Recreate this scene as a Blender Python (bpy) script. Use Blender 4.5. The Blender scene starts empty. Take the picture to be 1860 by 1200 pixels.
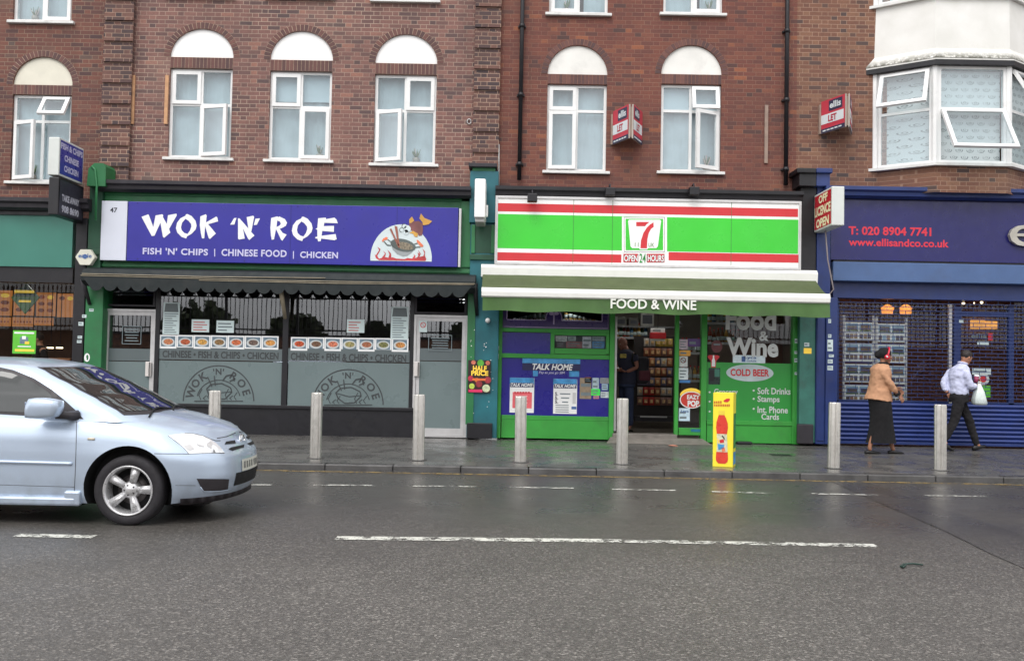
import bpy, bmesh, math, random
from mathutils import Vector, Matrix, geometry
from mathutils.bvhtree import BVHTree
R = math.radians
random.seed(7)
scene = bpy.context.scene
col = scene.collection

# ------------------------------------------------------------------ camera
CAM_H = 1.5
F = 1678.0                       # focal length in pixels of the 1860 px wide photograph
PITCH, ROLL = R(1.95), R(1.1)
CM = Matrix.Rotation(R(90) + PITCH, 3, 'X') @ Matrix.Rotation(ROLL, 3, 'Z')
cd = bpy.data.cameras.new('camera'); cam = bpy.data.objects.new('camera', cd); col.objects.link(cam)
cam.matrix_world = Matrix.Translation((0, 0, CAM_H)) @ CM.to_4x4()
cd.sensor_fit = 'HORIZONTAL'; cd.sensor_width = 36.0; cd.lens = 36.0 * F / 1860.0
cd.clip_start = 0.05; cd.clip_end = 3000
scene.camera = cam

# ------------------------------------------------------------------ world: bright overcast sky
SUN_EL, SUN_ROT = R(52), R(200)
w = bpy.data.worlds.new('World'); scene.world = w; w.use_nodes = True
nt = w.node_tree; nt.nodes.clear()
sky = nt.nodes.new('ShaderNodeTexSky'); sky.sky_type = 'NISHITA'; sky.sun_disc = False
sky.sun_elevation = SUN_EL; sky.sun_rotation = SUN_ROT; sky.air_density = 1.0; sky.dust_density = 4.0
hsv = nt.nodes.new('ShaderNodeHueSaturation'); hsv.inputs['Saturation'].default_value = 0.10
tcw = nt.nodes.new('ShaderNodeTexCoord')
mpw = nt.nodes.new('ShaderNodeMapping'); mpw.inputs['Scale'].default_value = (1.6, 1.6, 4.5)
nzw = nt.nodes.new('ShaderNodeTexNoise'); nzw.inputs['Scale'].default_value = 1.6; nzw.inputs['Detail'].default_value = 5
rpw = nt.nodes.new('ShaderNodeMapRange'); rpw.inputs['From Min'].default_value = .3; rpw.inputs['From Max'].default_value = .7
rpw.inputs['To Min'].default_value = .55; rpw.inputs['To Max'].default_value = 1.12
mxw = nt.nodes.new('ShaderNodeMix'); mxw.data_type = 'RGBA'; mxw.inputs[0].default_value = .72   # cloud deck over the clear sky
mxw.inputs['B'].default_value = (7.95, 7.95, 8.1, 1)
mlw = nt.nodes.new('ShaderNodeMix'); mlw.data_type = 'RGBA'; mlw.blend_type = 'MULTIPLY'; mlw.inputs[0].default_value = 1
bg = nt.nodes.new('ShaderNodeBackground'); bg.inputs['Strength'].default_value = 0.12
out = nt.nodes.new('ShaderNodeOutputWorld')
L = nt.links.new
L(sky.outputs[0], hsv.inputs['Color']); L(hsv.outputs[0], mxw.inputs['A'])
L(tcw.outputs['Generated'], mpw.inputs[0]); L(mpw.outputs[0], nzw.inputs['Vector']); L(nzw.outputs['Fac'], rpw.inputs['Value'])
L(mxw.outputs['Result'], mlw.inputs['A']); L(rpw.outputs[0], mlw.inputs['B'])
L(mlw.outputs['Result'], bg.inputs['Color']); L(bg.outputs[0], out.inputs[0])

sd = bpy.data.lights.new('sun', 'SUN'); sd.energy = 0.7; sd.angle = R(35); sd.color = (1, .97, .93)
so = bpy.data.objects.new('sun', sd); col.objects.link(so)
so.rotation_euler = (R(38), 0, R(-20))          # high behind the camera, soft through cloud

vs = scene.view_settings
vs.view_transform = 'Standard'; vs.look = 'None'; vs.gamma = 1; vs.exposure = 1.05; vs.use_curve_mapping = False
scene.cycles.max_bounces = 8; scene.cycles.transparent_max_bounces = 12
scene.cycles.use_denoising = True

# ------------------------------------------------------------------ pixel <-> world helpers
def ray(px, py):
    return CM @ Vector(((px - 930) / F, -(py - 600) / F, -1))
def W(px, py, Y):
    d = ray(px, py); t = Y / d.y
    return t * d.x, CAM_H + t * d.z
def G(px, py, z=0.0):
    d = ray(px, py); t = (z - CAM_H) / d.z
    return t * d.x, t * d.y
def RC(x0, y0, x1, y1, Y):
    X, Z = W((x0 + x1) / 2, (y0 + y1) / 2, Y); s = Y / F
    return X - (x1 - x0) / 2 * s, X + (x1 - x0) / 2 * s, Z - (y1 - y0) / 2 * s, Z + (y1 - y0) / 2 * s
def PP(pts, ox, oy, s, Y):
    return [W(ox + x / s, oy + y / s, Y) for x, y in pts]

# ------------------------------------------------------------------ materials
def lin(c):
    c = c / 255.0
    return c / 12.92 if c <= .04045 else ((c + .055) / 1.055) ** 2.4
def C3(r, g, b, k=1.0): return (lin(r) * k, lin(g) * k, lin(b) * k, 1)
class NT:
    def __init__(s, name):
        s.m = bpy.data.materials.new(name); s.m.use_nodes = True
        s.t = s.m.node_tree; s.b = s.t.nodes['Principled BSDF']
    def n(s, t, **kw):
        nd = s.t.nodes.new(t)
        for k, v in kw.items(): setattr(nd, k, v)
        return nd
    def l(s, a, b): s.t.links.new(a, b)
    def put(s, v, sock):
        if isinstance(v, bpy.types.NodeSocket): s.l(v, sock)
        else: sock.default_value = v
    def M(s, op, a, b=0.0, c=None):
        nd = s.n('ShaderNodeMath', operation=op); s.put(a, nd.inputs[0]); s.put(b, nd.inputs[1])
        if c is not None: s.put(c, nd.inputs[2])
        return nd.outputs[0]
    def mix(s, f, a, b, blend='MIX'):
        nd = s.n('ShaderNodeMix', data_type='RGBA', blend_type=blend)
        s.put(f, nd.inputs[0]); s.put(a, nd.inputs['A']); s.put(b, nd.inputs['B']); return nd.outputs['Result']
    def noise(s, scale, detail=3, vec=None, rough=.5):
        nd = s.n('ShaderNodeTexNoise'); nd.inputs['Scale'].default_value = scale; nd.inputs['Detail'].default_value = detail
        nd.inputs['Roughness'].default_value = rough
        s.l(vec if vec is not None else s.pos(), nd.inputs['Vector']); return nd.outputs['Fac']
    def pos(s):
        if not hasattr(s, '_p'): s._p = s.n('ShaderNodeNewGeometry').outputs['Position']
        return s._p
    def map(s, v, a, b, c, d):
        nd = s.n('ShaderNodeMapRange'); s.put(v, nd.inputs[0])
        for i, x in enumerate((a, b, c, d)): nd.inputs[i + 1].default_value = x
        return nd.outputs[0]
    def ramp(s, v, stops, interp='LINEAR'):
        nd = s.n('ShaderNodeValToRGB'); r = nd.color_ramp; r.interpolation = interp
        while len(r.elements) < len(stops): r.elements.new(.5)
        for e, (p, c) in zip(r.elements, stops): e.position = p; e.color = c
        s.put(v, nd.inputs[0]); return nd.outputs[0]
    def bump(s, h, strength, dist=.01):
        nd = s.n('ShaderNodeBump'); nd.inputs['Strength'].default_value = strength; nd.inputs['Distance'].default_value = dist
        s.l(h, nd.inputs['Height']); s.l(nd.outputs[0], s.b.inputs['Normal'])
MATS = {}
def mat(name, c, rough=.5, metal=0.0, var=.10, scale=5.0, dirt=0.0, bump=0.0, emit=0.0, ior=None, alpha=None):
    if name in MATS: return MATS[name]
    n = NT(name); b = n.b
    f = n.noise(scale, 5)
    lo = tuple(x * (1 - var) for x in c[:3]) + (1,); hi = tuple(min(1, x * (1 + var)) for x in c[:3]) + (1,)
    cc = n.mix(n.map(f, .3, .7, 0, 1), lo, hi)
    if dirt:
        d = n.map(n.noise(scale * .45 + .8, 8, rough=.68), .52, .74, 0, dirt)
        cc = n.mix(d, cc, (.05, .045, .04, 1))
    n.l(cc, b.inputs['Base Color'])
    n.l(n.map(n.noise(scale * 2.3, 4), .3, .7, max(.02, rough - .06), min(1, rough + .08)), b.inputs['Roughness'])
    b.inputs['Metallic'].default_value = metal
    if ior: b.inputs['IOR'].default_value = ior
    if bump: n.bump(n.noise(scale * 14, 4), bump, .004)
    if emit:
        n.l(cc, b.inputs['Emission Color']); b.inputs['Emission Strength'].default_value = emit
    if alpha is not None: b.inputs['Alpha'].default_value = alpha
    MATS[name] = n.m; return n.m
def glass(name, tint=(.86, .9, .9, 1), ior=1.7, rough=.01):
    n = NT(name); n.t.nodes.remove(n.b)
    tr = n.n('ShaderNodeBsdfTransparent'); tr.inputs[0].default_value = tint
    gl = n.n('ShaderNodeBsdfGlossy'); gl.inputs['Roughness'].default_value = rough; gl.inputs['Color'].default_value = (.95, .97, 1, 1)
    fr = n.n('ShaderNodeFresnel'); fr.inputs['IOR'].default_value = ior
    bw = n.n('ShaderNodeBump'); bw.inputs['Strength'].default_value = .02; bw.inputs['Distance'].default_value = .02
    n.l(n.noise(1.7, 1), bw.inputs['Height']); n.l(bw.outputs[0], gl.inputs['Normal'])
    mx = n.n('ShaderNodeMixShader'); n.l(n.M('MULTIPLY', fr.outputs[0], n.M('SUBTRACT', 1.0, n.n('ShaderNodeNewGeometry').outputs['Backfacing'])), mx.inputs[0]); n.l(tr.outputs[0], mx.inputs[1]); n.l(gl.outputs[0], mx.inputs[2])
    n.l(mx.outputs[0], n.t.nodes['Material Output'].inputs[0]); MATS[name] = n.m; return n.m
def brick(name, stops, mortar, stain=.25, mvis=1.0):
    n = NT(name); sp = n.n('ShaderNodeSeparateXYZ'); n.l(n.pos(), sp.inputs[0])
    u = n.M('ADD', sp.outputs[0], sp.outputs[1])
    wob = n.M('MULTIPLY', n.M('SUBTRACT', n.noise(9, 2), .5), .006)
    v = n.M('DIVIDE', n.M('ADD', n.M('ADD', sp.outputs[2], .02), wob), .075); row = n.M('FLOOR', v); fv = n.M('FRACT', v)
    uu = n.M('ADD', n.M('DIVIDE', n.M('ADD', u, wob), .3375), n.M('MULTIPLY', n.M('FLOORED_MODULO', row, 2.0), .5))
    k = n.M('FLOOR', uu); fu = n.M('FRACT', uu)
    hd = n.M('GREATER_THAN', fu, .6667)
    idv = n.n('ShaderNodeCombineXYZ'); n.l(n.M('ADD', n.M('MULTIPLY', k, 2.0), hd), idv.inputs[0]); n.l(row, idv.inputs[1])
    wn = n.n('ShaderNodeTexWhiteNoise', noise_dimensions='2D'); n.l(idv.outputs[0], wn.inputs['Vector'])
    d1 = n.M('ABSOLUTE', n.M('SUBTRACT', fu, .6667)); d2 = n.M('MINIMUM', fu, n.M('SUBTRACT', 1.0, fu))
    du = n.M('MULTIPLY', n.M('MINIMUM', d1, d2), .3375); dv = n.M('MULTIPLY', n.M('MINIMUM', fv, n.M('SUBTRACT', 1.0, fv)), .075)
    dd = n.M('MINIMUM', du, dv)
    mm = n.map(dd, .0035, .0065, 1, 0)
    mv = n.map(n.noise(1.1, 4), .35, .65, mvis * .45, mvis)
    cb = n.ramp(wn.outputs['Value'], stops)
    cb = n.mix(n.map(n.noise(30, 3), .3, .7, 0, .30), cb, (.08, .05, .042, 1)); hs = n.n('ShaderNodeHueSaturation'); hs.inputs['Saturation'].default_value = .88 if name == 'brick_rose' else .99; hs.inputs['Value'].default_value = .93; n.l(cb, hs.inputs['Color']); cb = hs.outputs[0]
    cc = n.mix(n.M('MULTIPLY', mm, mv), cb, mortar)
    st = n.map(n.noise(.9, 7, rough=.62), .45, .75, 0, stain)
    cc = n.mix(st, cc, (.06, .04, .035, 1))
    sv = n.n('ShaderNodeCombineXYZ'); n.l(n.M('MULTIPLY', u, 3.2), sv.inputs[0]); n.l(n.M('MULTIPLY', sp.outputs[2], .35), sv.inputs[2])
    cc = n.mix(n.map(n.noise(1.0, 5, sv.outputs[0], .6), .55, .8, 0, .38), cc, (.05, .036, .032, 1))       # damp streaks run down the wall
    cc = n.mix(n.map(n.noise(.5, 4), .55, .75, 0, .22), cc, mortar)
    n.l(cc, n.b.inputs['Base Color']); n.b.inputs['Roughness'].default_value = .85
    n.bump(n.M('SUBTRACT', n.M('MULTIPLY', n.noise(60, 3), .35), mm), .5, .006)
    MATS[name] = n.m; return n.m
def paint(name, c, wear=.5):
    n = NT(name); f = n.noise(7, 8, rough=.75); f2 = n.noise(60, 3)
    k = n.map(n.M('ADD', f, n.M('MULTIPLY', f2, .25)), wear, wear + .08, 0, 1)
    n.l(n.mix(n.noise(12, 4), tuple(x * .75 for x in c[:3]) + (1,), c), n.b.inputs['Base Color']); n.b.inputs['Roughness'].default_value = .45
    tr = n.n('ShaderNodeBsdfTransparent'); mx = n.n('ShaderNodeMixShader')
    n.l(k, mx.inputs[0]); n.l(n.b.outputs[0], mx.inputs[1]); n.l(tr.outputs[0], mx.inputs[2])
    n.l(mx.outputs[0], n.t.nodes['Material Output'].inputs[0]); MATS[name] = n.m; return n.m
def asphalt(name, a, b, wet=True, speck=1.0):
    n = NT(name); sp = n.n('ShaderNodeSeparateXYZ'); n.l(n.pos(), sp.inputs[0])
    vo = n.n('ShaderNodeTexVoronoi'); vo.inputs['Scale'].default_value = 75; n.l(n.pos(), vo.inputs['Vector'])
    sc = n.n('ShaderNodeSeparateColor'); n.l(vo.outputs['Color'], sc.inputs[0])
    big = n.noise(.55, 6, rough=.6)
    st = n.ramp(sc.outputs[0], [(0, a), (.55, b), (.86, tuple(x * 1.35 for x in b[:3]) + (1,)), (1, tuple(min(1, x * 2.7 * speck) for x in b[:3]) + (1,))])
    fine = n.noise(190, 3)
    cc = n.mix(n.map(fine, .35, .65, 0, .45), st, tuple(x * .45 for x in a[:3]) + (1,))
    # the far lane is smoother, darker and wetter than the near one
    far = n.M('ADD', sp.outputs[1], n.M('MULTIPLY', n.M('SUBTRACT', n.noise(.35, 4), .5), 3.0))
    wetm = n.map(far, 6.2, 9.6, 0.0, 1.0)
    cc = n.mix(n.M('MULTIPLY', wetm, .68), cc, tuple(x * .62 for x in a[:3]) + (1,))
    cc = n.mix(n.map(big, .4, .75, 0, .35), cc, tuple(x * .6 for x in a[:3]) + (1,))
    n.l(cc, n.b.inputs['Base Color'])
    rr = n.M('ADD', n.map(wetm, 0, 1, .52, .27 if wet else .5), n.map(n.noise(1.3, 5), .3, .7, -.06, .12))
    n.l(rr, n.b.inputs['Roughness'])
    bs = n.n('ShaderNodeBump'); bs.inputs['Distance'].default_value = .008
    n.l(n.map(wetm, 0, 1, .6, .16), bs.inputs['Strength']); n.l(n.M('ADD', vo.outputs['Distance'], n.M('MULTIPLY', fine, .8)), bs.inputs['Height'])
    n.l(bs.outputs[0], n.b.inputs['Normal']); MATS[name] = n.m; return n.m
def paving(name):
    n = NT(name); br = n.n('ShaderNodeTexBrick'); br.inputs['Scale'].default_value = 1.0
    br.inputs['Brick Width'].default_value = .9; br.inputs['Row Height'].default_value = .62; br.inputs['Mortar Size'].default_value = .006
    br.inputs['Color1'].default_value = (.088, .084, .078, 1); br.inputs['Color2'].default_value = (.128, .122, .113, 1); br.inputs['Mortar'].default_value = (.02, .019, .018, 1)
    br.inputs['Mortar Smooth'].default_value = .2; n.l(n.pos(), br.inputs['Vector'])
    st = n.map(n.noise(1.2, 8, rough=.7), .42, .68, 0, .6)
    cc = n.mix(st, br.outputs['Color'], (.045, .043, .042, 1))
    cc = n.mix(n.map(n.noise(75, 3), .4, .7, 0, .5), cc, (.15, .145, .14, 1))
    gum = n.n('ShaderNodeTexVoronoi'); gum.inputs['Scale'].default_value = 1.7; n.l(n.pos(), gum.inputs['Vector'])
    cc = n.mix(n.map(gum.outputs['Distance'], .035, .05, .7, 0), cc, (.03, .03, .03, 1))
    n.l(cc, n.b.inputs['Base Color'])
    n.l(n.map(n.noise(2.2, 6, rough=.6), .35, .65, .14, .48), n.b.inputs['Roughness'])
    n.bump(n.M('SUBTRACT', n.M('MULTIPLY', n.noise(90, 3), .5), br.outputs['Fac']), .35, .004)
    MATS[name] = n.m; return n.m
def island(name, stops, rough=.8, noise=.25):
    n = NT(name); g = n.n('ShaderNodeNewGeometry'); cb = n.ramp(g.outputs['Random Per Island'], stops)
    n.l(n.mix(n.map(n.noise(25, 4), .3, .7, 0, noise), cb, (.06, .04, .035, 1)), n.b.inputs['Base Color']); n.b.inputs['Roughness'].default_value = rough
    MATS[name] = n.m; return n.m

# ------------------------------------------------------------------ mesh builder
_txt = {}
def text_mesh(s, bold=.0, shear=.0, spacing=1.0):
    key = (s, bold, shear, spacing)
    if key in _txt: return _txt[key]
    cu = bpy.data.curves.new('t', 'FONT'); cu.body = s; cu.size = 1; cu.offset = bold; cu.shear = shear; cu.resolution_u = 3
    cu.space_character = spacing; cu.fill_mode = 'FRONT'
    o = bpy.data.objects.new('t', cu); me = o.to_mesh()
    v = [(p.co.x, p.co.y) for p in me.vertices]; f = [tuple(p.vertices) for p in me.polygons]
    o.to_mesh_clear(); bpy.data.objects.remove(o); bpy.data.curves.remove(cu)
    _txt[key] = (v, f); return v, f
class MB:
    def __init__(s): s.v = []; s.f = []; s.m = []; s.s = []; s.mats = []
    def mi(s, m):
        if m not in s.mats: s.mats.append(m)
        return s.mats.index(m)
    def add(s, v, f, m, smooth=False):
        o = len(s.v); s.v += [tuple(p) for p in v]; i = s.mi(m)
        for q in f: s.f.append(tuple(k + o for k in q)); s.m.append(i); s.s.append(smooth)
        return s
    def box(s, x0, x1, y0, y1, z0, z1, m, bev=0.0):
        if x1 < x0: x0, x1 = x1, x0
        if y1 < y0: y0, y1 = y1, y0
        if z1 < z0: z0, z1 = z1, z0
        if bev:
            b = bmesh.new(); bmesh.ops.create_cube(b, size=1)
            for p in b.verts: p.co = ((x0 + x1) / 2 + p.co.x * (x1 - x0), (y0 + y1) / 2 + p.co.y * (y1 - y0), (z0 + z1) / 2 + p.co.z * (z1 - z0))
            bmesh.ops.bevel(b, geom=b.edges[:], offset=min(bev, .45 * min(x1 - x0, y1 - y0, z1 - z0)), segments=2, affect='EDGES', profile=.5)
            return s.bm(b, m)
        v = [(x, y, z) for x in (x0, x1) for y in (y0, y1) for z in (z0, z1)]
        return s.add(v, [(0, 1, 3, 2), (4, 6, 7, 5), (0, 4, 5, 1), (2, 3, 7, 6), (0, 2, 6, 4), (1, 5, 7, 3)], m)
    def bm(s, b, m, smooth=False, M=None):
        b.verts.ensure_lookup_table(); b.verts.index_update()
        v = [tuple((M @ p.co) if M else p.co) for p in b.verts]; f = [tuple(q.index for q in p.verts) for p in b.faces]; b.free()
        return s.add(v, f, m, smooth)
    def mesh(s, me, m, smooth=True, M=None):
        return s.add([tuple((M @ p.co) if M else p.co) for p in me.vertices], [tuple(p.vertices) for p in me.polygons], m, smooth)
    def poly(s, loops, y, m):               # flat polygon (with holes) in the XZ plane
        if not isinstance(loops[0][0], (tuple, list)): loops = [loops]
        vs3 = [[Vector((a, b, 0)) for a, b in lp] for lp in loops]
        tr = geometry.tessellate_polygon(vs3); fl = [p for lp in loops for p in lp]
        f = []
        for t in tr:
            (ax, az), (bx, bz), (cx, cz) = fl[t[0]], fl[t[1]], fl[t[2]]
            ar = (bx - ax) * (cz - az) - (cx - ax) * (bz - az)
            f.append(t if ar > 0 else t[::-1])
        return s.add([(a, y, b) for a, b in fl], f, m)
    def prism(s, loops, y0, y1, m, mside=None):
        if not isinstance(loops[0][0], (tuple, list)): loops = [loops]
        s.poly(loops, y0, m)
        for lp in loops:
            n = len(lp); ar = sum(lp[i][0] * lp[(i + 1) % n][1] - lp[(i + 1) % n][0] * lp[i][1] for i in range(n))
            v = [(a, y0, b) for a, b in lp] + [(a, y1, b) for a, b in lp]
            s.add(v, [(i, (i + 1) % n, n + (i + 1) % n, n + i) for i in range(n)], mside or m)
        vb = len(s.f); s.poly(loops, y1, m)
        for k in range(vb, len(s.f)): s.f[k] = s.f[k][::-1]
        return s
    def text(s, t, x0, x1, z0, z1, y, m, bold=.012, shear=0.0, spacing=1.0):   # text fitted to a rectangle
        v, f = text_mesh(t, bold, shear, spacing)
        if not v: return s
        a = min(p[0] for p in v); b = max(p[0] for p in v); c = min(p[1] for p in v); d = max(p[1] for p in v)
        return s.add([(x0 + (p[0] - a) / (b - a) * (x1 - x0), y, z0 + (p[1] - c) / (d - c) * (z1 - z0)) for p in v], f, m)
    def tpx(s, t, r, Y, m, **k):            # text fitted to a pixel rectangle on plane Y
        a, b, c, d = RC(*r, Y); return s.text(t, a, b, c, d, Y, m, **k)
    def rpx(s, r, Y, m, d=.0):              # flat rectangle (or a box d thick behind it)
        a, b, c, e = RC(*r, Y)
        if d: return s.box(a, b, Y, Y + d, c, e, m)
        return s.add([(a, Y, c), (b, Y, c), (b, Y, e), (a, Y, e)], [(0, 1, 2, 3)], m)
    def tube(s, path, r, m, n=8, cap=True):
        path = [Vector(p) for p in path]; rs = r if isinstance(r, (list, tuple)) else [r] * len(path)
        v = []; f = []; up = None
        for i, p in enumerate(path):
            t = (path[min(i + 1, len(path) - 1)] - path[max(i - 1, 0)]).normalized()
            if up is None: up = t.orthogonal().normalized()
            a = (up - t * up.dot(t)).normalized(); up = a; b = t.cross(a)
            v += [tuple(p + (a * math.cos(q) + b * math.sin(q)) * rs[i]) for q in [2 * math.pi * j / n for j in range(n)]]
        for i in range(len(path) - 1):
            for j in range(n): f.append((i * n + j, i * n + (j + 1) % n, (i + 1) * n + (j + 1) % n, (i + 1) * n + j))
        if cap: f.append(tuple(range(n))[::-1]); f.append(tuple((len(path) - 1) * n + j for j in range(n)))
        return s.add(v, f, m, True)
    def lathe(s, prof, m, n=24, M=None, smooth=True, cap=True):     # profile of (r, z), about z
        v = []; f = []
        for r_, z_ in prof:
            for j in range(n):
                q = Vector((r_ * math.cos(2 * math.pi * j / n), r_ * math.sin(2 * math.pi * j / n), z_)); v.append(tuple(M @ q if M else q))
        for i in range(len(prof) - 1):
            for j in range(n): f.append((i * n + j, i * n + (j + 1) % n, (i + 1) * n + (j + 1) % n, (i + 1) * n + j))
        if cap and prof[0][0] > 1e-5: f.append(tuple(range(n))[::-1])
        if cap and prof[-1][0] > 1e-5: f.append(tuple((len(prof) - 1) * n + j for j in range(n)))
        return s.add(v, f, m, smooth)
    def ellipsoid(s, c, r, m, seg=16, rings=10):
        b = bmesh.new(); bmesh.ops.create_uvsphere(b, u_segments=seg, v_segments=rings, radius=1)
        return s.bm(b, m, True, Matrix.Translation(c) @ Matrix.Diagonal((*r, 1)))
    def xf(s, M, start=0):
        s.v = s.v[:start] + [tuple(M @ Vector(p)) for p in s.v[start:]]; return s
    def build(s, name, parent=None, label=None, cat=None, group=None, kind=None, local=False, sharp=None):
        off = Vector((0, 0, 0))
        if parent is not None and not local:
            p = parent
            while p is not None: off += p.location; p = p.parent
        origin = Vector((0, 0, 0))
        if parent is None and not local and kind is None and s.v:
            xs = [p[0] for p in s.v]; ys = [p[1] for p in s.v]; zs = [p[2] for p in s.v]
            origin = Vector(((min(xs) + max(xs)) / 2, (min(ys) + max(ys)) / 2, min(zs)))
            off = origin
        me = bpy.data.meshes.new(name); me.from_pydata([tuple(Vector(p) - off) for p in s.v], [], s.f)
        for m in s.mats: me.materials.append(m)
        me.polygons.foreach_set('material_index', s.m); me.polygons.foreach_set('use_smooth', s.s); me.update()
        if sharp: me.set_sharp_from_angle(angle=sharp)
        o = bpy.data.objects.new(name, me); col.objects.link(o)
        if parent is not None: o.parent = parent
        else: o.location = origin
        tag(o, label, cat, group, kind); return o
def tag(o, label=None, cat=None, group=None, kind=None):
    if label: o['label'] = label
    if cat: o['category'] = cat
    if group: o['group'] = group
    if kind: o['kind'] = kind
def thing(name, label, cat, loc=(0, 0, 0), group=None, rot=None):
    o = bpy.data.objects.new(name, None); col.objects.link(o); o.location = loc; o.empty_display_size = .2
    if rot: o.rotation_euler = rot
    tag(o, label, cat, group); return o
def dup(root, loc, label, group=None):
    r = root.copy(); col.objects.link(r); r.location = loc; r['label'] = label
    if group: r['group'] = group
    for ch in list(root.children):
        c = ch.copy(); col.objects.link(c); c.parent = r
        for g in list(ch.children):
            d = g.copy(); col.objects.link(d); d.parent = c
    return r
def arc(cx, cz, rx, rz, a0, a1, n):
    return [(cx + rx * math.cos(R(a0 + (a1 - a0) * i / n)), cz + rz * math.sin(R(a0 + (a1 - a0) * i / n))) for i in range(n + 1)]
# ------------------------------------------------------------------ palette
WHITE = mat('white_upvc', (.80, .80, .79, 1), .3, var=.04, scale=3, dirt=.06)
PLASTER = mat('white_plaster', (.90, .90, .89, 1), .85, var=.04, scale=2, bump=.3)
CREAM = mat('cream_render', (.80, .79, .75, 1), .9, var=.07, scale=2.5, dirt=.16, bump=.5)
OLDCREAM = mat('old_cream_plaster', (.74, .71, .60, 1), .9, var=.08, scale=2.5, dirt=.12, bump=.4)
GREEN = mat('dark_green_paint', C3(40, 112, 66), .45, var=.14, scale=3, dirt=.35, bump=.1)
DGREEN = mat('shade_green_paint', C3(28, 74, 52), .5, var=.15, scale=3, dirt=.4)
TURQ = mat('turquoise_paint', C3(28, 98, 108), .5, var=.25, scale=2.2, dirt=.35)
BRIGHT = mat('bright_green_paint', C3(55, 152, 58), .5, var=.1, scale=3, dirt=.3)
BLACK = mat('black_paint', C3(20, 19, 25), .45, var=.2, scale=4, dirt=.2)
LEAD = mat('lead_grey', C3(44, 41, 47), .6, var=.2, scale=5, dirt=.3)
BLUE = mat('royal_blue_paint', C3(33, 52, 108), .4, var=.12, scale=4, dirt=.25)
PBLUE = mat('pale_blue_panel', C3(72, 98, 142), .45, var=.09, scale=2.5, dirt=.22)
NAVY = mat('navy_sign_face', C3(24, 23, 92), .3, var=.05, scale=3, dirt=.08)
CURTAIN = mat('net_curtain', (.44, .50, .53, 1), .9, var=.12, scale=3)
CURTAINB = mat('blind_white', (.50, .57, .61, 1), .9, var=.06, scale=2)
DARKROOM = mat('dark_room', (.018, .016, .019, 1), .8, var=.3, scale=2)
ALU = mat('aluminium', (.58, .57, .57, 1), .38, .35, var=.08, scale=8, dirt=.12)
STEEL = mat('brushed_steel', (.60, .58, .54, 1), .36, .72, var=.10, scale=14, dirt=.2)
LINEN = mat('sill_white', (.72, .72, .70, 1), .5, var=.08, scale=6, dirt=.25)
WOOD = mat('raw_batten', C3(196, 150, 112), .75, var=.15, scale=9)
WOODG = mat('grey_batten', C3(150, 130, 118), .8, var=.15, scale=9)
GLASS = glass('window_glass', (.90, .95, .96, 1), 2.2)
CLEARGLASS = glass('clear_shop_glass', (.90, .92, .92, 1), 1.5)
SHOPGLASS = glass('shop_glass', (.84, .86, .86, 1), 2.4)
bmort = C3(172, 152, 134)
BR_A = brick('brick_red', [(0, C3(82, 60, 61)), (.2, C3(106, 69, 63)), (.6, C3(120, 75, 65)), (.9, C3(128, 82, 69)), (1, C3(98, 83, 77))], C3(150, 128, 110), .3, .75)
BR_B = brick('brick_rose', [(0, C3(92, 73, 74)), (.14, C3(113, 80, 76)), (.5, C3(133, 89, 81)), (.93, C3(144, 97, 86)), (1, C3(162, 106, 87))], C3(178, 156, 139), .18, .95)
BR_C = brick('brick_dark_red', [(0, C3(86, 62, 60)), (.1, C3(110, 66, 59)), (.6, C3(123, 71, 60)), (.95, C3(131, 79, 64)), (1, C3(156, 94, 66))], C3(146, 114, 96), .28, .62)
BR_D = brick('brick_brown_orange', [(0, C3(80, 68, 67)), (.12, C3(104, 77, 68)), (.22, C3(124, 83, 68)), (.75, C3(135, 93, 74)), (1, C3(147, 107, 84))], C3(172, 142, 121), .26, .85)
BR_P = brick('brick_pier', [(0, C3(74, 62, 66)), (.35, C3(98, 74, 72)), (.7, C3(116, 82, 75)), (1, C3(134, 96, 84))], C3(176, 148, 128), .3, 1.0)
SOLD = island('soldier_brick', [(0, C3(86, 64, 64)), (.5, C3(106, 72, 68)), (1, C3(120, 82, 75))])
MORT = mat('mortar', C3(170, 148, 130), .95, var=.15, scale=10)
MORTD = mat('old_mortar', C3(138, 100, 84), .95, var=.2, scale=10)

def xprism(mb, prof, x0, x1, m):            # (y, z) profile swept along x
    n = len(prof)
    v = [(x0, a, b) for a, b in prof] + [(x1, a, b) for a, b in prof]
    f = [(i, n + i, n + (i + 1) % n, (i + 1) % n) for i in range(n)]
    f += [tuple(range(n)), tuple(n + i for i in range(n))[::-1]]
    return mb.add(v, f, m)

# ------------------------------------------------------------------ ground, road, pavement
GZ = -.012
ground = MB().add([(-500, -400, GZ), (500, -400, GZ), (500, 500, GZ), (-500, 500, GZ)], [(0, 1, 2, 3)], mat('earth', (.07, .065, .06, 1), .9)).build('ground', kind='structure')
ASPH = asphalt('wet_asphalt', (.070, .065, .059, 1), (.126, .117, .107, 1))
ASPH2 = asphalt('asphalt_patch', (.055, .051, .048, 1), (.098, .091, .086, 1))
SEAM = mat('bitumen_seam', (.02, .019, .02, 1), .3, var=.3)
KY = 12.5; NKY = 2.9
MB().add([(-70, NKY, 0), (70, NKY, 0), (70, KY, 0), (-70, KY, 0)], [(0, 1, 2, 3)], ASPH).build('road', kind='structure')
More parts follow.
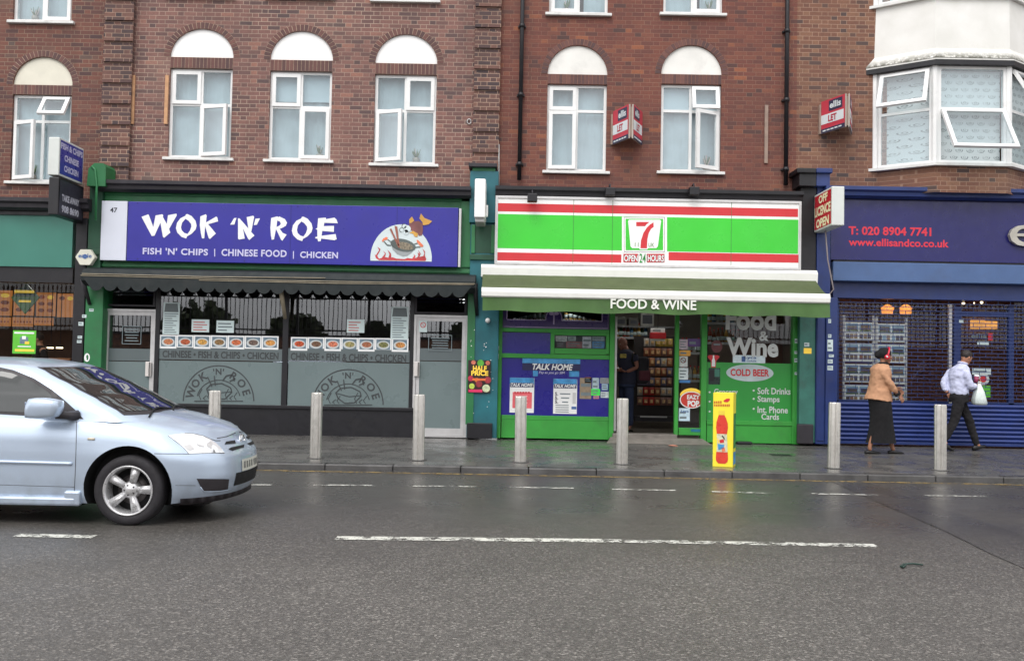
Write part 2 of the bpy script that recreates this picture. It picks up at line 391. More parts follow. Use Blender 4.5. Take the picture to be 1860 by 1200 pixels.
# trench repair running diagonally over the far lane
def gp(pts, z): return [(*G(x, y, z), z) for x, y in pts]
p1 = gp([(1508, 872), (1560, 896), (1618, 921), (1720, 965), (1800, 1005), (1880, 1040), (1990, 1090), (2100, 1050), (1960, 1000), (1880, 978), (1800, 952), (1720, 926), (1660, 906), (1600, 884), (1570, 873)], .004)
MB().add(p1, [tuple(range(len(p1)))[::-1]], ASPH2).build('road_patch', kind='structure')
sm = MB()
for ln in ([(1508, 872), (1560, 896), (1618, 921), (1720, 965), (1800, 1005), (1880, 1040), (1990, 1090)], [(1570, 873), (1600, 884), (1660, 906), (1720, 926), (1800, 952), (1880, 978), (1960, 1000)]):
    q = []
    for i in range(len(ln) - 1):
        for k in range(4): q.append((ln[i][0] + (ln[i + 1][0] - ln[i][0]) * k / 4, ln[i][1] + (ln[i + 1][1] - ln[i][1]) * k / 4))
    q = gp(q, .007)
    a = [(x, y + .012 + random.random() * .02, z) for x, y, z in q]; b = [(x, y - .01 - random.random() * .02, z) for x, y, z in q]
    n = len(q); sm.add(a + b, [(n + i, n + i + 1, i + 1, i) for i in range(n - 1)], SEAM)
sm.build('road_seam', kind='structure')
WPAINT = paint('worn_white_paint', (.70, .70, .64, 1), .59); YPAINT = paint('worn_yellow_paint', (.42, .29, .10, 1), .60)
WPAINT2 = paint('white_paint', (.72, .72, .65, 1), .615)
def marking(mb, x0, y0, x1, y1, wid, m, z=.005, n=24):
    (ax, ay), (bx, by) = G(x0, y0, z), G(x1, y1, z)
    for i in range(n):
        t0 = i / n; t1 = (i + 1) / n
        e = [random.uniform(-.006, .006) for _ in range(2)]
        p = (ax + (bx - ax) * t0, ay + (by - ay) * t0); q = (ax + (bx - ax) * t1, ay + (by - ay) * t1)
        mb.add([(p[0], p[1] - wid / 2, z), (q[0], q[1] - wid / 2, z), (q[0], q[1] + wid / 2, z), (p[0], p[1] + wid / 2, z)], [(0, 1, 2, 3)], m)
mk = MB()
marking(mk, -180, 968, -60, 970, .14, WPAINT2); marking(mk, 30, 971, 171, 974, .13, WPAINT2)
marking(mk, 610, 976, 1095, 981, .15, WPAINT2, n=60); marking(mk, 1095, 981, 1592, 990, .14, WPAINT, n=60); marking(mk, 2010, 1003, 2500, 1010, .14, WPAINT)
for a, ya, b, yb in [(285, 876, 395, 878), (380, 879, 493, 880), (570, 880, 684, 881), (750, 882, 865, 883), (927, 884, 1042, 886), (1112, 888, 1227, 890), (1293, 892, 1405, 895), (1475, 896, 1594, 898), (1680, 899, 1793, 901), (1872, 903, 1985, 905), (2070, 907, 2180, 909)]:
    marking(mk, a, ya, b, yb, .085, WPAINT)
mk.build('lane_marking', kind='structure')
yl = MB(); yl.add([(-60, KY - .24, .005), (60, KY - .24, .005), (60, KY - .16, .005), (-60, KY - .16, .005)], [(0, 1, 2, 3)], YPAINT)
yl.build('yellow_line', kind='structure')
PAVE = paving('wet_paving'); KERB = mat('kerb_stone', (.085, .083, .082, 1), .42, var=.35, scale=5, dirt=.4, bump=.5)
PZ = .08
def pave_z(y): return PZ + (y - KY) * .013
MB().add([(-70, KY + .14, PZ), (70, KY + .14, PZ), (70, 17, pave_z(17)), (-70, 17, pave_z(17))], [(0, 1, 2, 3)], PAVE).build('pavement', kind='structure')
MB().add([(-70, -8, PZ), (70, -8, PZ), (70, NKY - .14, PZ), (-70, NKY - .14, PZ)], [(0, 1, 2, 3)], PAVE).build('near_pavement', kind='structure')
kb = MB()
x = -40.0
while x < 40:
    for y0 in (KY, NKY - .14): kb.box(x + .004, x + .91, y0, y0 + .138, -.05, PZ + random.uniform(-.003, .004), KERB, .015)
    x += .915
kb.build('kerb', kind='structure')

# parapet wall and spiked railings over the road (seen only as reflections in the shop glass)
pr = thing('railing_wall', 'dark spiked iron railings on a low red brick wall, mirrored in the takeaway window', 'railings', (0, -3.4, 0))
MB().box(-45, 45, -3.4, -3.1, 0, 2.3, BR_D).box(-45, 45, -3.44, -3.06, 2.3, 2.4, LEAD).build('brick_base', pr)
rl = MB(); IRON = mat('black_iron', (.012, .012, .013, 1), .5)
for i in range(-140, 141):
    xx = i * .175; rl.box(xx - .012, xx + .012, -3.29, -3.258, 2.4, 4.0, IRON)
    rl.add([(xx - .05, -3.27, 4.0), (xx + .05, -3.27, 4.0), (xx, -3.27, 4.24), (xx, -3.25, 4.05)], [(0, 1, 2), (0, 3, 2), (1, 2, 3)], IRON)
for z in (2.55, 3.8): rl.box(-45, 45, -3.31, -3.24, z, z + .06, IRON)
for i in range(-16, 17): rl.box(i * 2.8 - .05, i * 2.8 + .05, -3.32, -3.22, 2.4, 4.1, IRON)
rl.build('railing', pr)
LEAF = island('hedge_leaf', [(0, (.02, .035, .015, 1)), (.6, (.05, .08, .03, 1)), (1, (.09, .12, .05, 1))], .7)
for k, (cx, cz, r) in enumerate([(-9, 2.5, 1.1), (-5.6, 2.4, .8), (-1.5, 2.5, 1.25), (3.5, 2.4, 1.0), (8, 2.6, 1.4), (-13, 2.6, 1.5)]):
    bshr = thing('shrub', ['broad dark shrub behind the spiked railings across the road, mirrored in the takeaway glass', 'small low shrub behind the railings across the road', 'wide leafy shrub behind the railings facing the road middle', 'round shrub behind the railings opposite the green shop', 'tall shrub behind the railings opposite the blue shop', 'large shrub behind the far end of the railings'][k], 'shrub', (cx, -6, 0), 'shrubs behind the railings')
    fb = MB()
    for _ in range(900):
        a = random.uniform(0, 6.28); u = random.uniform(-1, 1); rr = r * random.uniform(.55, 1) * (1 + .25 * math.sin(3 * a + k))
        c = Vector((cx + rr * math.sqrt(1 - u * u) * math.cos(a), -6 + .7 * rr * math.sqrt(1 - u * u) * math.sin(a), cz + rr * .7 * u))
        q = Vector((random.gauss(0, 1), random.gauss(0, 1), random.gauss(0, 1))).normalized(); o1 = q.orthogonal() * .14; o2 = q.cross(o1)
        fb.add([tuple(c + o1), tuple(c + o2), tuple(c - o1), tuple(c - o2)], [(0, 1, 2, 3)], LEAF)
    fb.build('foliage', bshr)
    MB().tube([(cx, -6, 0), (cx + .1, -6, 1.2), (cx, -6, cz)], [.12, .09, .04], mat('bark', (.08, .06, .045, 1), .9)).build('stem', bshr)

# ------------------------------------------------------------------ upper walls and windows
TERRA = mat('pot_glaze', C3(150, 140, 130), .5); PLANTG = mat('plant_green', C3(84, 104, 70), .6); PETAL = mat('petal', C3(206, 180, 176), .6)
YB = 16.5; TOP = 10.9
def window(parent, w_, h_, M, cells, fr=.05, curtain=None, sill=True, name='window', label=None, pane_m=None, lace=None):
    """cells: (x0, x1, z0, z1, type) as fractions; type 'f' fixed, 's' sash, ('l'|'r'|'t', degrees) opened sash"""
    f = MB(); f.prism([[(0, 0), (w_, 0), (w_, h_), (0, h_)], [(fr, fr), (fr, h_ - fr), (w_ - fr, h_ - fr), (w_ - fr, fr)]], 0, .07, WHITE)
    xs = sorted({c[0] for c in cells if c[0] > 0}); zs = sorted({c[2] for c in cells if c[2] > 0})
    for a in xs: f.box(a * w_ - fr / 2, a * w_ + fr / 2, .004, .066, fr, h_ - fr, WHITE)
    for a in zs:
        edges = [0] + xs + [1]
        for i in range(len(edges) - 1):
            f.box(edges[i] * w_ + fr * (.5 if i else 1), edges[i + 1] * w_ - fr * (.5 if i < len(edges) - 2 else 1), .006, .064, a * h_ - fr / 2, a * h_ + fr / 2, WHITE)
    f.xf(M); wo = f.build(name, parent, label)
    for (a, b, c, d, t) in cells:
        x0 = a * w_ + (fr / 2 if a > 0 else fr); x1 = b * w_ - (fr / 2 if b < 1 else fr)
        z0 = c * h_ + (fr / 2 if c > 0 else fr); z1 = d * h_ - (fr / 2 if d < 1 else fr)
        p = MB()
        if t == 'f':
            p.box(x0, x1, .03, .05, z0, z1, GLASS); p.xf(M); p.build('pane', wo); continue
        s = MB(); e = .052; o_ = .012
        s.prism([[(x0 - o_, z0 - o_), (x1 + o_, z0 - o_), (x1 + o_, z1 + o_), (x0 - o_, z1 + o_)], [(x0 + e, z0 + e), (x0 + e, z1 - e), (x1 - e, z1 - e), (x1 - e, z0 + e)]], -.022, .03, WHITE)
        p.box(x0 + e, x1 - e, 0, .016, z0 + e, z1 - e, GLASS)
        if t != 's':
            k, ang = t
            if k == 'l': Q = Matrix.Translation((x0, 0, 0)) @ Matrix.Rotation(-R(ang), 4, 'Z') @ Matrix.Translation((-x0, 0, 0))
            elif k == 'r': Q = Matrix.Translation((x1, 0, 0)) @ Matrix.Rotation(R(ang), 4, 'Z') @ Matrix.Translation((-x1, 0, 0))
            else: Q = Matrix.Translation((0, 0, z1)) @ Matrix.Rotation(-R(ang), 4, 'X') @ Matrix.Translation((0, 0, -z1))
            Q = Matrix.Translation((0, -.03, 0)) @ Q
            s.xf(Q); p.xf(Q)
        s.xf(M); p.xf(M); s.build('sash', wo); p.build('pane', wo)
    if sill:
        s = MB(); s.box(-.07, w_ + .07, -.13, .0, -.055, -.004, LINEN, .008); s.xf(M); s.build('sill', wo)
    c = MB()
    if lace: c.add([(fr, .12, fr), (w_ - fr, .12, fr), (w_ - fr, .12, h_ - fr), (fr, .12, h_ - fr)], [(0, 1, 2, 3)], lace)
    else:
        n = 40; v = []
        for i in range(n + 1):
            q = i / n; yy = .15 + .004 * math.sin(i * 1.7) + .006 * math.sin(i * .63 + w_ * 9)
            v += [(q * w_, yy, 0), (q * w_, yy, h_)]
        c.add(v, [(2 * i, 2 * i + 2, 2 * i + 3, 2 * i + 1) for i in range(n)], curtain or CURTAIN, True)
        q_ = random.random()
        if q_ < .35: c.f = [f_ for i_, f_ in enumerate(c.f) if not (n * (.44 + .2 * q_) < i_ < n * (.56 + .3 * q_))]; c.m = c.m[:len(c.f)]; c.s = c.s[:len(c.f)]
        elif q_ < .6: zz_ = h_ * random.uniform(.55, .8); c.box(.0, w_, .105, .11, zz_, h_, CURTAINB)
    c.xf(M); c.build('curtain', wo)
    if not lace and sill and random.random() < .6:
        k_ = MB(); x_ = w_ * random.choice([.2, .3, .68, .8]); k_.lathe([(.05, 0), (.065, .09), (.06, .095)], TERRA, 12, Matrix.Translation((x_, .11, fr)))
        for _ in range(14): a_ = random.uniform(0, 6.3); r_ = random.uniform(.02, .09); k_.tube([(x_, .11, fr + .08), (x_ + r_ * math.cos(a_) * .6, .11 + r_ * math.sin(a_) * .25, fr + .16), (x_ + r_ * math.cos(a_), .11 + r_ * math.sin(a_) * .3, fr + random.uniform(.17, .3))], [.006, .01, .004], random.choice([PLANTG, PLANTG, PETAL]), 5)
        k_.xf(M); k_.build('pot_plant', wo)
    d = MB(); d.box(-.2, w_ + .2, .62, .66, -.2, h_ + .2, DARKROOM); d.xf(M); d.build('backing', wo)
    return wo
def four(tl, tr, bl, br, t=.4):
    return [(0, .5, 0, 1 - t, bl), (.5, 1, 0, 1 - t, br), (0, .5, 1 - t, 1, tl), (.5, 1, 1 - t, 1, tr)]
def upper(parent, x0, x1, zb, brickm, wins, mort, yb=YB):
    """one flat brick front between x0 and x1 with window and arch openings"""
    holes = []
    for (r, ar, cells, kw) in wins:
        a, b, c, d = RC(*r, yb); holes.append([(a, c), (a, d), (b, d), (b, c)])
        window(parent, b - a, d - c, Matrix.Translation((a, yb + .06, c)), cells, **kw)
        if ar:
            sold = MB(); e, f_, g, h = RC(*ar, yb)
            e, f_ = a - .005, b + .005
            cx = (e + f_) / 2; rx = (f_ - e) / 2; rz = h - g
            pts = arc(cx, g, rx, rz, 0, 180, 28); holes.append([(p, min(q, 99)) for p, q in pts][::-1])
            pl = MB().poly(arc(cx, g, rx + .02, rz + .02, 0, 180, 28), yb + .035, kw_plaster[brickm.name]); pl.build('arch_panel', parent)
            n = max(10, round((b - a) / .068))
            sold.box(a, b, yb - .001, yb + .11, d + .001, g - .001, mort)
            for i in range(n):
                u0 = a + (b - a) * i / n + .005; u1 = a + (b - a) * (i + 1) / n - .005
                sold.box(u0, u1, yb - .006, yb + .05, d + .006, g - .006, SOLD)
            th = .118; n = 27                                        # voussoir ring
            sold.prism([arc(cx, g, rx + th, rz + th, 0, 180, 28) + arc(cx, g, rx + .004, rz + .004, 180, 0, 28)], yb - .001, yb + .05, mort)
            for i in range(n):
                a0 = 180 * i / n + .55; a1 = 180 * (i + 1) / n - .55
                sold.prism([arc(cx, g, rx + th - .004, rz + th - .004, a0, a1, 2) + arc(cx, g, rx + .006, rz + .006, a1, a0, 2)], yb - .006, yb + .03, SOLD)
            sold.build('brick_arch', parent)
    wl = MB(); wl.prism([[(x0, zb), (x1, zb), (x1, TOP), (x0, TOP)]] + holes, yb, yb + .11, brickm, brickm)
    wl.box(x0, x1, 24, 24.2, 0, TOP, brickm); wl.box(x0, x1, yb + .11, 24, TOP - .1, TOP, LEAD)
    wo = wl.build('wall', parent)
    return wo
kw_plaster = {'brick_red': OLDCREAM, 'brick_rose': PLASTER, 'brick_dark_red': CREAM, 'brick_brown_orange': CREAM}
X_AB0, X_AB1 = W(188, 200, YB)[0], W(240, 200, YB)[0]
X_BC0, X_BC1 = W(860, 200, YB)[0], W(906, 200, YB)[0]
X_CD = W(1447, 200, YB)[0]
ZLOW = 4.15
bA = thing('brick_building', 'red brick building at the far left above the sandwich shop', 'building', ((X_AB0 - 10) / 2 - 2, YB, 0), 'terraced brick buildings over the shops')
bB = thing('brick_building', 'rose brick building with three arched windows above the purple takeaway sign', 'building', ((X_AB0 + X_BC1) / 2, YB, 0), 'terraced brick buildings over the shops')
bC = thing('brick_building', 'dark red brick building with two arched windows above the green convenience store', 'building', ((X_BC1 + X_CD) / 2, YB, 0), 'terraced brick buildings over the shops')
bD = thing('brick_building', 'brown brick building with a white bay window above the blue shuttered shop', 'building', (X_CD + 3, YB, 0), 'terraced brick buildings over the shops')
upper(bA, -14.5, X_AB0, ZLOW, BR_A, [
    ((20, 171, 128, 331), (22, 103, 129, 155), four('f', ('t', 33), ('l', 22), 'f', .30), {}),
    ((25, -125, 133, 41), None, four('s', 'f', 'f', 's', .3), {}),
    ((-185, 168, -77, 327), (-184, 99, -77, 151), four('s', 'f', 'f', 's', .30), {}),
    ((-182, -130, -74, 36), None, four('s', 'f', 'f', 's', .3), {})], MORT)
upper(bB, X_AB1, X_BC0, ZLOW, BR_B, [
    ((306, 123, 421, 288), (309, 52, 423, 105), four('s', 'f', 'f', ('l', 15), .4), {}),
    ((488, 128, 602, 292), (490, 56, 603, 110), four('s', 'f', 'f', 's', .4), {}),
    ((679, 134, 792, 299), (680, 62, 793, 116), four('f', 's', ('l', 20), 'f', .4), {}),
    ((308, -170, 424, -6), None, four('s', 'f', 'f', 's', .4), {}),
    ((489, -168, 605, -3), None, four('s', 'f', 'f', 's', .4), {}),
    ((681, -162, 796, 3), None, four('f', 's', ('l', 14), 'f', .4), {})], MORT)
upper(bC, X_BC1, X_CD, ZLOW, BR_C, [
    ((993, 152, 1102, 312), (995, 82, 1103, 136), four('s', 'f', ('l', 5), 'f', .30), {}),
    ((1200, 152, 1310, 313), (1201, 82, 1312, 136), four('f', ('t', 14), 'f', ('r', 27), .30), {}),
    ((998, -132, 1106, 27), None, four('f', 'f', 's', 'f', .3), {}),
    ((1205, -132, 1314, 27), None, four('f', 'f', 'f', 's', .3), {})], MORTD)
upper(bD, X_CD, 15.2, ZLOW, BR_D, [], MORT)
# rusticated piers between the houses
def pier(parent, x0, x1, lbl, ztop=TOP):
    p = MB(); p.box(x0, x1, YB - .07, YB + .12, ZLOW, ztop, BR_P)
    z = ZLOW + .33
    while z < ztop - .4:
        p.box(x0 + .005, x1 + .012, YB - .105, YB - .0705, z, z + .302, BR_P); z += .377
    p.build('pier', parent)
pier(bB, X_AB0, X_AB1, ''); pier(bB, X_BC0, X_BC1, '')
for px, y0, y1, par, lb, m in [(241, 136, 226, bB, 'pale raw wood batten against the pier', WOOD), (302, 136, 226, bB, 'pale raw wood batten beside the window', WOOD), (1392, 190, 297, bC, 'grey weathered wood batten', WOODG)]:
    a, b, c, d = RC(px - 3, y0, px + 3, y1, YB - .03); MB().box(a, b, YB - .035, YB - .002, c, d, m).build('batten', par, lb)
for pxt, par in [(946, bC), (1429, bC)]:
    X = W(pxt, 170, YB - .1)[0]; p = MB()
    p.tube([(X, YB - .09, TOP), (X, YB - .09, 4.75)], .038, BLACK, 12)
    z = 5.0
    while z < TOP: p.lathe([(.05, 0), (.05, .07)], BLACK, 12, Matrix.Translation((X, YB - .09, z))); p.box(X - .07, X + .07, YB - .06, YB - .002, z + .02, z + .05, BLACK); z += 1.25
    p.build('drainpipe', par)
q0, q1 = W(906, 262, YB - .03), W(906, 338, YB - .03); MB().tube([(q0[0], YB - .025, q0[1]), (q1[0], YB - .025, q1[1])], .012, LINEN, 8).build('conduit', bB)
for cx, cy in [(228, 205), (852, 220)]:
    X, Z = W(cx, cy, YB - .05); MB().tube([(X + .035 * math.cos(t * .52), YB - .02, Z + .045 * math.sin(t * .52)) for t in range(13)], .009, ALU).build('wall_ring', bB)

# ---- bay window of the right hand building
LACE = None
def lace():
    n = NT('lace_curtain'); sp = n.n('ShaderNodeSeparateXYZ'); n.l(n.pos(), sp.inputs[0])
    u = n.M('ADD', sp.outputs[0], n.M('MULTIPLY', sp.outputs[1], .6)); z = sp.outputs[2]
    rz = n.M('DIVIDE', z, .12); row = n.M('FLOOR', rz)
    fu = n.M('SUBTRACT', n.M('FRACT', n.M('ADD', n.M('DIVIDE', u, .19), n.M('MULTIPLY', n.M('FLOORED_MODULO', row, 2.0), .5))), .5); fz = n.M('SUBTRACT', n.M('FRACT', rz), .55)
    r = n.M('SQRT', n.M('ADD', n.M('MULTIPLY', fu, fu), n.M('MULTIPLY', fz, fz)))
    ring = n.M('MULTIPLY', n.M('LESS_THAN', n.M('ABSOLUTE', n.M('SUBTRACT', r, .3)), .045), n.M('LESS_THAN', fz, .1))
    dot = n.M('LESS_THAN', n.M('ABSOLUTE', n.M('SUBTRACT', r, .12)), .04)
    m = n.M('MULTIPLY', n.M('MAXIMUM', ring, dot), n.map(n.noise(14, 3), .35, .6, .3, 1))
    n.l(n.mix(m, n.mix(n.noise(50, 2), (.50, .54, .55, 1), (.66, .68, .68, 1)), (.20, .22, .23, 1)), n.b.inputs['Base Color']); n.b.inputs['Roughness'].default_value = .9
    return n.m
LACE = lace()
YC = 15.92
xl0 = W(1590, 230, YB)[0]; xl1 = W(1699, 220, YC)[0]; xr1 = W(1833, 220, YC)[0]; xr0 = xr1 + (xl1 - xl0)
zw0 = W(1766, 297, YC)[1]; zw1 = W(1766, 126, YC)[1]; za0 = W(1766, 112, YC)[1]; za1 = W(1766, -3, YC)[1]
plan = [(xl0, YB), (xl1, YC), (xr1, YC), (xr0, YB)]
def off(pl, d):                      # outward offset of the bay plan
    c = (math.hypot(xl1 - xl0, YB - YC)); nx, ny = -(YB - YC) / c, -(xl1 - xl0) / c
    t = d * (1 - (-ny)) / (-nx) if abs(nx) > 1e-6 else 0
    k = d / (-nx)
    return [(pl[0][0] - k, pl[0][1]), (pl[1][0] - t, pl[1][1] - d), (pl[2][0] + t, pl[2][1] - d), (pl[3][0] + k, pl[3][1])]
def ring(mb, p0, z0, p1, z1, m):
    v = [(a, b, z0) for a, b in p0] + [(a, b, z1) for a, b in p1]
    return mb.add(v, [(i, i + 1, 5 + i, 4 + i) for i in range(3)], m)
def slab(mb, p, z0, z1, m):
    v = [(a, b, z0) for a, b in p] + [(a, b, z1) for a, b in p]
    return mb.add(v, [(i, (i + 1) % 4, 4 + (i + 1) % 4, 4 + i) for i in range(4)] + [(3, 2, 1, 0), (4, 5, 6, 7)], m)
def stained(name, z0):                # render with algae creeping up from its lower edge
    n = NT(name); sp = n.n('ShaderNodeSeparateXYZ'); n.l(n.pos(), sp.inputs[0])
    f = n.noise(2.5, 5); cc = n.mix(n.map(f, .3, .7, 0, 1), (.72, .71, .67, 1), (.83, .82, .79, 1))
    h = n.M('SUBTRACT', sp.outputs[2], z0)
    k = n.M('MULTIPLY', n.map(h, .01, .15, 1, 0), n.map(n.noise(13, 8, rough=.75), .36, .54, 0, 1.0))
    k2 = n.M('MULTIPLY', n.map(h, .0, .5, .35, 0), n.map(n.noise(5, 8, rough=.7), .45, .7, 0, 1.0))
    cc = n.mix(k2, cc, (.36, .33, .22, 1)); cc = n.mix(k, cc, (.07, .068, .045, 1))
    n.l(cc, n.b.inputs['Base Color']); n.b.inputs['Roughness'].default_value = .92; n.bump(n.noise(45, 4), .4, .004); return n.m
STAIN = stained('stained_render', za0 + .02)
ap = MB(); ring(ap, off(plan, .015), za0 + .22, off(plan, 0), za1, STAIN); ring(ap, off(plan, .11), za0 + .03, off(plan, .015), za0 + .22, STAIN)
slab(ap, off(plan, .10), za0, za0 + .031, CREAM)
ao = ap.build('bay_apron', bD)
mo = MB(); slab(mo, off(plan, .10), za0 - .085, za0 - .001, BLACK); mo.build('drip_moulding', ao)
sl = MB(); slab(sl, off(plan, .07), za1, za1 + .05, LINEN); sl.build('bay_sill', bD); sl = MB(); slab(sl, off(plan, .07), zw0 - .05, zw0, LINEN); sl.build('bay_sill', bD)
zc_ = W(1700, 350, 16.0)[1]
bb = MB(); v = [(a, b, zc_) for a, b in off(plan, -.03)] + [(a, b, zw0 - .05) for a, b in off(plan, -.03)]
bb.add(v, [(i, i + 1, 5 + i, 4 + i) for i in range(3)], BR_D); bb.build('bay_base', bD)
faces = [(plan[0], plan[1], [(0, 1, 0, .56, 'f'), (0, 1, .56, 1, ('t', 24))]), (plan[1], plan[2], [(0, 1, 0, .56, ('t', 32)), (0, 1, .56, 1, 'f')]), (plan[2], plan[3], [(0, 1, 0, .56, 'f'), (0, 1, .56, 1, ('t', 30))])]
ZT2 = 10.2
for lev, (z0, z1) in enumerate([(zw0, za0 - .085), (za1 + .05, za1 + 1.6)]):
    for (pa, pb, cl) in faces:
        wd = math.hypot(pb[0] - pa[0], pb[1] - pa[1]); an = math.atan2(pb[1] - pa[1], pb[0] - pa[0])
        M = Matrix.Translation((pa[0], pa[1], z0)) @ Matrix.Rotation(an, 4, 'Z') @ Matrix.Translation((.05, .0, 0))
        window(bD, wd - .1, z1 - z0, M, cl if lev == 0 else [(0, 1, 0, .6, 'f'), (0, 1, .6, 1, 's')], sill=False, lace=LACE if lev == 0 else None, curtain=CURTAINB, name='bay_window')
    for (a, b) in plan:
        po = MB(); po.lathe([(.062, 0), (.062, z1 - z0)], WHITE, 8, Matrix.Translation((a, b + .03, z0)), smooth=False); po.build('corner_post', bD)
rf = MB(); slab(rf, off(plan, .1), za1 + 1.6, za1 + 1.75, LEAD); rf.build('bay_roof', bD)
# ------------------------------------------------------------------ shopfronts
YP, YF, YG = 16.22, 16.32, 16.42
FZ = pave_z(16.4)
def room(parent, x0, x1, y0, y1, z0, z1, wallm, floorm, ceilm, name='shop_room'):
    m = MB()
    m.add([(x0, y1, z0), (x1, y1, z0), (x1, y1, z1), (x0, y1, z1), (x0, y0, z0), (x1, y0, z0), (x1, y0, z1), (x0, y0, z1)], [(0, 1, 2, 3), (4, 0, 3, 7), (1, 5, 6, 2)], wallm)
    m.add([(x0, y0, z0), (x1, y0, z0), (x1, y1, z0), (x0, y1, z0)], [(0, 1, 2, 3)], floorm)
    m.add([(x0, y0, z1), (x1, y0, z1), (x1, y1, z1), (x0, y1, z1)], [(3, 2, 1, 0)], ceilm)
    return m.build(name, parent)
def bx(mb, r, y0, y1, m, bev=0.0):          # box whose front face covers a pixel rectangle
    a, b, c, d = RC(*r, y0); return mb.box(a, b, y0, y1, c, d, m, bev)
DFLOOR = mat('shop_floor', C3(96, 90, 82), .4, var=.15, scale=3)
DWALL = mat('takeaway_wall', (.045, .035, .036, 1), .7, var=.2)
FROST = mat('frosted_film', C3(108, 122, 123), .3, var=.05, scale=1.6)
FROSTD = mat('frosted_film_band', C3(94, 104, 106), .35, var=.05, scale=2)
ETCH = mat('film_lettering', C3(58, 62, 64), .6, var=.12)
PAPER = mat('paper', C3(206, 222, 222), .7, var=.04, scale=9)
INK = mat('grey_ink', C3(120, 132, 136), .8); REDINK = mat('red_ink', C3(190, 110, 110), .8)
TXTW = mat('white_vinyl', (.85, .86, .86, 1), .4, var=.03)
# --- building B: takeaway
cz0 = RC(175, 333, 855, 354, 16.0)
xa, xb_ = RC(172, 333, 857, 354, 16.05)[:2]
def cornice(parent, r, m, y=16.02):
    a, b, c, d = RC(*r, y); h = d - c; mb = MB()
    xprism(mb, [(y, d), (y, d - h * .28), (y + .05, d - h * .42), (y + .06, d - h * .7), (y + .15, c + h * .12), (16.5, c + h * .3), (16.5, d + .04)], a, b, m)
    return mb.build('cornice', parent)
cornice(bB, (172, 332, 857, 354), LEAD); cornice(bC, (898, 342, 1462, 364), BLACK); cornice(bD, (1498, 346, 2500, 369), BLUE); cornice(bA, (-700, 352, 160, 377), LEAD)
m = MB(); bx(m, (172, 344, 857, 492), YF, 16.5, GREEN)
for r in [(172, 352, 857, 360), (172, 484, 857, 490), (836, 360, 857, 486)]: bx(m, r, YF - .03, YF - .002, GREEN, .008)
m.build('fascia_board', bB)
room(bB, W(184, 600, 16.5)[0], W(850, 600, 16.5)[0], 16.52, 20.0, FZ, 3.5, DWALL, DFLOOR, DWALL, 'takeaway_room')
m = MB(); bx(m, (281, 739, 750, 791), YG - .03, YG + .08, BLACK, .01); bx(m, (281, 736, 750, 742), YG - .06, YG - .028, BLACK, .006); m.build('stall_riser', bB)
f = MB()
for r in [(280, 500, 288, 792), (513, 500, 523, 740), (744, 500, 751, 792), (180, 500, 187, 792)]: bx(f, r, YG - .025, YG + .06, BLACK, .004)
bx(f, (281, 498, 750, 512), YG - .02, YG + .05, BLACK)
fo = f.build('shop_window', bB)
p = MB(); bx(p, (288, 512, 513, 740), YG, YG + .012, SHOPGLASS); p.build('pane', fo)
p = MB(); bx(p, (523, 512, 744, 740), YG, YG + .012, SHOPGLASS); p.build('pane', fo)
p = MB()
for x0, x1, dy in ((288, 513, 0), (523, 744, 2)):
    bx(p, (x0, 632 + dy, x1, 654 + dy), YG - .002, YG - .0005, FROSTD); bx(p, (x0, 656 + dy, x1, 741), YG - .002, YG - .0005, FROST)
p.build('frosted_film', fo)
yt = YG - .004
for r in ((295, 638, 506, 651), (528, 642, 738, 656)): L_ = MB(); L_.tpx('CHINESE • FISH & CHIPS • CHICKEN', r, yt, ETCH, bold=.034); L_.build('film_lettering', fo)
def arcletters(mb, s, cx, cy, r, hpx, a0, a1, Y, m):
    n = len(s)
    for i, ch in enumerate(s):
        if ch == ' ': continue
        a = a0 + (a1 - a0) * i / (n - 1); v, f_ = text_mesh(ch, .03)
        xs = [q[0] for q in v]; ys = [q[1] for q in v]; k = hpx / max(.35, (max(ys) if ch != "'" else .73)); mx = (min(xs) + max(xs)) / 2
        t = R(a - 90); ct, st = math.cos(t), math.sin(t); pts = []
        for (x_, y_) in v:
            lx, ly = (x_ - mx) * k, y_ * k; X = cx + r * math.cos(R(a)) + lx * ct - ly * st; Yp = cy - r * math.sin(R(a)) - (lx * st + ly * ct)
            q = W(X, Yp, Y); pts.append((q[0], Y, q[1]))
        mb.add(pts, f_, m)
def pxband(mb, pts, wpx, Y, m):              # thin painted stroke given in pixels
    for i in range(len(pts) - 1):
        (x0, y0), (x1, y1) = pts[i], pts[i + 1]; l = math.hypot(x1 - x0, y1 - y0) or 1; nx, ny = -(y1 - y0) / l * wpx / 2, (x1 - x0) / l * wpx / 2
        q = [W(x0 + nx, y0 + ny, Y), W(x1 + nx, y1 + ny, Y), W(x1 - nx, y1 - ny, Y), W(x0 - nx, y0 - ny, Y)]
        mb.poly(q, Y, m)
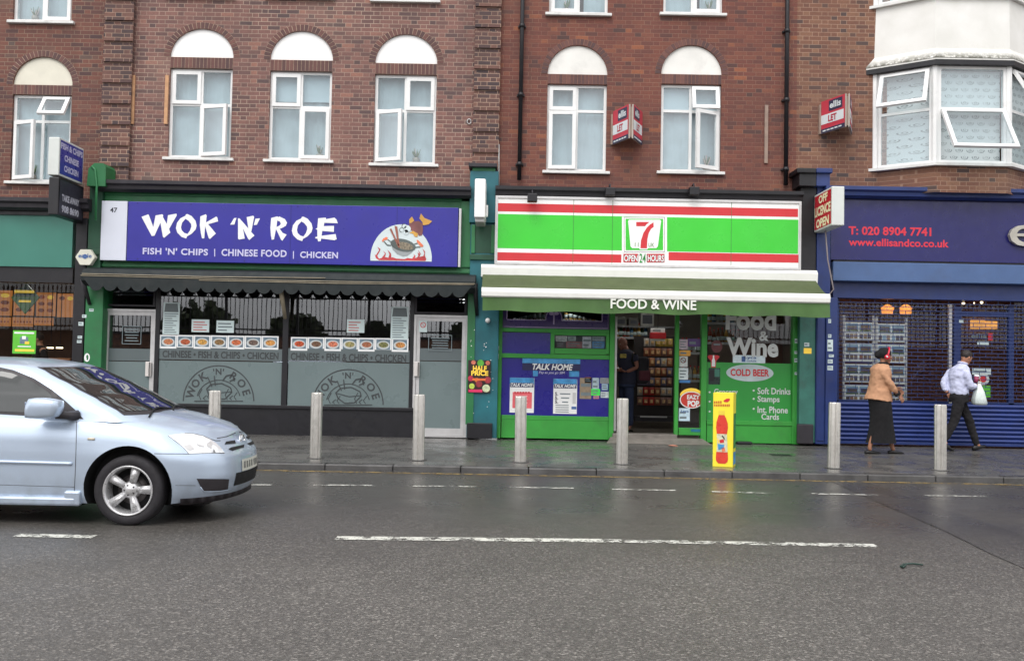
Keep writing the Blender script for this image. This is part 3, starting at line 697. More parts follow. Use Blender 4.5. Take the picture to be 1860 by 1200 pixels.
for cx, cy in ((397, 728), (632, 735)):
    L_ = MB(); pxband(L_, [(cx + 64 * math.cos(R(a)), cy - 64 * math.sin(R(a))) for a in range(0, 181, 6)], 2.2, yt, ETCH)
    arcletters(L_, 'WOK', cx, cy, 46, 14, 163, 122, yt, ETCH); arcletters(L_, "'N'", cx, cy, 48, 11, 99, 81, yt, ETCH); arcletters(L_, 'ROE', cx, cy, 46, 14, 58, 17, yt, ETCH)
    pxband(L_, [(cx + 40 * math.cos(R(a)), cy - 38 * math.sin(R(a))) for a in range(14, 171, 8)], 1.6, yt - .002, ETCH)
    wk = [(cx - 22, cy - 22), (cx - 14, cy - 30), (cx + 6, cy - 32), (cx + 22, cy - 24), (cx + 24, cy - 16), (cx + 12, cy - 4), (cx - 6, cy - 3), (cx - 18, cy - 12)]
    pxband(L_, wk + wk[:1], 2, yt - .004, ETCH); pxband(L_, [(cx - 20, cy - 21), (cx + 2, cy - 15), (cx + 23, cy - 17)], 1.5, yt - .004, ETCH)
    for k in range(-4, 5):
        bxx = cx + k * 8; hh = 10 + 6 * ((k * 7) % 3)
        if abs(k) > 1: pxband(L_, [(bxx, cy - 2), (bxx - 4, cy - hh * .5), (bxx + 2, cy - hh)], 1.4, yt - .002, ETCH)
    pxband(L_, [(cx - 44, cy), (cx + 44, cy)], 1.6, yt - .006, ETCH)
    pxband(L_, [(cx - 12, cy - 26), (cx - 20, cy - 44)], 1.8, yt - .006, ETCH); pxband(L_, [(cx - 6, cy - 28), (cx - 8, cy - 46)], 1.8, yt - .006, ETCH)
    pxband(L_, [(cx + 8, cy - 38), (cx + 14, cy - 46), (cx + 24, cy - 48), (cx + 30, cy - 40), (cx + 20, cy - 36)], 2, yt - .008, ETCH)
    L_.build('film_emblem', fo)
def shopdoor(parent, fr, leaf, tr, hx, lbl, yb=YG - .02):
    d = MB(); a, b, c, e = RC(*fr, yb); q = RC(*leaf, yb); t = .045
    d.prism([[(a, c), (b, c), (b, e), (a, e)], [(a + t, c + .02), (a + t, e - t), (b - t, e - t), (b - t, c + .02)]], yb, yb + .09, ALU)
    l0, l1, l2, l3 = a + t + .004, b - t - .004, c + .024, e - t - .004; s = .062
    d.prism([[(l0, l2), (l1, l2), (l1, l3), (l0, l3)], [(l0 + s, l2 + .13), (l0 + s, l3 - s), (l1 - s, l3 - s), (l1 - s, l2 + .13)]], yb + .02, yb + .07, ALU)
    do = d.build('door', parent, lbl)
    p = MB(); p.box(l0 + s, l1 - s, yb + .035, yb + .045, l2 + .13, l3 - s, SHOPGLASS); p.build('pane', do)
    p = MB(); z1 = W((fr[0] + fr[2]) / 2, 643, yb)[1]
    p.box(l0 + s, l1 - s, yb + .031, yb + .0345, l2 + .13, z1 - .13, FROST); p.box(l0 + s, l1 - s, yb + .031, yb + .0345, z1 - .115, z1 + .1, FROSTD); p.build('frosted_film', do)
    h = MB(); hz = W(hx, 670, yb)[1]; X = W(hx, 670, yb)[0]
    h.box(X - .05, X + .05, yb - .035, yb - .002, hz - .13, hz + .13, mat('door_plate', C3(214, 208, 204), .45, .1), .01); h.tube([(X + .03, yb - .05, hz - .12), (X + .03, yb - .06, hz), (X + .03, yb - .05, hz + .12)], .008, BLACK); h.build('handle', do)
    g = MB(); ga, gb, gc, gd = RC(*tr, yb)
    g.prism([[(ga, gc), (gb, gc), (gb, gd), (ga, gd)], [(ga + .04, gc + .03), (ga + .04, gd - .03), (gb - .04, gd - .03), (gb - .04, gc + .03)]], yb + .01, yb + .07, LEAD)
    for k in range(3):
        zz = gc + .05 + k * (gd - gc - .08) / 3
        g.add([(ga + .04, yb, zz), (gb - .04, yb, zz), (gb - .04, yb + .05, zz + .08), (ga + .04, yb + .05, zz + .08)], [(0, 1, 2, 3)], SHOPGLASS)
    g.build('louvre_vent', do)
    return do
dl = shopdoor(bB, (183, 561, 282, 790), (192, 570, 272, 778), (187, 520, 282, 556), 270, 'aluminium glazed door left of the takeaway window')
dr = shopdoor(bB, (750, 572, 849, 793), (760, 580, 838, 785), (753, 534, 848, 570), 757, 'aluminium glazed door right of the takeaway window')
for do, r in ((dl, (222, 592, 257, 625)), (dr, (778, 608, 821, 637))):
    p = MB(); a, b, c, d = RC(*r, YG); y = YG - .008
    p.prism([[(a, c), (b, c), (b, d), (a, d)], [(a + .012, c + .012), (a + .012, d - .012), (b - .012, d - .012), (b - .012, c + .012)]], y, y + .002, INK)
    for k in range(5):
        w_ = random.uniform(.5, .8); zz = d - .05 - k * (d - c - .07) / 5; p.box(a + (b - a) * (1 - w_) / 2, b - (b - a) * (1 - w_) / 2, y, y + .002, zz - .018, zz, INK)
    p.build('door_lettering', do)
# food photographs, menus and notices stuck in the window
def sheet(name, r, Y, label, cat, m=PAPER, lines=0, inkm=INK, group=None, top=None, thick=.003, tilt=0):
    s = MB(); a, b, c, d = RC(*r, Y); s.box(a, b, Y, Y + thick, c, d, m)
    z = d - (d - c) * (.32 if top else .1)
    if top: s.add([(a + .02, Y - .003, z + .01), (b - .02, Y - .003, z + .01), (b - .04, Y - .003, d - .02), (a + .04, Y - .003, d - .02)], [(0, 1, 2, 3)], top)
    for k in range(lines):
        zz = z - (z - c - .02) * (k + .5) / lines; w_ = random.uniform(.45, .85); x0 = a + (b - a) * .1
        s.box(x0, x0 + (b - a) * w_, Y - .003, Y - .0005, zz - .25 * (z - c) / lines, zz + .1 * (z - c) / lines, inkm)
    return s.build(name, label=label, cat=cat, group=group)
PLATE = mat('plate_white', C3(200, 205, 205), .5)
PBACK = mat('photo_backdrop', C3(104, 124, 138), .6, var=.3, scale=9)
FOODS = [C3(190, 120, 80), C3(170, 84, 50), C3(200, 150, 70), C3(130, 100, 60), C3(190, 100, 60), C3(110, 90, 80), C3(200, 140, 70), C3(190, 80, 40), C3(110, 80, 60), C3(210, 120, 90), C3(150, 140, 90), C3(160, 100, 70), C3(120, 120, 70), C3(190, 130, 70)]
foodn = ['pink noodles', 'red saucy pieces', 'golden pieces', 'dark mixed stir fry', 'orange pieces', 'grey meat', 'golden noodles', 'bright orange pieces', 'brown beef strips', 'pink rice', 'pale green noodles', 'brown stir fry', 'green vegetables', 'golden fried noodles']
for w_, (x0, x1, y0, y1) in enumerate([(290, 506, 608, 634), (528, 742, 612, 639)]):
    for k in range(7):
        a0 = x0 + (x1 - x0) * k / 7; a1 = x0 + (x1 - x0) * (k + 1) / 7; yo = y0 + (y1 - y0) * .08 * k / 7 * 1.2; i = w_ * 7 + k
        s = MB(); Y = YG - .003 + .0012 * (k % 2); a, b, c, d = RC(a0 + .2, yo, a1 - .2, yo + 24.5, Y)
        s.box(a, b, Y, Y + .001, c, d, TXTW); s.add([(a + .025, Y - .002, c + .035), (b - .025, Y - .002, c + .035), (b - .025, Y - .002, d - .025), (a + .025, Y - .002, d - .025)], [(0, 1, 2, 3)], PBACK)
        cx, cz = (a + b) / 2, (c + d) / 2; s.poly(arc(cx, cz - .005, .115, .075, 0, 342, 19), Y - .004, PLATE)
        fm = mat('food_%d' % i, FOODS[i], .6, var=.6, scale=45); s.poly(arc(cx + .005, cz, .085, .05, 0, 342, 19), Y - .006, fm)
        s.build('food_photo', label='photo of %s on a plate, %s in the %s window row' % (foodn[i], ['first', 'second', 'third', 'middle', 'fifth', 'sixth', 'last'][k], ['left', 'right'][w_]), cat='food photo', group='food photographs along the takeaway window')
sheet('menu_sheet', (296, 549, 326, 607), YG - .004, 'tall pale printed menu at the left end of the takeaway window', 'menu', lines=9, top=FROSTD, group='printed menus in the takeaway window')
sheet('menu_sheet', (710, 557, 742, 616), YG - .004, 'tall pale printed menu at the right end of the takeaway window', 'menu', lines=9, top=FROSTD, group='printed menus in the takeaway window')
sheet('notice', (348, 580, 380, 603), YG - .004, 'white notice with red lines above the food photos, left of a plainer notice', 'notice', lines=4, inkm=REDINK, group='notices in the takeaway window')
sheet('notice', (393, 582, 425, 604), YG - .004, 'white notice with short grey lines right of the red lined notice', 'notice', lines=3, group='notices in the takeaway window')
sheet('notice', (630, 580, 662, 604), YG - .004, 'pale notice with red lines alone in the right takeaway window', 'notice', lines=4, inkm=REDINK, group='notices in the takeaway window')
s = sheet('no_smoking_sign', (761, 582, 776, 603), YG - .026, 'small white no smoking sign in the right takeaway door', 'sign', lines=0)
p = MB(); q = W(768.5, 590, YG - .03); RED = mat('sign_red', C3(205, 44, 52), .4, var=.05)
p.prism([arc(q[0], q[1], .05, .05, 0, 350, 20), arc(q[0], q[1], .038, .038, 0, 350, 20)], YG - .031, YG - .029, RED); p.add([(q[0] - .03, YG - .0305, q[1] + .025), (q[0] - .025, YG - .0305, q[1] + .03), (q[0] + .03, YG - .0305, q[1] - .025), (q[0] + .025, YG - .0305, q[1] - .03)], [(0, 1, 2, 3)], RED); p.build('prohibition_ring', s)
# inside of the takeaway: added counter, its dark red imitates the mirrored brick wall
ct = thing('counter', 'added counter in the takeaway, dark red in place of the mirrored brick wall', 'counter', (-3, 19, FZ))
MB().box(W(300, 700, 19)[0], W(740, 700, 19)[0], 18.8, 19.4, FZ, 1.25, mat('mirrored_wall_red', C3(92, 40, 38), .5)).build('front', ct)
MB().box(W(300, 700, 19)[0] - .05, W(740, 700, 19)[0] + .05, 18.7, 19.45, 1.251, 1.3, LEAD).build('top', ct)

# --- pilasters
m = MB(); bx(m, (132, 395, 152, 794), YP, 16.6, BLACK, .01); m.build('pilaster', bA)
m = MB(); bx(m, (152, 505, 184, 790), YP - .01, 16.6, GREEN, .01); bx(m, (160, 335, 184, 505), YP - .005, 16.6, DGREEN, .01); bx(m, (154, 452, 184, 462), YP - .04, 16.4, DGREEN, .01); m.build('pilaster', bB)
m = MB(); a, b, c, d = RC(158, 296, 192, 338, 16.0)
m.prism([(a, c), (b, c), (b, d - .06), (b - .05, d), (a + .12, d), (a + .02, d - .1)], 16.0, 16.5, GREEN)
m.tube([((a + b) / 2 + .02, 15.99, c - .6), ((a + b) / 2 + .02, 15.985, c), ((a + b) / 2 - .02, 15.99, d - .12), (a + .08, 15.99, d - .06)], .022, GREEN); m.build('pilaster_capital', bB)
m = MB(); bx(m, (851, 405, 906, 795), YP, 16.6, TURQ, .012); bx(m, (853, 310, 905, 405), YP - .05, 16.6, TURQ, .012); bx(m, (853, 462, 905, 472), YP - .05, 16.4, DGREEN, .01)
for r in [(856, 408, 863, 460), (892, 408, 900, 460), (858, 300, 900, 312)]: bx(m, r, YP - .03, YP - .001, GREEN, .006)
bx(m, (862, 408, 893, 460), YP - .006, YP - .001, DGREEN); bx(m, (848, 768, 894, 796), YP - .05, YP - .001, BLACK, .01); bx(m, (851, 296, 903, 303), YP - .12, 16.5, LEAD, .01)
bx(m, (848, 505, 862, 770), YP - .02, YP - .001, GREEN)
m.build('pilaster', bB)
m = MB(); bx(m, (1454, 335, 1483, 545), YP, 16.6, BLACK, .012); bx(m, (1452, 545, 1481, 803), YP + .02, 16.6, mat('teal_paint', C3(58, 116, 104), .5, var=.18, dirt=.4), .01); bx(m, (1448, 770, 1478, 806), YP - .04, YP + .018, LEAD, .02); m.build('pilaster', bC)
m = MB(); bx(m, (1483, 335, 1508, 806), YP - .02, 16.6, BLUE, .012); bx(m, (1500, 540, 1521, 806), YP - .06, YP - .022, BLUE, .01); bx(m, (1484, 545, 1498, 800), YP - .035, YP - .021, BLUE, .01); m.build('pilaster', bD)
m = MB()
for r0, r1, mm in (((1452, 312, 1483, 338), (1448, 305, 1483, 314), BLACK), ((1483, 312, 1508, 338), (1483, 305, 1513, 314), BLUE)): bx(m, r0, YP - .16, 16.5, mm, .01); bx(m, r1, YP - .22, 16.5, mm, .015)
m.build('pilaster_capital', bD)

# --- building A: sandwich shop
m = MB(); bx(m, (-700, 383, 133, 478), YF - .06, 16.5, mat('teal_fascia', C3(58, 122, 108), .4, var=.06, scale=2, dirt=.1)); m.build('fascia_panel', bA)
m = MB(); bx(m, (-700, 372, 140, 384), YF - .1, 16.5, BLACK); bx(m, (-700, 478, 133, 506), YF - .02, 16.55, BLACK); bx(m, (-700, 742, 133, 790), YG - .02, 16.5, BLACK); bx(m, (-330, 505, -310, 790), YG - .02, 16.5, BLACK); fo = m.build('shop_window', bA)
p = MB(); bx(p, (-310, 505, 133, 744), YG + .01, YG + .022, CLEARGLASS); bx(p, (-690, 505, -330, 744), YG + .01, YG + .022, CLEARGLASS); p.build('pane', fo)
BWALL = mat('brown_shop_wall', C3(92, 66, 52), .7, var=.2, scale=1.5)
room(bA, -15, W(133, 600, 16.6)[0], 16.56, 20.5, FZ, 3.45, BWALL, DFLOOR, mat('slatted_ceiling', C3(96, 72, 56), .6, var=.4, scale=2), 'sandwich_shop_room')
WARM = mat('menu_board', C3(178, 112, 56), .4, var=.2, scale=3, emit=.28); WARMR = mat('menu_food', C3(132, 62, 36), .5, var=.4, scale=12, emit=.12); FRAMEB = mat('board_frame', C3(60, 42, 34), .5); YEL = mat('menu_yellow', C3(212, 176, 60), .5, emit=.3)
mb_l = ['far left lit menu board with two columns of food', 'lit menu board half hidden behind the green diamond', 'lit menu board with six dark food pictures right of the green diamond', 'lit orange menu board at the right end of the row', 'small lit menu strip below the far left board', 'small lit menu strip below the green diamond', 'small lit menu strip right of and below the green diamond']
for i, r in enumerate([(-26, 527, 22, 573), (25, 529, 62, 573), (66, 531, 101, 574), (104, 533, 136, 576), (-20, 576, 20, 592), (22, 576, 60, 593), (62, 577, 97, 591)]):
    Y = 18.6; s = MB(); a, b, c, d = RC(*r, Y); s.box(a, b, Y, Y + .05, c, d, WARM); s.box(a - .02, b + .02, Y + .01, Y + .06, c - .02, d + .02, FRAMEB)
    if i < 4:
        for kx in range(2):
            for kz in range(3):
                if i == 3 and kz != 0: continue
                s.poly(arc(a + (b - a) * (.27 + .46 * kx), d - (d - c) * (.2 + .28 * kz), (b - a) * .17, (d - c) * .085, 0, 340, 14), Y - .004, YEL if (kx == 1 and kz == 0) else WARMR)
    else:
        for kx in range(6): s.box(a + (b - a) * (.08 + .15 * kx), a + (b - a) * (.16 + .15 * kx), Y - .004, Y - .001, c + (d - c) * .4, c + (d - c) * .62, WARMR)
    s.build('menu_board', label=mb_l[i], cat='menu board', group='lit menu boards in the sandwich shop')
s = MB(); Y = 16.9; DG = mat('diamond_green', C3(72, 112, 60), .4, var=.1); DG2 = mat('diamond_dark_green', C3(44, 66, 46), .4)
s.prism(PP([(20, 540), (48, 515), (71, 540), (45, 570)], 0, 0, 1, Y), Y, Y + .03, DG); s.poly(PP([(24, 538), (48, 517), (67, 538)], 0, 0, 1, Y - .004), Y - .004, DG2); bx(s, (26, 527, 62, 532), Y - .008, Y - .005, YEL)
bx(s, (34, 545, 56, 549), Y - .008, Y - .005, YEL); s.tube([W(48, 515, Y)[:1] + (Y + .01, W(48, 515, Y)[1]), W(48, 515, Y)[:1] + (Y + .01, 3.44)], .005, ALU)
s.build('hanging_sign', label='green diamond shaped sign hanging inside the sandwich shop window', cat='sign')
s = MB(); Y = YG - .002; LIME = mat('lime_poster', C3(96, 190, 56), .5, var=.06)
bx(s, (23, 600, 65, 642), Y, Y + .003, LIME); bx(s, (26, 603, 62, 606), Y - .003, Y - .001, TXTW); bx(s, (36, 612, 51, 624), Y - .003, Y - .001, PBACK); bx(s, (40, 610, 47, 616), Y - .005, Y - .0035, TXTW); bx(s, (45, 620, 53, 625), Y - .006, Y - .0035, YEL)
bx(s, (32, 628, 56, 630), Y - .003, Y - .001, TXTW); bx(s, (27, 634, 62, 638), Y - .003, Y - .001, YEL); s.build('poster', label='square lime green poster on the sandwich shop window above the car roof', cat='poster')
LAMP = mat('lamp_glow', (1, .74, .45, 1), .5, emit=4.0); LAMPW = mat('lamp_white', (1, .96, .9, 1), .5, emit=5.0)
s = MB(); q = W(71, 508, 17.2); s.lathe([(.09, -.02), (.09, .0), (.05, .04)], ALU, 16, Matrix.Translation((q[0], 17.2, q[1] + .03))); s.lathe([(.0, -.021), (.075, -.022)], LAMPW, 16, Matrix.Translation((q[0], 17.2, q[1] + .03))); s.build('downlight', label='round white downlight under the sandwich shop ceiling', cat='ceiling light')
for x0, lb in ((84, 'small glowing counter lamp in the sandwich shop, nearer the server'), (101, 'small glowing counter lamp in the sandwich shop, nearer the pilaster')):
    s = MB(); bx(s, (x0 + 1, 630.5, x0 + 11, 632.5), 17.9, 17.95, LAMP); bx(s, (x0 - .5, 627.5, x0 + 12.5, 629.6), 17.88, 17.97, LEAD); a, b, c, d = RC(x0, 628, x0 + 12, 633, 17.9); s.tube([((a + b) / 2, 17.95, d), ((a + b) / 2, 17.95, 3.44)], .008, LEAD, 6); s.build('counter_lamp', label=lb, cat='lamp', group='counter lamps in the sandwich shop')
ct = thing('counter', 'pale brown serving counter in the sandwich shop behind the car roof', 'counter', (-8.6, 17.8, FZ))
a, b, c, d = RC(76, 650, 130, 700, 17.6); MB().box(-13, b, 17.6, 18.1, FZ, d - .04, BWALL).build('front', ct); MB().box(-13, b, 17.52, 18.15, d - .039, d, mat('counter_top', C3(190, 130, 90), .4)).build('top', ct)

# --- building C: convenience store
m = MB(); bx(m, (897, 556, 911, 795), YG - .04, YG + .1, BRIGHT, .008)
for r in [(1107, 556, 1116, 795), (1274, 556, 1284, 803), (1440, 556, 1454, 806)]: bx(m, r, YG - .05, YG + .1, BRIGHT, .008)
for r in [(911, 597, 1107, 604), (911, 643, 1107, 651), (911, 755, 1107, 763), (1000, 604, 1007, 643), (1101, 604, 1107, 643)]: bx(m, r, YG - .02, YG + .08, BRIGHT, .006)
bx(m, (911, 763, 1107, 796), YG - .015, YG + .08, BRIGHT); bx(m, (1284, 772, 1440, 804), YG - .015, YG + .08, BRIGHT); bx(m, (1284, 764, 1440, 772), YG - .035, YG + .08, BRIGHT, .006)
bx(m, (1226, 556, 1233, 790), YG - .03, YG + .07, BRIGHT, .006); bx(m, (1233, 777, 1274, 790), YG - .03, YG + .07, BRIGHT, .006); bx(m, (1007, 633, 1101, 643), YG - .012, YG + .06, BRIGHT); bx(m, (1007, 604, 1101, 609), YG - .012, YG + .06, BRIGHT)
bx(m, (896, 490, 1456, 560), YF + .1, YG + .12, LEAD); bx(m, (896, 360, 1458, 490), YF + .02, 16.5, BLACK)
sf = m.build('shopfront_frame', bC)
IND = mat('indigo_panel', C3(36, 32, 132), .3, var=.05, scale=2); PUR = mat('purple_panel', C3(50, 28, 98), .3, var=.06); LAV = mat('lavender_line', C3(176, 160, 200), .4)
p = MB(); bx(p, (911, 651, 1107, 755), YG + .01, YG + .03, IND); bx(p, (911, 604, 1000, 643), YG + .01, YG + .03, IND); p.build('blue_panel', sf)
p = MB(); Y = YG + .008; a, b, c, d = RC(911, 548, 1107, 597, Y); qa, qb, qc, qd = RC(921, 546, 1094, 582, Y)
cxm = W(1006, 582, Y)[0]; bump = [(cxm + .145 * math.cos(R(t)), qc + .19 * math.sin(R(t)) ** .7 if 0 < t < 180 else qc) for t in range(0, 181, 15)]
hole = [(qb, qc)] + bump + [(qa, qc), (qa, qd), (qb, qd)]
p.prism([[(a, c), (b, c), (b, d), (a, d)], hole[::-1]], Y, Y + .02, PUR)
for i in range(len(hole)):
    (x0, z0), (x1, z1) = hole[i], hole[(i + 1) % len(hole)]; p.tube([(x0, Y - .002, z0), (x1, Y - .002, z1)], .009, LAV, 5)
p.tube([(a + .01, Y - .002, c + .02), (b - .02, Y - .002, c + .02), (b - .02, Y - .002, d)], .009, LAV, 5)
zc = qc + .05; p.box(cxm - .012, cxm + .012, Y - .004, Y - .001, zc - .12, zc + .06, LAV)
for sx in (-.045, .045): p.poly(arc(cxm + sx, zc + .075, .045, .03, 0, 340, 12), Y - .004, LAV)
p.build('purple_panel', sf)
for r in [(921, 546, 1094, 582), (1007, 609, 1101, 633), (1233, 556, 1274, 777), (1284, 556, 1440, 764)]:
    p = MB(); bx(p, r, YG + .035, YG + .045, CLEARGLASS); p.build('pane', sf)
VIN = mat('green_vinyl', C3(48, 150, 62), .4, var=.06, scale=2)
p = MB(); bx(p, (1284, 659, 1440, 764), YG + .026, YG + .034, VIN); p.build('green_vinyl', sf)
L_ = MB(); Y = YG + .02; GV = mat('silver_vinyl', C3(206, 210, 208), .4, var=.04)
L_.tpx('Food', (1318, 560, 1410, 600), Y, GV, bold=.035); L_.tpx('&', (1379, 601, 1396, 619), Y, GV, bold=.03); L_.tpx('Wine', (1319, 613, 1414, 648), Y, GV, bold=.04); L_.build('silver_lettering', sf); L_ = MB()
for t, r in (('Grocery', (1297, 706, 1340, 719)), ('T', (1297, 723, 1303, 733)), ('T', (1297, 741, 1303, 751)), ('Soft Drinks', (1376, 704, 1436, 716)), ('Stamps', (1376, 719, 1416, 733)), ('Int. Phone', (1376, 738, 1431, 750)), ('Cards', (1383, 751, 1415, 762))): L_.tpx(t, r, Y, GV, bold=.02)
for x, y in ((1289, 712), (1289, 729), (1289, 747), (1369, 709), (1369, 724), (1369, 742)): q = W(x, y, Y); L_.poly(arc(q[0], q[1], .018, .018, 0, 330, 11), Y, GV)
L_.build('price_list', sf); L_ = MB()
q = W(1362, 677, Y); L_.poly(arc(q[0], q[1], .42, .152, 0, 355, 40), Y, mat('pale_oval', C3(190, 205, 208), .4)); L_.tpx('COLD BEER', (1327, 670, 1397, 683), Y - .004, RED, bold=.03)
L_.build('oval_lettering', sf)
CREAMW = mat('store_wall', C3(120, 112, 104), .7, var=.2, scale=1.5)
xs0, xs1 = W(906, 600, 16.55)[0], W(1450, 600, 16.55)[0]
room(bC, xs0, xs1, 16.56, 21.2, FZ + .05, 3.3, CREAMW, DFLOOR, mat('store_ceiling', C3(140, 138, 132), .8), 'store_room')
m = MB(); bx(m, (1113, 788, 1230, 797), YG - .12, YG + .2, mat('door_step', C3(120, 114, 108), .5, var=.2, scale=6, dirt=.4), .01)
a, b, c, d = RC(1100, 790, 1285, 800, 16.2)
m.add([(a, 16.02, pave_z(16.0) + .004), (b + .05, 16.02, pave_z(16.0) + .004), (b - .08, YG - .121, c + .045), (a + .1, YG - .121, c + .045)], [(0, 1, 2, 3)], mat('door_step', (0, 0, 0))); m.build('door_step', bC)
m = MB(); a, b, c, d = RC(1116, 560, 1226, 790, YG)                     # aluminium door, opened inwards
m.box(a + .01, a + .05, YG + .08, YG + .85, c + .06, c + 2.1, ALU, .005); do = m.build('open_door', bC)
BACKP = mat('display_backing', C3(70, 72, 80), .6, var=.3, scale=4)
p = MB(); bx(p, (1007, 606, 1101, 640), YG + .075, YG + .08, BACKP); bx(p, (911, 546, 1107, 586), 17.4, 17.45, BACKP); p.build('display_backing', bC)

# --- building D: estate agent behind a roller shutter
m = MB(); bx(m, (1507, 368, 2500, 481), YF - .08, 16.5, NAVY); bx(m, (1507, 367, 2500, 370), YF - .1, YF - .081, BLACK); fb = m.build('fascia_panel', bD)
m = MB(); bx(m, (1512, 484, 2500, 519), YF - .14, 16.5, PBLUE, .012); bx(m, (1512, 478, 2500, 484), YF - .06, 16.5, BLACK); m.build('shutter_box', bD)
m = MB(); bx(m, (1512, 518, 2500, 550), YF + .06, 16.6, BLUE, .005); m.build('header_rail', bD)
L_ = MB(); Y = YF - .084; RT = mat('red_lettering', C3(214, 44, 66), .4, var=.04)
L_.tpx('T: 020 8904 7741', (1541, 412, 1692, 428), Y, RT, bold=.03); L_.tpx('www.ellisandco.co.uk', (1541, 434, 1724, 448), Y, RT, bold=.025); L_.build('fascia_lettering', fb)
v, f_ = text_mesh('e', .0); a, b, c, d = RC(1834, 408, 1892, 448, YF - .16)
xs = [q[0] for q in v]; ys = [q[1] for q in v]; pts = [(a + (q[0] - min(xs)) / (max(xs) - min(xs)) * (b - a), c + (q[1] - min(ys)) / (max(ys) - min(ys)) * (d - c)) for q in v]
e = MB(); n = len(pts); SILV = mat('silver_letter', C3(178, 174, 164), .35, .2, dirt=.15)
e.add([(x_, YF - .16, z_) for x_, z_ in pts] + [(x_, YF - .085, z_) for x_, z_ in pts], [tuple(q) for q in f_], SILV)
edges = {}
for q in f_:
    for i in range(len(q)): edges[(q[i], q[(i + 1) % len(q)])] = 1
e.add([(x_, YF - .16, z_) for x_, z_ in pts] + [(x_, YF - .085, z_) for x_, z_ in pts], [(i, n + i, n + j, j) for (i, j) in edges if (j, i) not in edges], SILV)
e.build('raised_letter', fb)
WARMW = mat('agent_wall', C3(112, 66, 56), .7, var=.25, scale=1.2)
room(bD, W(1521, 600, 16.7)[0], 14.5, 16.66, 20.5, FZ, 3.2, WARMW, DFLOOR, DWALL, 'agent_office')
f = MB()
for r in [(1512, 540, 1524, 806), (1733, 556, 1745, 806), (1832, 556, 1842, 806), (1745, 566, 1832, 575), (2200, 540, 2215, 806)]: bx(f, r, 16.56, 16.64, BLUE, .005)
bx(f, (1724, 552, 1729, 735), 16.55, 16.6, ALU); bx(f, (1521, 735, 2500, 806), 16.56, 16.64, BLUE); fo = f.build('shop_window', bD)
p = MB(); bx(p, (1524, 550, 1733, 735), 16.59, 16.6, CLEARGLASS); p.build('pane', fo)
p = MB(); bx(p, (1745, 575, 1832, 735), 16.59, 16.6, CLEARGLASS); bx(p, (1745, 552, 1832, 566), 16.59, 16.6, CLEARGLASS); p.build('pane', fo)
p = MB(); bx(p, (1842, 550, 2200, 735), 16.59, 16.6, CLEARGLASS); p.build('pane', fo)
g = MB(); YS = 16.44; SBL = mat('shutter_blue', C3(31, 52, 116), .38, var=.12, scale=5, dirt=.2); GR = mat('shutter_bar', C3(52, 66, 112), .35, .3, dirt=.1)
xa, xb_ = W(1521, 640, YS)[0], 14.0
zt, zb_ = W(1690, 548, YS)[1], W(1690, 732, YS)[1]; nb = 27
for i in range(nb):
    z = zb_ + (zt - zb_) * (i + .5) / nb; g.box(xa, xb_, YS, YS + .014, z - .0055, z + .0055, GR)
    k = 0; x = xa + (.11 if i % 2 else 0)
    while x < xb_: g.box(x, x + .007, YS + .002, YS + .012, z + .0055, z + (zt - zb_) / nb - .0055, GR); x += .22
go = g.build('roller_shutter', bD, 'blue roller shutter with an open grille above solid ribbed laths')
z0 = W(1690, 803, YS)[1]; n = 9; prof = []
for i in range(n):
    h = (zb_ - z0) / n; a = z0 + i * h
    prof += [(YS + .03, a + .002), (YS + .004, a + h * .18), (YS - .012, a + h * .5), (YS + .004, a + h * .84), (YS + .03, a + h * .97)]
s = MB(); vv = [(xa, y, z) for y, z in prof] + [(xb_, y, z) for y, z in prof]; k = len(prof); s.add(vv, [(i, k + i, k + i + 1, i + 1) for i in range(k - 1)], SBL)
s.box(xa, xb_, YS + .031, YS + .04, z0, zb_, SBL); s.box(xa, xb_, YS - .015, YS + .045, z0 - .05, z0 - .001, BLUE, .006); s.build('solid_laths', go)
# estate agent's window racks
SKYC = mat('print_sky', C3(140, 170, 196), .6, var=.15, scale=6); HOUSEC = [mat('print_house_%d' % i, c, .6, var=.35, scale=14) for i, c in enumerate([C3(120, 100, 86), C3(96, 84, 84), C3(150, 124, 96), C3(80, 70, 78), C3(140, 96, 80)])]; GRASSC = mat('print_grass', C3(84, 104, 70), .6, var=.3, scale=12)
for ri, (x0, x1, yt_) in enumerate([(1533, 1587, 585), (1592, 1646, 588)]):
    Y = 16.95; rk = thing('display_rack', ['left aluminium rack of property cards behind the blue shutter', 'right aluminium rack of property cards behind the walking woman'][ri], 'display rack', (W((x0 + x1) / 2, 700, Y)[0], Y, FZ), 'racks of property cards')
    f = MB(); a, b, c, d = RC(x0, yt_ - 12, x1, 728, Y)
    for xx in (a, b): f.box(xx - .02, xx + .02, Y, Y + .04, FZ, d, ALU)
    f.build('frame', rk)
    for k in range(4):
        yy = yt_ + k * 38; cd_ = MB(); a, b, c, d = RC(x0 + 2, yy, x1 - 2, yy + 33, Y)
        if k == 3: f2 = .06
        cd_.box(a, b, Y + .01, Y + .014, c, d, TXTW)
        for j in range(2):
            pa = a + (b - a) * (.04 + .49 * j); pb = pa + (b - a) * .44; z1 = d - (d - c) * .06; z0_ = d - (d - c) * .5
            cd_.box(pa, pb, Y + .006, Y + .009, z0_, z1, SKYC); cd_.box(pa + .02, pb - .02, Y + .003, Y + .0055, z0_ + .02, z0_ + (z1 - z0_) * random.uniform(.55, .8), random.choice(HOUSEC)); cd_.box(pa, pb, Y + .002, Y + .004, z0_, z0_ + .025, GRASSC)
            for q in range(3): cd_.box(pa + (pb - pa) * q / 3, pa + (pb - pa) * (q / 3 + .28), Y + .006, Y + .009, c + (d - c) * .1, c + (d - c) * .36, random.choice(HOUSEC + [SKYC]))
        cd_.build('property_card', rk)
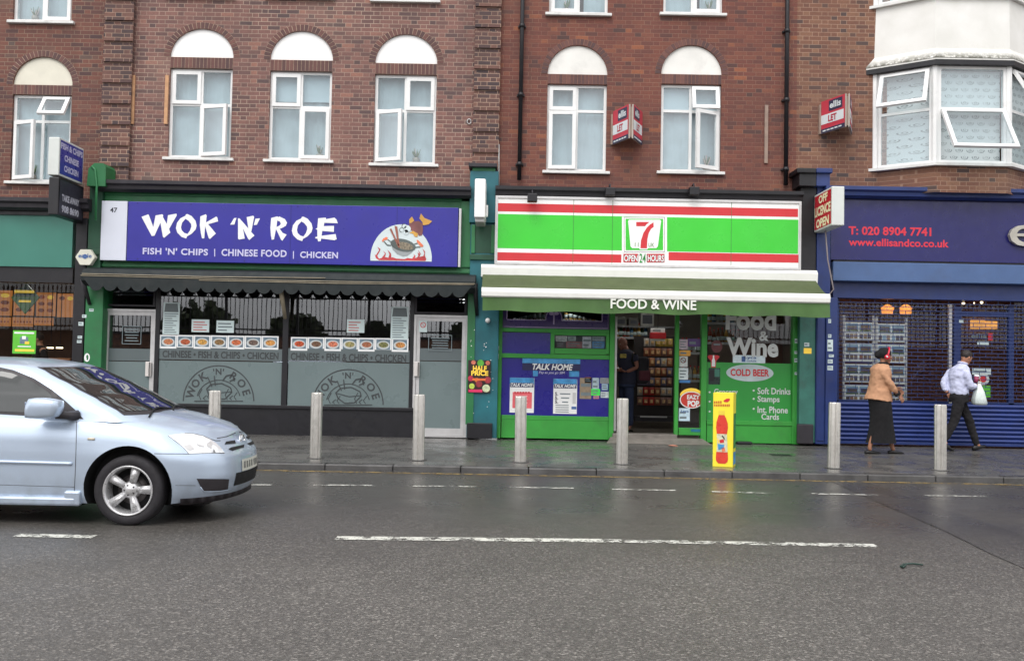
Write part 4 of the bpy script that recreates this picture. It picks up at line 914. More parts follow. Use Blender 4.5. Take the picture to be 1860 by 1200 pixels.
for i, (r, cl, lb) in enumerate([((1766, 581, 1790, 597), LAMP, 'warm wide wall glow lamp behind the shutter over the office door'), ((1790, 583, 1812, 597), LAMP, 'warm wall lamp right of the wide one behind the office door')]):
    s = MB(); bx(s, r, 20.3, 20.4, mat('amber_panel', C3(220, 150, 70), .5, var=.3, scale=3, emit=.6), .01); s.build('wall_lamp', label=lb, cat='lamp')
for i, (x, y, c_) in enumerate([(1750, 551, .024), (1783, 549, .022), (1769, 550, .013)]):
    s = MB(); q = W(x, y, 16.9); s.ellipsoid((q[0], 16.9, q[1]), (c_, c_, c_), LAMP, 10, 8); s.lathe([(c_ * 1.2, 0), (c_ * .8, .06)], LEAD, 10, Matrix.Translation((q[0], 16.9, q[1] + c_ * .6))); s.tube([(q[0], 16.9, q[1] + .05), (q[0], 16.9, 3.19)], .006, LEAD, 6); s.build('spotlight', label=['bright warm spotlight over the left side of the office door', 'warm spotlight over the right side of the office door', 'faint small spotlight between the two bright ones'][i], cat='spotlight', group='spotlights above the office door')
for i, (x, y) in enumerate([(1612, 568), (1645, 568)]):
    s = MB(); q = W(x, y, 17.6); s.lathe([(.10, -.02), (.12, .1), (.03, .16)], mat('amber_shade', C3(210, 130, 60), .5, emit=.8), 14, Matrix.Translation((q[0], 17.6, q[1]))); s.tube([(q[0], 17.6, q[1] + .15), (q[0], 17.6, 3.19)], .006, LEAD, 6); s.build('pendant_lamp', label=['amber pendant lamp above the card racks, the left one', 'amber pendant lamp above the card racks, the right one'][i], cat='lamp', group='amber lamps above the card racks')
s = sheet('door_sticker', (1766, 668, 1800, 680), 16.585, 'pale wide sticker on the office door behind the walking man', 'sticker', lines=1)
s = MB(); q = W(1786, 688, 16.58); s.prism(arc(q[0], q[1], .11, .11, 0, 350, 24), 16.58, 16.584, PLATE); s.poly(arc(q[0], q[1], .06, .06, 0, 340, 12), 16.577, RED); s.build('round_sticker', label='round white sticker with a red centre on the office door', cat='sticker')
s = MB(); bx(s, (1785, 700, 1799, 721), 16.582, 16.585, LIME); s.build('green_sticker', label='small green sticker below the round one on the office door', cat='sticker')
s = MB(); s.tpx('ellis', (1764, 606, 1792, 614), 16.575, INK, bold=.02); bx(s, (1795, 605, 1803, 618), 16.575, 16.578, RED); s.build('door_lettering', fo)
sheet('door_notice', (1742, 581, 1750, 587), 16.55, 'tiny pale sticker at the top corner of the office door frame', 'sticker')
sheet('door_notice', (1775, 620, 1796, 626), 16.585, 'narrow pale sticker under the lettering of the office door', 'sticker')
# ------------------------------------------------------------------ signs, awnings, small things on the fronts
def mapped(mb, loops, Y, m, ox=0, oy=0, s=1.0):
    if not isinstance(loops[0][0], (tuple, list)): loops = [loops]
    return mb.poly([PP(lp, ox, oy, s, Y) for lp in loops], Y, m)
# takeaway sign
PURPLE = mat('violet_sign_face', C3(42, 38, 146), .32, var=.07, scale=2, dirt=.13)
VWHITE = mat('sign_white_panel', C3(212, 216, 228), .35, var=.03, scale=2, dirt=.08)
YS_ = 16.14
sg = thing('shop_sign', 'long violet takeaway sign with white brush lettering and a wok picture', 'shop sign', (-3.6, YS_, 3.3))
m = MB(); bx(m, (230, 371, 833, 479.5), YS_, YS_ + .12, PURPLE, .006); m.build('panel', sg)
SEAML = mat('sign_seam', C3(34, 32, 110), .5)
m = MB()
for x in (527, 720): m.rpx((x, 372 + (x - 531) * .022, x + .8, 479 + (x - 531) * .02), YS_ - .003, SEAML)
for x in range(250, 830, 97):
    for y in (375, 476): q = W(x, y + (x - 531) * .021, YS_); m.poly(arc(q[0], q[1], .012, .012, 0, 330, 11), YS_ - .003, SEAML)
m.build('panel_joint', sg)
m = MB(); bx(m, (183, 364.5, 230, 473), YS_ - .002, YS_ + .12, VWHITE, .006); m.tpx('47', (200, 377, 213, 386), YS_ - .005, mat('dark_ink', C3(50, 50, 66), .5), bold=.02); m.build('number_panel', sg)
m = MB(); bx(m, (833, 378, 837, 485), YS_ - .004, YS_ + .12, ALU); m.build('end_trim', sg)
m = MB(); Y = YS_ - .006
A = (250, 375, 9.789); B_ = (440, 375, 9.789)
O_out = [(858, 140), (885, 135), (960, 170), (1030, 255), (1050, 340), (1030, 410), (960, 485), (880, 530), (865, 570), (780, 540), (705, 465), (680, 385), (700, 290), (760, 210), (850, 165)]
O_in = [(850, 220), (900, 250), (950, 310), (955, 360), (930, 430), (885, 488), (830, 470), (785, 425), (772, 370), (790, 290)]
mapped(m, [(68, 185), (190, 138), (205, 165), (278, 365), (318, 160), (440, 138), (455, 160), (448, 185), (518, 310), (540, 155), (690, 128), (695, 160), (560, 400), (582, 465), (470, 558), (448, 535), (405, 290), (300, 520), (250, 525)], Y, TXTW, *A)
mapped(m, [O_out, O_in], Y, TXTW, *A)
mapped(m, [(1115, 175), (1215, 138), (1228, 165), (1215, 285), (1395, 180), (1415, 190), (1432, 265), (1255, 315), (1392, 480), (1285, 578), (1262, 560), (1200, 350), (1185, 565), (1145, 568), (1125, 480), (1105, 330)], Y, TXTW, *A)
mapped(m, [(1715, 208), (1758, 202), (1720, 322), (1645, 322)], Y, TXTW, *A)
mapped(m, [(-75, 210), (-50, 212), (0, 265), (108, 390), (78, 190), (195, 165), (212, 185), (160, 455), (218, 515), (128, 595), (105, 575), (15, 395), (45, 570), (-60, 588), (-75, 570)], Y, TXTW, *B_)
mapped(m, [(235, 218), (315, 212), (260, 325), (205, 333)], Y, TXTW, *B_)
mapped(m, [[(515, 205), (625, 175), (640, 190), (660, 178), (760, 225), (797, 290), (775, 345), (700, 385), (665, 395), (720, 470), (790, 500), (712, 610), (690, 590), (600, 400), (565, 585), (525, 592), (510, 520), (500, 380)], [(622, 250), (670, 270), (685, 305), (665, 340), (610, 365)]], Y, TXTW, *B_)
mapped(m, [[(x + 201, y + 46) for x, y in O_out], [(x + 201, y + 46) for x, y in O_in]], Y, TXTW, *B_)
mapped(m, [(1350, 210), (1485, 198), (1490, 225), (1640, 198), (1675, 230), (1700, 298), (1460, 290), (1450, 350), (1630, 345), (1630, 452), (1425, 435), (1410, 520), (1660, 490), (1680, 580), (1640, 600), (1405, 570), (1395, 615), (1350, 620), (1335, 570), (1300, 568), (1300, 545), (1335, 535), (1335, 415), (1302, 400), (1335, 380)], Y, TXTW, *B_)
LILAC = mat('lilac_lettering', C3(196, 194, 226), .4, var=.03)
m.tpx("FISH 'N' CHIPS", (259, 450.5, 378, 463), Y, LILAC, bold=.03, spacing=1.08); m.tpx('CHINESE FOOD', (402, 453, 521, 466), Y, LILAC, bold=.03, spacing=1.08); m.tpx('CHICKEN', (545, 457, 614, 469), Y, LILAC, bold=.03, spacing=1.08)
for x, y in ((390, 459), (533, 463)): pxband(m, [(x, y - 7), (x, y + 7)], 1.6, Y, LILAC)
m.build('lettering', sg)
m = MB(); K = (660, 380, 12.0); LG = [mat('logo_%s' % n_, c, .45, var=v_) for n_, c, v_ in [('pale', C3(206, 218, 220), .04), ('wok_dark', C3(84, 92, 90), .25), ('wok_grey', C3(150, 156, 158), .1), ('stick', C3(150, 88, 72), .15), ('flame', C3(190, 62, 66), .2), ('fish', C3(124, 76, 76), .3), ('fin', C3(206, 156, 70), .15), ('orange', C3(222, 120, 84), .2)]]
pale, wd, wg, st, fl, fi, fn, orr = LG
mapped(m, [(155, 1120)] + [(822 + 672 * math.cos(R(a)), 1090 - 760 * math.sin(R(a))) for a in range(178, 1, -6)] + [(1488, 1140)], Y + .001, pale, *K)
def disc(cx, cy, rx, ry, rot=0, n=22):
    return [(cx + rx * math.cos(t) * math.cos(rot) - ry * math.sin(t) * math.sin(rot), cy + rx * math.cos(t) * math.sin(rot) + ry * math.sin(t) * math.cos(rot)) for t in [2 * math.pi * i / n for i in range(n)]]
mapped(m, [(250, 980), (340, 1075), (480, 1040), (560, 1060), (640, 1045), (720, 1075), (900, 1085), (960, 1060), (1060, 1075), (1180, 1050), (1340, 1010), (1375, 1090), (1350, 1128), (340, 1110), (270, 1060)], Y - .001, fl, *K)
for q in ([(260, 1020), (345, 890), (310, 820), (375, 870), (350, 930), (300, 1010), (330, 1060)], [(400, 1060), (470, 970), (430, 900), (490, 960), (480, 1010), (440, 1075)], [(540, 1070), (570, 980), (525, 880), (600, 960), (610, 1040), (570, 1085)], [(1150, 1080), (1200, 1010), (1180, 940), (1230, 980), (1190, 880), (1250, 970), (1210, 1060)], [(1290, 1060), (1330, 960), (1290, 860), (1345, 920), (1340, 1060)], [(1060, 1080), (1110, 1010), (1090, 970), (1140, 1020), (1110, 1080)]): mapped(m, q, Y - .003, fl, *K)
mapped(m, [(592, 720), (640, 880), (740, 980), (870, 1030), (960, 1015), (1060, 940), (1140, 800), (1100, 760), (600, 700)], Y - .003, wg, *K)
mapped(m, disc(865, 785, 280, 135, .22), Y - .005, wd, *K); mapped(m, disc(900, 800, 190, 80, .22), Y - .007, mat('logo_food', C3(128, 118, 100), .5, var=.6, scale=60), *K)
for q in ([(570, 430), (610, 420), (800, 830), (770, 840)], [(680, 360), (740, 380), (790, 800), (755, 790)]): mapped(m, q, Y - .009, st, *K)
for q in ([(400, 690), (430, 640), (500, 600), (535, 620), (520, 660), (450, 680), (430, 715)], [(1160, 670), (1190, 665), (1310, 790), (1290, 825), (1250, 820), (1170, 720)]): mapped(m, q, Y - .005, orr, *K)
for q in ([(450, 700), (520, 780), (600, 790)], [(530, 660), (600, 710)], [(1110, 760), (1180, 740)], [(1130, 830), (1240, 820)]):
    pxband(m, [(660 + x / 12, 380 + y / 12) for x, y in q], 2.0, Y - .006, wd)
mapped(m, [(990, 320), (1040, 280), (1200, 250), (1290, 310), (1300, 460), (1280, 570), (1210, 580), (1180, 520), (1060, 480), (1010, 420)], Y - .005, fi, *K)
mapped(m, [(1000, 300), (1000, 220), (1060, 160), (1110, 250), (1040, 300)], Y - .007, fn, *K); mapped(m, [(1220, 200), (1255, 90), (1330, 190), (1500, 260), (1420, 330), (1300, 350), (1290, 290)], Y - .007, fn, *K)
mapped(m, [(1000, 520), (1080, 470), (1190, 530), (1180, 600), (1120, 600), (1080, 530)], Y - .007, fn, *K)
for cx, cy, r in ((890, 370, 50), (960, 430, 75), (830, 450, 45), (930, 500, 55)): mapped(m, disc(cx, cy, r, r), Y - .009, pale, *K)
pxband(m, [(660 + (890 + 50 * math.cos(R(a))) / 12, 380 + (370 + 50 * math.sin(R(a))) / 12) for a in range(90, 300, 20)], 1.2, Y - .011, wd); pxband(m, [(660 + (830 + 42 * math.cos(R(a))) / 12, 380 + (450 + 42 * math.sin(R(a))) / 12) for a in range(90, 300, 20)], 1.2, Y - .011, wd)
mapped(m, disc(925, 500, 18, 18), Y - .012, wd, *K)
m.build('wok_picture', sg)

# retracted dark awning over the takeaway
AWD = mat('awning_dark_green', C3(17, 27, 29), .65, var=.2, scale=4, dirt=.3); BEIGE = mat('beige_edge', C3(150, 140, 120), .6, var=.2, scale=5)
aw = thing('awning', 'folded dark green awning with a scalloped edge over the takeaway window', 'awning', (-3.7, 16.1, 2.7))
a, b, c, d = RC(146, 491, 864, 522, 15.85)
m = MB(); xprism(m, [(15.85, d - .13), (15.93, d - .03), (16.18, d + .02), (16.24, d + .02), (16.24, c - .02), (15.98, c - .02), (15.86, c + .06)], a, b, AWD); m.build('cassette', aw)
m = MB(); n = 27; zt_ = d - .14; pts = [(a, zt_)]; wv = (b - a - .3) / n
for i in range(n):
    for k in range(7): pts.append((a + .15 + wv * (i + k / 6), c - .03 - .085 * math.sin(math.pi * k / 6) ** .6))
pts += [(b, zt_)]; m.prism(pts[::-1], 15.845, 15.85, AWD); m.build('valance', aw)
for x0, x1, dz0, dz1 in ((a, b, .0, -.015), (a + .02, a + (b - a) * .62, .03, .035), (a + (b - a) * .3, b - .02, -.045, -.03)):
    m = MB(); m.tube([(x0, 15.842, d - .15 + dz0), ((x0 + x1) / 2, 15.838, d - .155 + (dz0 + dz1) / 2 - .012), (x1, 15.842, d - .15 + dz1)], .008, BEIGE, 6); m.build('hem_line', aw)
for (x0, y0, x1, y1, c_) in ((150, 508, 161, 552, LEAD), (863, 515, 866, 572, BLACK), (509, 520, 517, 578, BEIGE)):
    m = MB(); p0 = W(x0, y0, 15.95); p1 = W(x1, y1, 16.15); m.tube([(p0[0], 15.95, p0[1]), (p1[0], 16.19, p1[1])], [.045, .03], c_, 8); m.build('folding_arm', aw)

# convenience store sign
GSIGN = mat('sign_green', C3(56, 200, 48), .3, var=.07, scale=1.2, dirt=.07); SWHITE = mat('sign_white', (.88, .88, .87, 1), .3, var=.02)
YV = 16.02
sg = thing('shop_sign', 'wide green and red striped convenience store sign with a big red number seven', 'shop sign', (2.4, YV, 3.3))
m = MB(); a, b, c, d = RC(898, 360, 1456, 486, YV); t = .04
m.prism([[(a, c), (b, c), (b, d), (a, d)], [(a + t, c + t), (a + t, d - t), (b - t, d - t), (b - t, c + t)]], YV - .02, YV + .2, ALU); m.build('frame', sg)
m = MB(); bx(m, (901, 362, 1453, 483), YV, YV + .19, SWHITE)
e = .0025
for r, mm in (((903, 374, 1451, 389), RED), ((903, 393.5, 1451, 456), GSIGN), ((903, 460, 1129, 475), RED), ((1214, 460, 1451, 475), RED)): bx(m, r, YV - e, YV - .0005, mm)
for x in (1041, 1112, 1328): bx(m, (x, 362, x + .7, 483), YV - .0045, YV - .003, mat('seam', C3(60, 110, 60), .5))
m.build('striped_face', sg)
K = (1110, 380, 10.908); Y = YV - .006
def inset(x0, y0, x1, y1): return [(x0, y0), (x1, y0), (x1, y1), (x0, y1)]
m = MB(); mapped(m, inset(215, 150, 1108, 870), Y + .0015, SWHITE, *K)
mapped(m, [inset(255, 155, 1065, 845), inset(263, 163, 1057, 837)], Y - .001, mat('thin_line', C3(120, 110, 120), .5), *K); mapped(m, inset(288, 190, 1030, 810), Y - .001, GSIGN, *K)
mapped(m, [(360, 208), (970, 208), (990, 225), (990, 245), (927, 735), (895, 770), (740, 770), (715, 796), (575, 796), (550, 770), (415, 770), (385, 735), (338, 245), (342, 222)], Y - .004, SWHITE, *K)
mapped(m, [(498, 252), (762, 252), (710, 290), (672, 336), (498, 336)], Y - .007, RED, *K); mapped(m, [(840, 260), (843, 350), (790, 390), (745, 470), (718, 600), (710, 772), (582, 772), (592, 620), (640, 470), (712, 360), (775, 300)], Y - .007, RED, *K)
GT = mat('grey_green_text', C3(120, 150, 110), .5)
m.tpx('11', (1153, 440.5, 1160, 448), Y - .007, GT); m.tpx('UK', (1178, 441, 1188.5, 448.5), Y - .007, GT)
for r in (inset(245, 885, 538, 1048), inset(708, 885, 1057, 1050)): mapped(m, r, Y - .001, RED, *K)
m.tpx('OPEN', (1132.6, 462.4, 1159, 475.2), Y - .004, mat('dark_ink', C3(50, 50, 66)), bold=.05, spacing=.95); m.tpx('HOURS', (1175.6, 462.6, 1206.6, 475.6), Y - .004, mat('dark_ink', C3(50, 50, 66)), bold=.05, spacing=.95)
m.tpx('OPEN', (1133.6, 463, 1158.4, 474.8), Y - .007, SWHITE, bold=.02); m.tpx('HOURS', (1176.6, 463.2, 1205.8, 475), Y - .007, SWHITE, bold=.02)
m.tpx('24', (1161.5, 460.5, 1173, 477), Y - .004, mat('deep_green_text', C3(40, 140, 60), .4), bold=.01)
m.build('emblem', sg)
# green awning
OLIVE = mat('awning_green', C3(76, 88, 54), .7, var=.12, scale=2.5, dirt=.35); AWV = mat('awning_valance', C3(70, 104, 52), .65, var=.14, scale=2.5, dirt=.3); AWW = mat('awning_white', (.84, .84, .80, 1), .4, var=.03, dirt=.08)
aw = thing('awning', 'open green awning with white bar and white lettering over the store entrance', 'awning', (2.4, 15.7, 2.6))
Yb = 15.18
a, b, c, d = RC(873, 485, 1486, 508, 15.98); m = MB(); xprism(m, [(15.98, c), (15.96, d - .06), (16.02, d), (16.3, d), (16.3, c)], a, b, AWW); m.build('cassette', aw)
fa, fb_, fc, fd = RC(874, 527.5, 1509, 545, Yb)
m = MB(); vv = []; nx, ny = 24, 8
for j in range(ny + 1):
    t = j / ny
    for i in range(nx + 1):
        u = i / nx; x0 = a + .03 + (b - a - .06) * u; x1 = fa + (fb_ - fa) * u
        vv.append((x0 + (x1 - x0) * t, 16.0 + (Yb + .06 - 16.0) * t, c + .05 + (fd - .02 - c - .05) * t - .045 * math.sin(math.pi * t) * (.7 + .3 * math.sin(u * 40))))
m.add(vv, [(j * (nx + 1) + i, (j + 1) * (nx + 1) + i, (j + 1) * (nx + 1) + i + 1, j * (nx + 1) + i + 1) for j in range(ny) for i in range(nx)], OLIVE, True); m.build('canopy', aw)
m = MB(); xprism(m, [(Yb, fc + .02), (Yb - .01, fc + .09), (Yb + .02, fd), (Yb + .09, fd), (Yb + .1, fc), (Yb + .03, fc)], fa, fb_, AWW); m.build('front_bar', aw)
va, vb_, vc, vd = RC(876, 544, 1508, 570, Yb + .03)
m = MB(); n = 60; v = []
for i in range(n + 1):
    u = i / n; q = .012 * math.sin(u * 55) + .008 * math.sin(u * 23 + 1); v += [(va + (vb_ - va) * u, Yb + .035, vd), (va + (vb_ - va) * u, Yb + .03 + q, vc + .012 * math.sin(u * 31))]
m.add(v, [(2 * i + 1, 2 * i + 3, 2 * i + 2, 2 * i) for i in range(n)], AWV, True); vo = m.build('valance', aw)
m = MB(); m.tpx('FOOD & WINE', (1109, 543.5, 1265, 561.5), Yb + .008, mat('awning_text', C3(226, 228, 220), .5, var=.05), bold=.02); m.build('lettering', vo)
for x in (a + .25, b - .25):
    m = MB(); m.tube([(x, 16.1, c - .12), (x + .3, 15.75, c - .26), (x, Yb + .1, fc + .03)], .025, ALU, 8); m.build('folding_arm', aw)

# projecting box signs
def boxsign(name, label, x_face, far, near, ztop, zbot, t, body, face, side, lines, lm):
    """box standing out from the wall; the printed face looks along side (-1 or +1) in x"""
    r = thing(name, label, 'projecting sign', (x_face, far, zbot)); x1 = x_face - side * t
    m = MB(); m.box(min(x_face, x1), max(x_face, x1), near, far, zbot, ztop, body, .015); m.build('casing', r)
    m = MB(); L0 = far - near; e = .035
    M = Matrix.Translation((x_face + side * .003, near if side > 0 else far, zbot)) @ Matrix.Rotation(R(90) if side > 0 else R(-90), 4, 'Z')
    m.add([(e, 0, e), (L0 - e, 0, e), (L0 - e, 0, ztop - zbot - e), (e, 0, ztop - zbot - e)], [(0, 1, 2, 3)], face)
    for (t_, u0, u1, w0, w1) in lines: m.text(t_, L0 * u0, L0 * u1, (ztop - zbot) * w0, (ztop - zbot) * w1, -.004, lm, bold=.045)
    m.xf(M); m.build('printed_face', r); 
    b = MB(); b.box(x1 + side * t * .3, x1 + side * t * .6, far - .05, 16.3, ztop - .25, ztop - .2, BLACK).box(x1 + side * t * .3, x1 + side * t * .6, far - .05, 16.3, zbot + .2, zbot + .25, BLACK); b.build('bracket', r)
    return r
SB = mat('sign_blue_face', C3(52, 58, 150), .3, var=.05); REDF = mat('sign_red_face', C3(196, 34, 48), .3, var=.05)
n_ = 15.3; X = W(1511, 380, n_)[0]; zt_, zb_ = W(1511, 338, n_)[1], W(1511, 409, n_)[1]
r = boxsign('projecting_sign', 'red off licence box sign with pale side beside the blue pillar', X, 16.2, n_, zt_, zb_, .21, mat('sign_casing', C3(208, 212, 208), .4, var=.03, dirt=.1), REDF, -1,
        [('OFF', .28, .78, .70, .92), ('LICENCE', .05, .95, .38, .64), ('OPEN', .14, .86, .07, .31)], mat('cream_lettering', C3(248, 236, 196), .4))
m = MB(); m.tube([(X + .1, 15.9, zb_), (X + .16, 15.95, zb_ - .5), (X + .3, 16.05, zb_ - 1.0), (X + .2, 16.1, zb_ - 1.15), (X + .05, 16.12, zb_ - 1.05), (X + .0, 16.14, zb_ - .8)], .012, mat('grey_cable', C3(150, 140, 140), .6), 6); m.build('cable', r)
X = W(107, 290, n_)[0]; zt_, zb_ = W(107, 249, n_)[1], W(107, 318, n_)[1]
boxsign('projecting_sign', 'blue fish and chips box sign with white casing, above the black one', X, 16.18, n_, zt_, zb_, .185, mat('sign_casing', (0, 0, 0)), SB, 1,
        [('FISH & CHIPS', .05, .93, .72, .89), ('CHINESE', .2, .78, .43, .60), ('CHICKEN', .2, .78, .15, .32)], LILAC)
X = W(106, 360, n_)[0]; zt_, zb_ = W(106, 320, n_)[1] - .012, W(106, 390, n_)[1]
boxsign('projecting_sign', 'black hand painted takeaway box sign hanging under the blue one', X, 16.2, n_, zt_, zb_, .17, BLACK, mat('black_sign_face', C3(52, 50, 62), .4, var=.1), 1,
        [('TAKE AWAY', .12, .80, .40, .58), ('908 8690', .12, .80, .10, .30)], mat('chalk_white', C3(186, 186, 196), .6, var=.15))
a, b, c, d = RC(862, 325, 882, 396, 15.55)
r = thing('projecting_sign', 'slim white light box seen edge on above the turquoise pillar', 'projecting sign', ((a + b) / 2, 16.1, c)); MB().box(a, b, 15.5, 16.1, c, d, SWHITE, .02).build('casing', r); MB().box(a + .015, b - .01, 15.55, 16.1, c - .07, c + .005, mat('sign_base', C3(168, 168, 166), .5), .01).build('base', r)
MB().box(b + .001, b + .035, 15.9, 16.0, c + .08, c + .28, SWHITE, .008).box((a + b) / 2 - .03, (a + b) / 2 + .03, 16.1, 16.24, c + .1, c + .2, LEAD).build('bracket', r)
# burglar alarm
q = W(155, 467, 16.1); m = MB(); hx = [(q[0] + .17 * math.cos(R(a)), q[1] + .155 * math.sin(R(a))) for a in range(0, 360, 60)]
ab = thing('burglar_alarm', 'white hexagonal burglar alarm box with blue lettering on the pillar', 'alarm box', (q[0], 16.2, q[1] - .15)); IV = mat('ivory_plastic', C3(226, 224, 208), .4, var=.03, dirt=.05)
m.prism(hx, 16.09, 16.2, IV); m.build('casing', ab)
m = MB(); TB = mat('alarm_blue', C3(70, 104, 160), .4); m.text('eagle', q[0] - .115, q[0] + .115, q[1] - .035, q[1] + .06, 16.086, TB, bold=.02); m.poly(arc(q[0], q[1] + .01, .042, .042, 0, 340, 16), 16.084, TB); m.build('lettering', ab)
# floodlights on the store cornice
fg = 'floodlights on the store cornice'
for x, y, yc, lb in ((967, 358, 15.75, 'black box floodlight hanging lowest, in front of the striped store sign'), (1109, 347, 15.85, 'black floodlight on the cornice above the middle of the store sign'), (1262, 346, 15.85, 'black floodlight on the cornice above the right half of the store sign')):
    r = thing('floodlight', lb, 'floodlight', (W(x, y, yc)[0], yc, W(x, y, yc)[1]), fg); a, b, c, d = RC(x - 9, y - 7, x + 9, y + 8, yc)
    MB().box(a, b, yc, yc + .14, c, d, BLACK, .012).build('casing', r); MB().tube([((a + b) / 2, yc + .07, d), ((a + b) / 2, yc + .1, d + .07), ((a + b) / 2, 16.1, d + .06)], .012, LEAD, 6).build('arm', r)

# V shaped letting boards
LB = [mat('board_red', C3(190, 58, 74), .45, var=.06), mat('board_white', C3(214, 220, 222), .45, var=.04), mat('board_navy', C3(52, 52, 78), .45, var=.06), mat('board_text_red', C3(176, 44, 62), .45)]
def letboard(label, apx, apy0, apy1, wallx, Ya=15.95, right=True):
    ax, at = W(apx, apy0, Ya); _, abt = W(apx, apy1, Ya); wx = W(wallx, (apy0 + apy1) / 2, 16.46)[0]
    r = thing('letting_board', label, 'letting board', (ax, 16.3, abt), 'red letting boards on the upper walls')
    H = at - abt; L0 = math.hypot(ax - wx, 16.46 - Ya)
    for side in (-1, 1):
        m = MB(); m.box(0, L0, 0, .025, 0, H, mat('board_edge', C3(170, 160, 150), .6))
        m.add([(.01, -.003, .0), (L0 - .01, -.003, .0), (L0 - .01, -.003, H), (.01, -.003, H)], [(0, 1, 2, 3)], LB[0])
        m.box(.012, L0 - .04, -.006, -.0035, H * .27, H * .56, LB[1]); m.box(.012, L0 - .012, -.006, -.0035, .0, H * .13, LB[2])
        u0, u1 = (.36, .88) if side < 0 else (.12, .64)
        m.box(L0 * (u0 - .02), L0 * u1, -.006, -.0035, H * .63, H * .95, LB[2]); m.text('ellis', L0 * (u0 + .02), L0 * (u1 - .05), H * .70, H * .90, -.009, LB[1], bold=.03); m.text('LET', L0 * .32, L0 * .66, H * .31, H * .51, -.009, LB[3], bold=.035)
        for k in range(5): m.box(L0 * (.1 + .16 * k), L0 * (.22 + .16 * k), -.009, -.0065, H * .045, H * .085, LB[1])
        if side < 0: ang = math.atan2(Ya - 16.46, ax - wx); M = Matrix.Translation((wx, 16.46, abt)) @ Matrix.Rotation(ang, 4, 'Z')
        else: ang = math.atan2(16.46 - Ya, ax - wx); M = Matrix.Translation((ax + .075, Ya, abt)) @ Matrix.Rotation(ang, 4, 'Z')
        m.xf(M); m.build('panel', r)
    m = MB(); m.box(ax + .012, ax + .062, Ya + .02, Ya + .06, abt + .03, at - .04, WOODG); m.box(ax + .012, ax + .062, Ya + .06, 16.5, at - .25, at - .2, WOODG); m.box(wx - .03, wx, 16.44, 16.495, abt + .0, at - .05, WOODG); m.build('post', r)
letboard('red and white letting board jutting from the dark brick between two windows', 1143, 189, 251, 1113)
letboard('red and white letting board jutting from the brick beside the bay window', 1536, 170, 230, 1491, 15.9)

# posters and notices of the store
BLUEP = mat('poster_sky', C3(70, 150, 205), .35, var=.35, scale=7); NAVP = mat('poster_navy', C3(34, 36, 84), .35)
def talkhome(mb, r, Y): pass
s = MB(); Y = YG + .006; bx(s, (949, 651, 1054, 660), Y, Y + .002, BLUEP); bx(s, (949, 660, 1054, 673), Y, Y + .002, NAVP); bx(s, (968, 673, 977, 683), Y, Y + .002, BLUEP); bx(s, (1034, 673, 1052, 684), Y, Y + .002, BLUEP)
s.tpx('TALK HOME', (967, 660.5, 1041, 672), Y - .003, SWHITE, bold=.03, shear=.25); s.tpx('Pay as you go SIM', (979, 674, 1026, 680), Y - .003, LILAC, shear=.2)
s.build('banner', label='blue and navy phone card banner with white italic lettering across the indigo panel', cat='banner')
for r, lb, red in (((926, 686, 970, 749), 'phone card poster with a pink square on the indigo panel, behind a bollard', 1), ((1005, 688, 1048, 751), 'phone card poster with rows of large fives on the indigo panel', 0)):
    s = MB(); Y = YG + .006; x0, y0, x1, y1 = r; bx(s, r, Y, Y + .002, SWHITE); bx(s, (x0, y0, x1, y0 + 11), Y - .002, Y - .0005, BLUEP); bx(s, (x0 + 1, y0 + 9, x1 - 1, y0 + 17), Y - .004, Y - .0025, NAVP)
    s.tpx('TALK HOME', (x0 + 2, y0 + 9.5, x1 - 2, y0 + 16), Y - .007, SWHITE, bold=.03, shear=.25)
    if red:
        bx(s, (x0 + 5, y0 + 26, x1 - 4, y1 - 8), Y - .003, Y - .001, mat('poster_pink', C3(232, 104, 112), .4, var=.12, scale=12))
        for k in range(6): bx(s, (x0 + 8 + k * 5, y0 + 25, x0 + 11 + k * 5, y0 + 28), Y - .005, Y - .0035, REDF)
        for k in range(3): bx(s, (x0 + 10, y0 + 32 + k * 6, x0 + 32, y0 + 34 + k * 6), Y - .005, Y - .0035, mat('poster_pale', C3(240, 190, 190), .5))
    else:
        for k in range(3): s.tpx('5.', (x0 + 3, y0 + 24 + k * 7.2, x0 + 9, y0 + 30 + k * 7.2), Y - .003, mat('dark_ink', C3(50, 50, 66)), bold=.03); bx(s, (x0 + 12 + k * 2, y0 + 26 + k * 7.5, x0 + 31 - k * 2, y0 + 28 + k * 7.5), Y - .003, Y - .001, INK)
        bx(s, (x0 + 33, y0 + 50, x0 + 42, y0 + 55), Y - .003, Y - .001, TB); bx(s, (x0 + 35, y0 + 25, x0 + 41, y0 + 45), Y - .003, Y - .001, mat('pale_grey', C3(196, 196, 196), .6))
        for k in range(4): bx(s, (x0 + 4, y0 + 47 + k * 4, x0 + 28, y0 + 48.5 + k * 4), Y - .003, Y - .001, INK)
    s.build('poster', label=lb, cat='poster', group='phone card posters on the indigo panel')
for r, c_, lb in [((1053, 686, 1074, 724), C3(150, 132, 110), 'brown card on the indigo panel, biggest of the small notices'), ((1062, 685, 1074, 695), C3(176, 112, 50), 'orange note on top of the brown card'), ((1076, 686, 1088, 707), C3(176, 196, 204), 'pale upright note right of the brown card'), ((1074, 706, 1090, 718), C3(70, 236, 90), 'bright green note among the small notices'), ((1090, 686, 1106, 696), C3(150, 150, 150), 'grey printed note at the top right of the indigo panel'), ((1093, 697, 1104, 708), C3(168, 196, 214), 'pale blue square note below the grey one'), ((1091, 711, 1106, 722), C3(200, 210, 214), 'white note lowest at the right edge of the indigo panel'), ((1078, 718, 1088, 724), C3(196, 120, 140), 'tiny pinkish note below the bright green one')]:
    sheet('notice', r, YG + .004 - .002 * (c_[0] % .013 > .006), lb, 'notice', mat('note_%d_%d' % (r[0], r[1]), c_, .6, var=.2, scale=20), lines=2, group='small notices on the indigo panel')
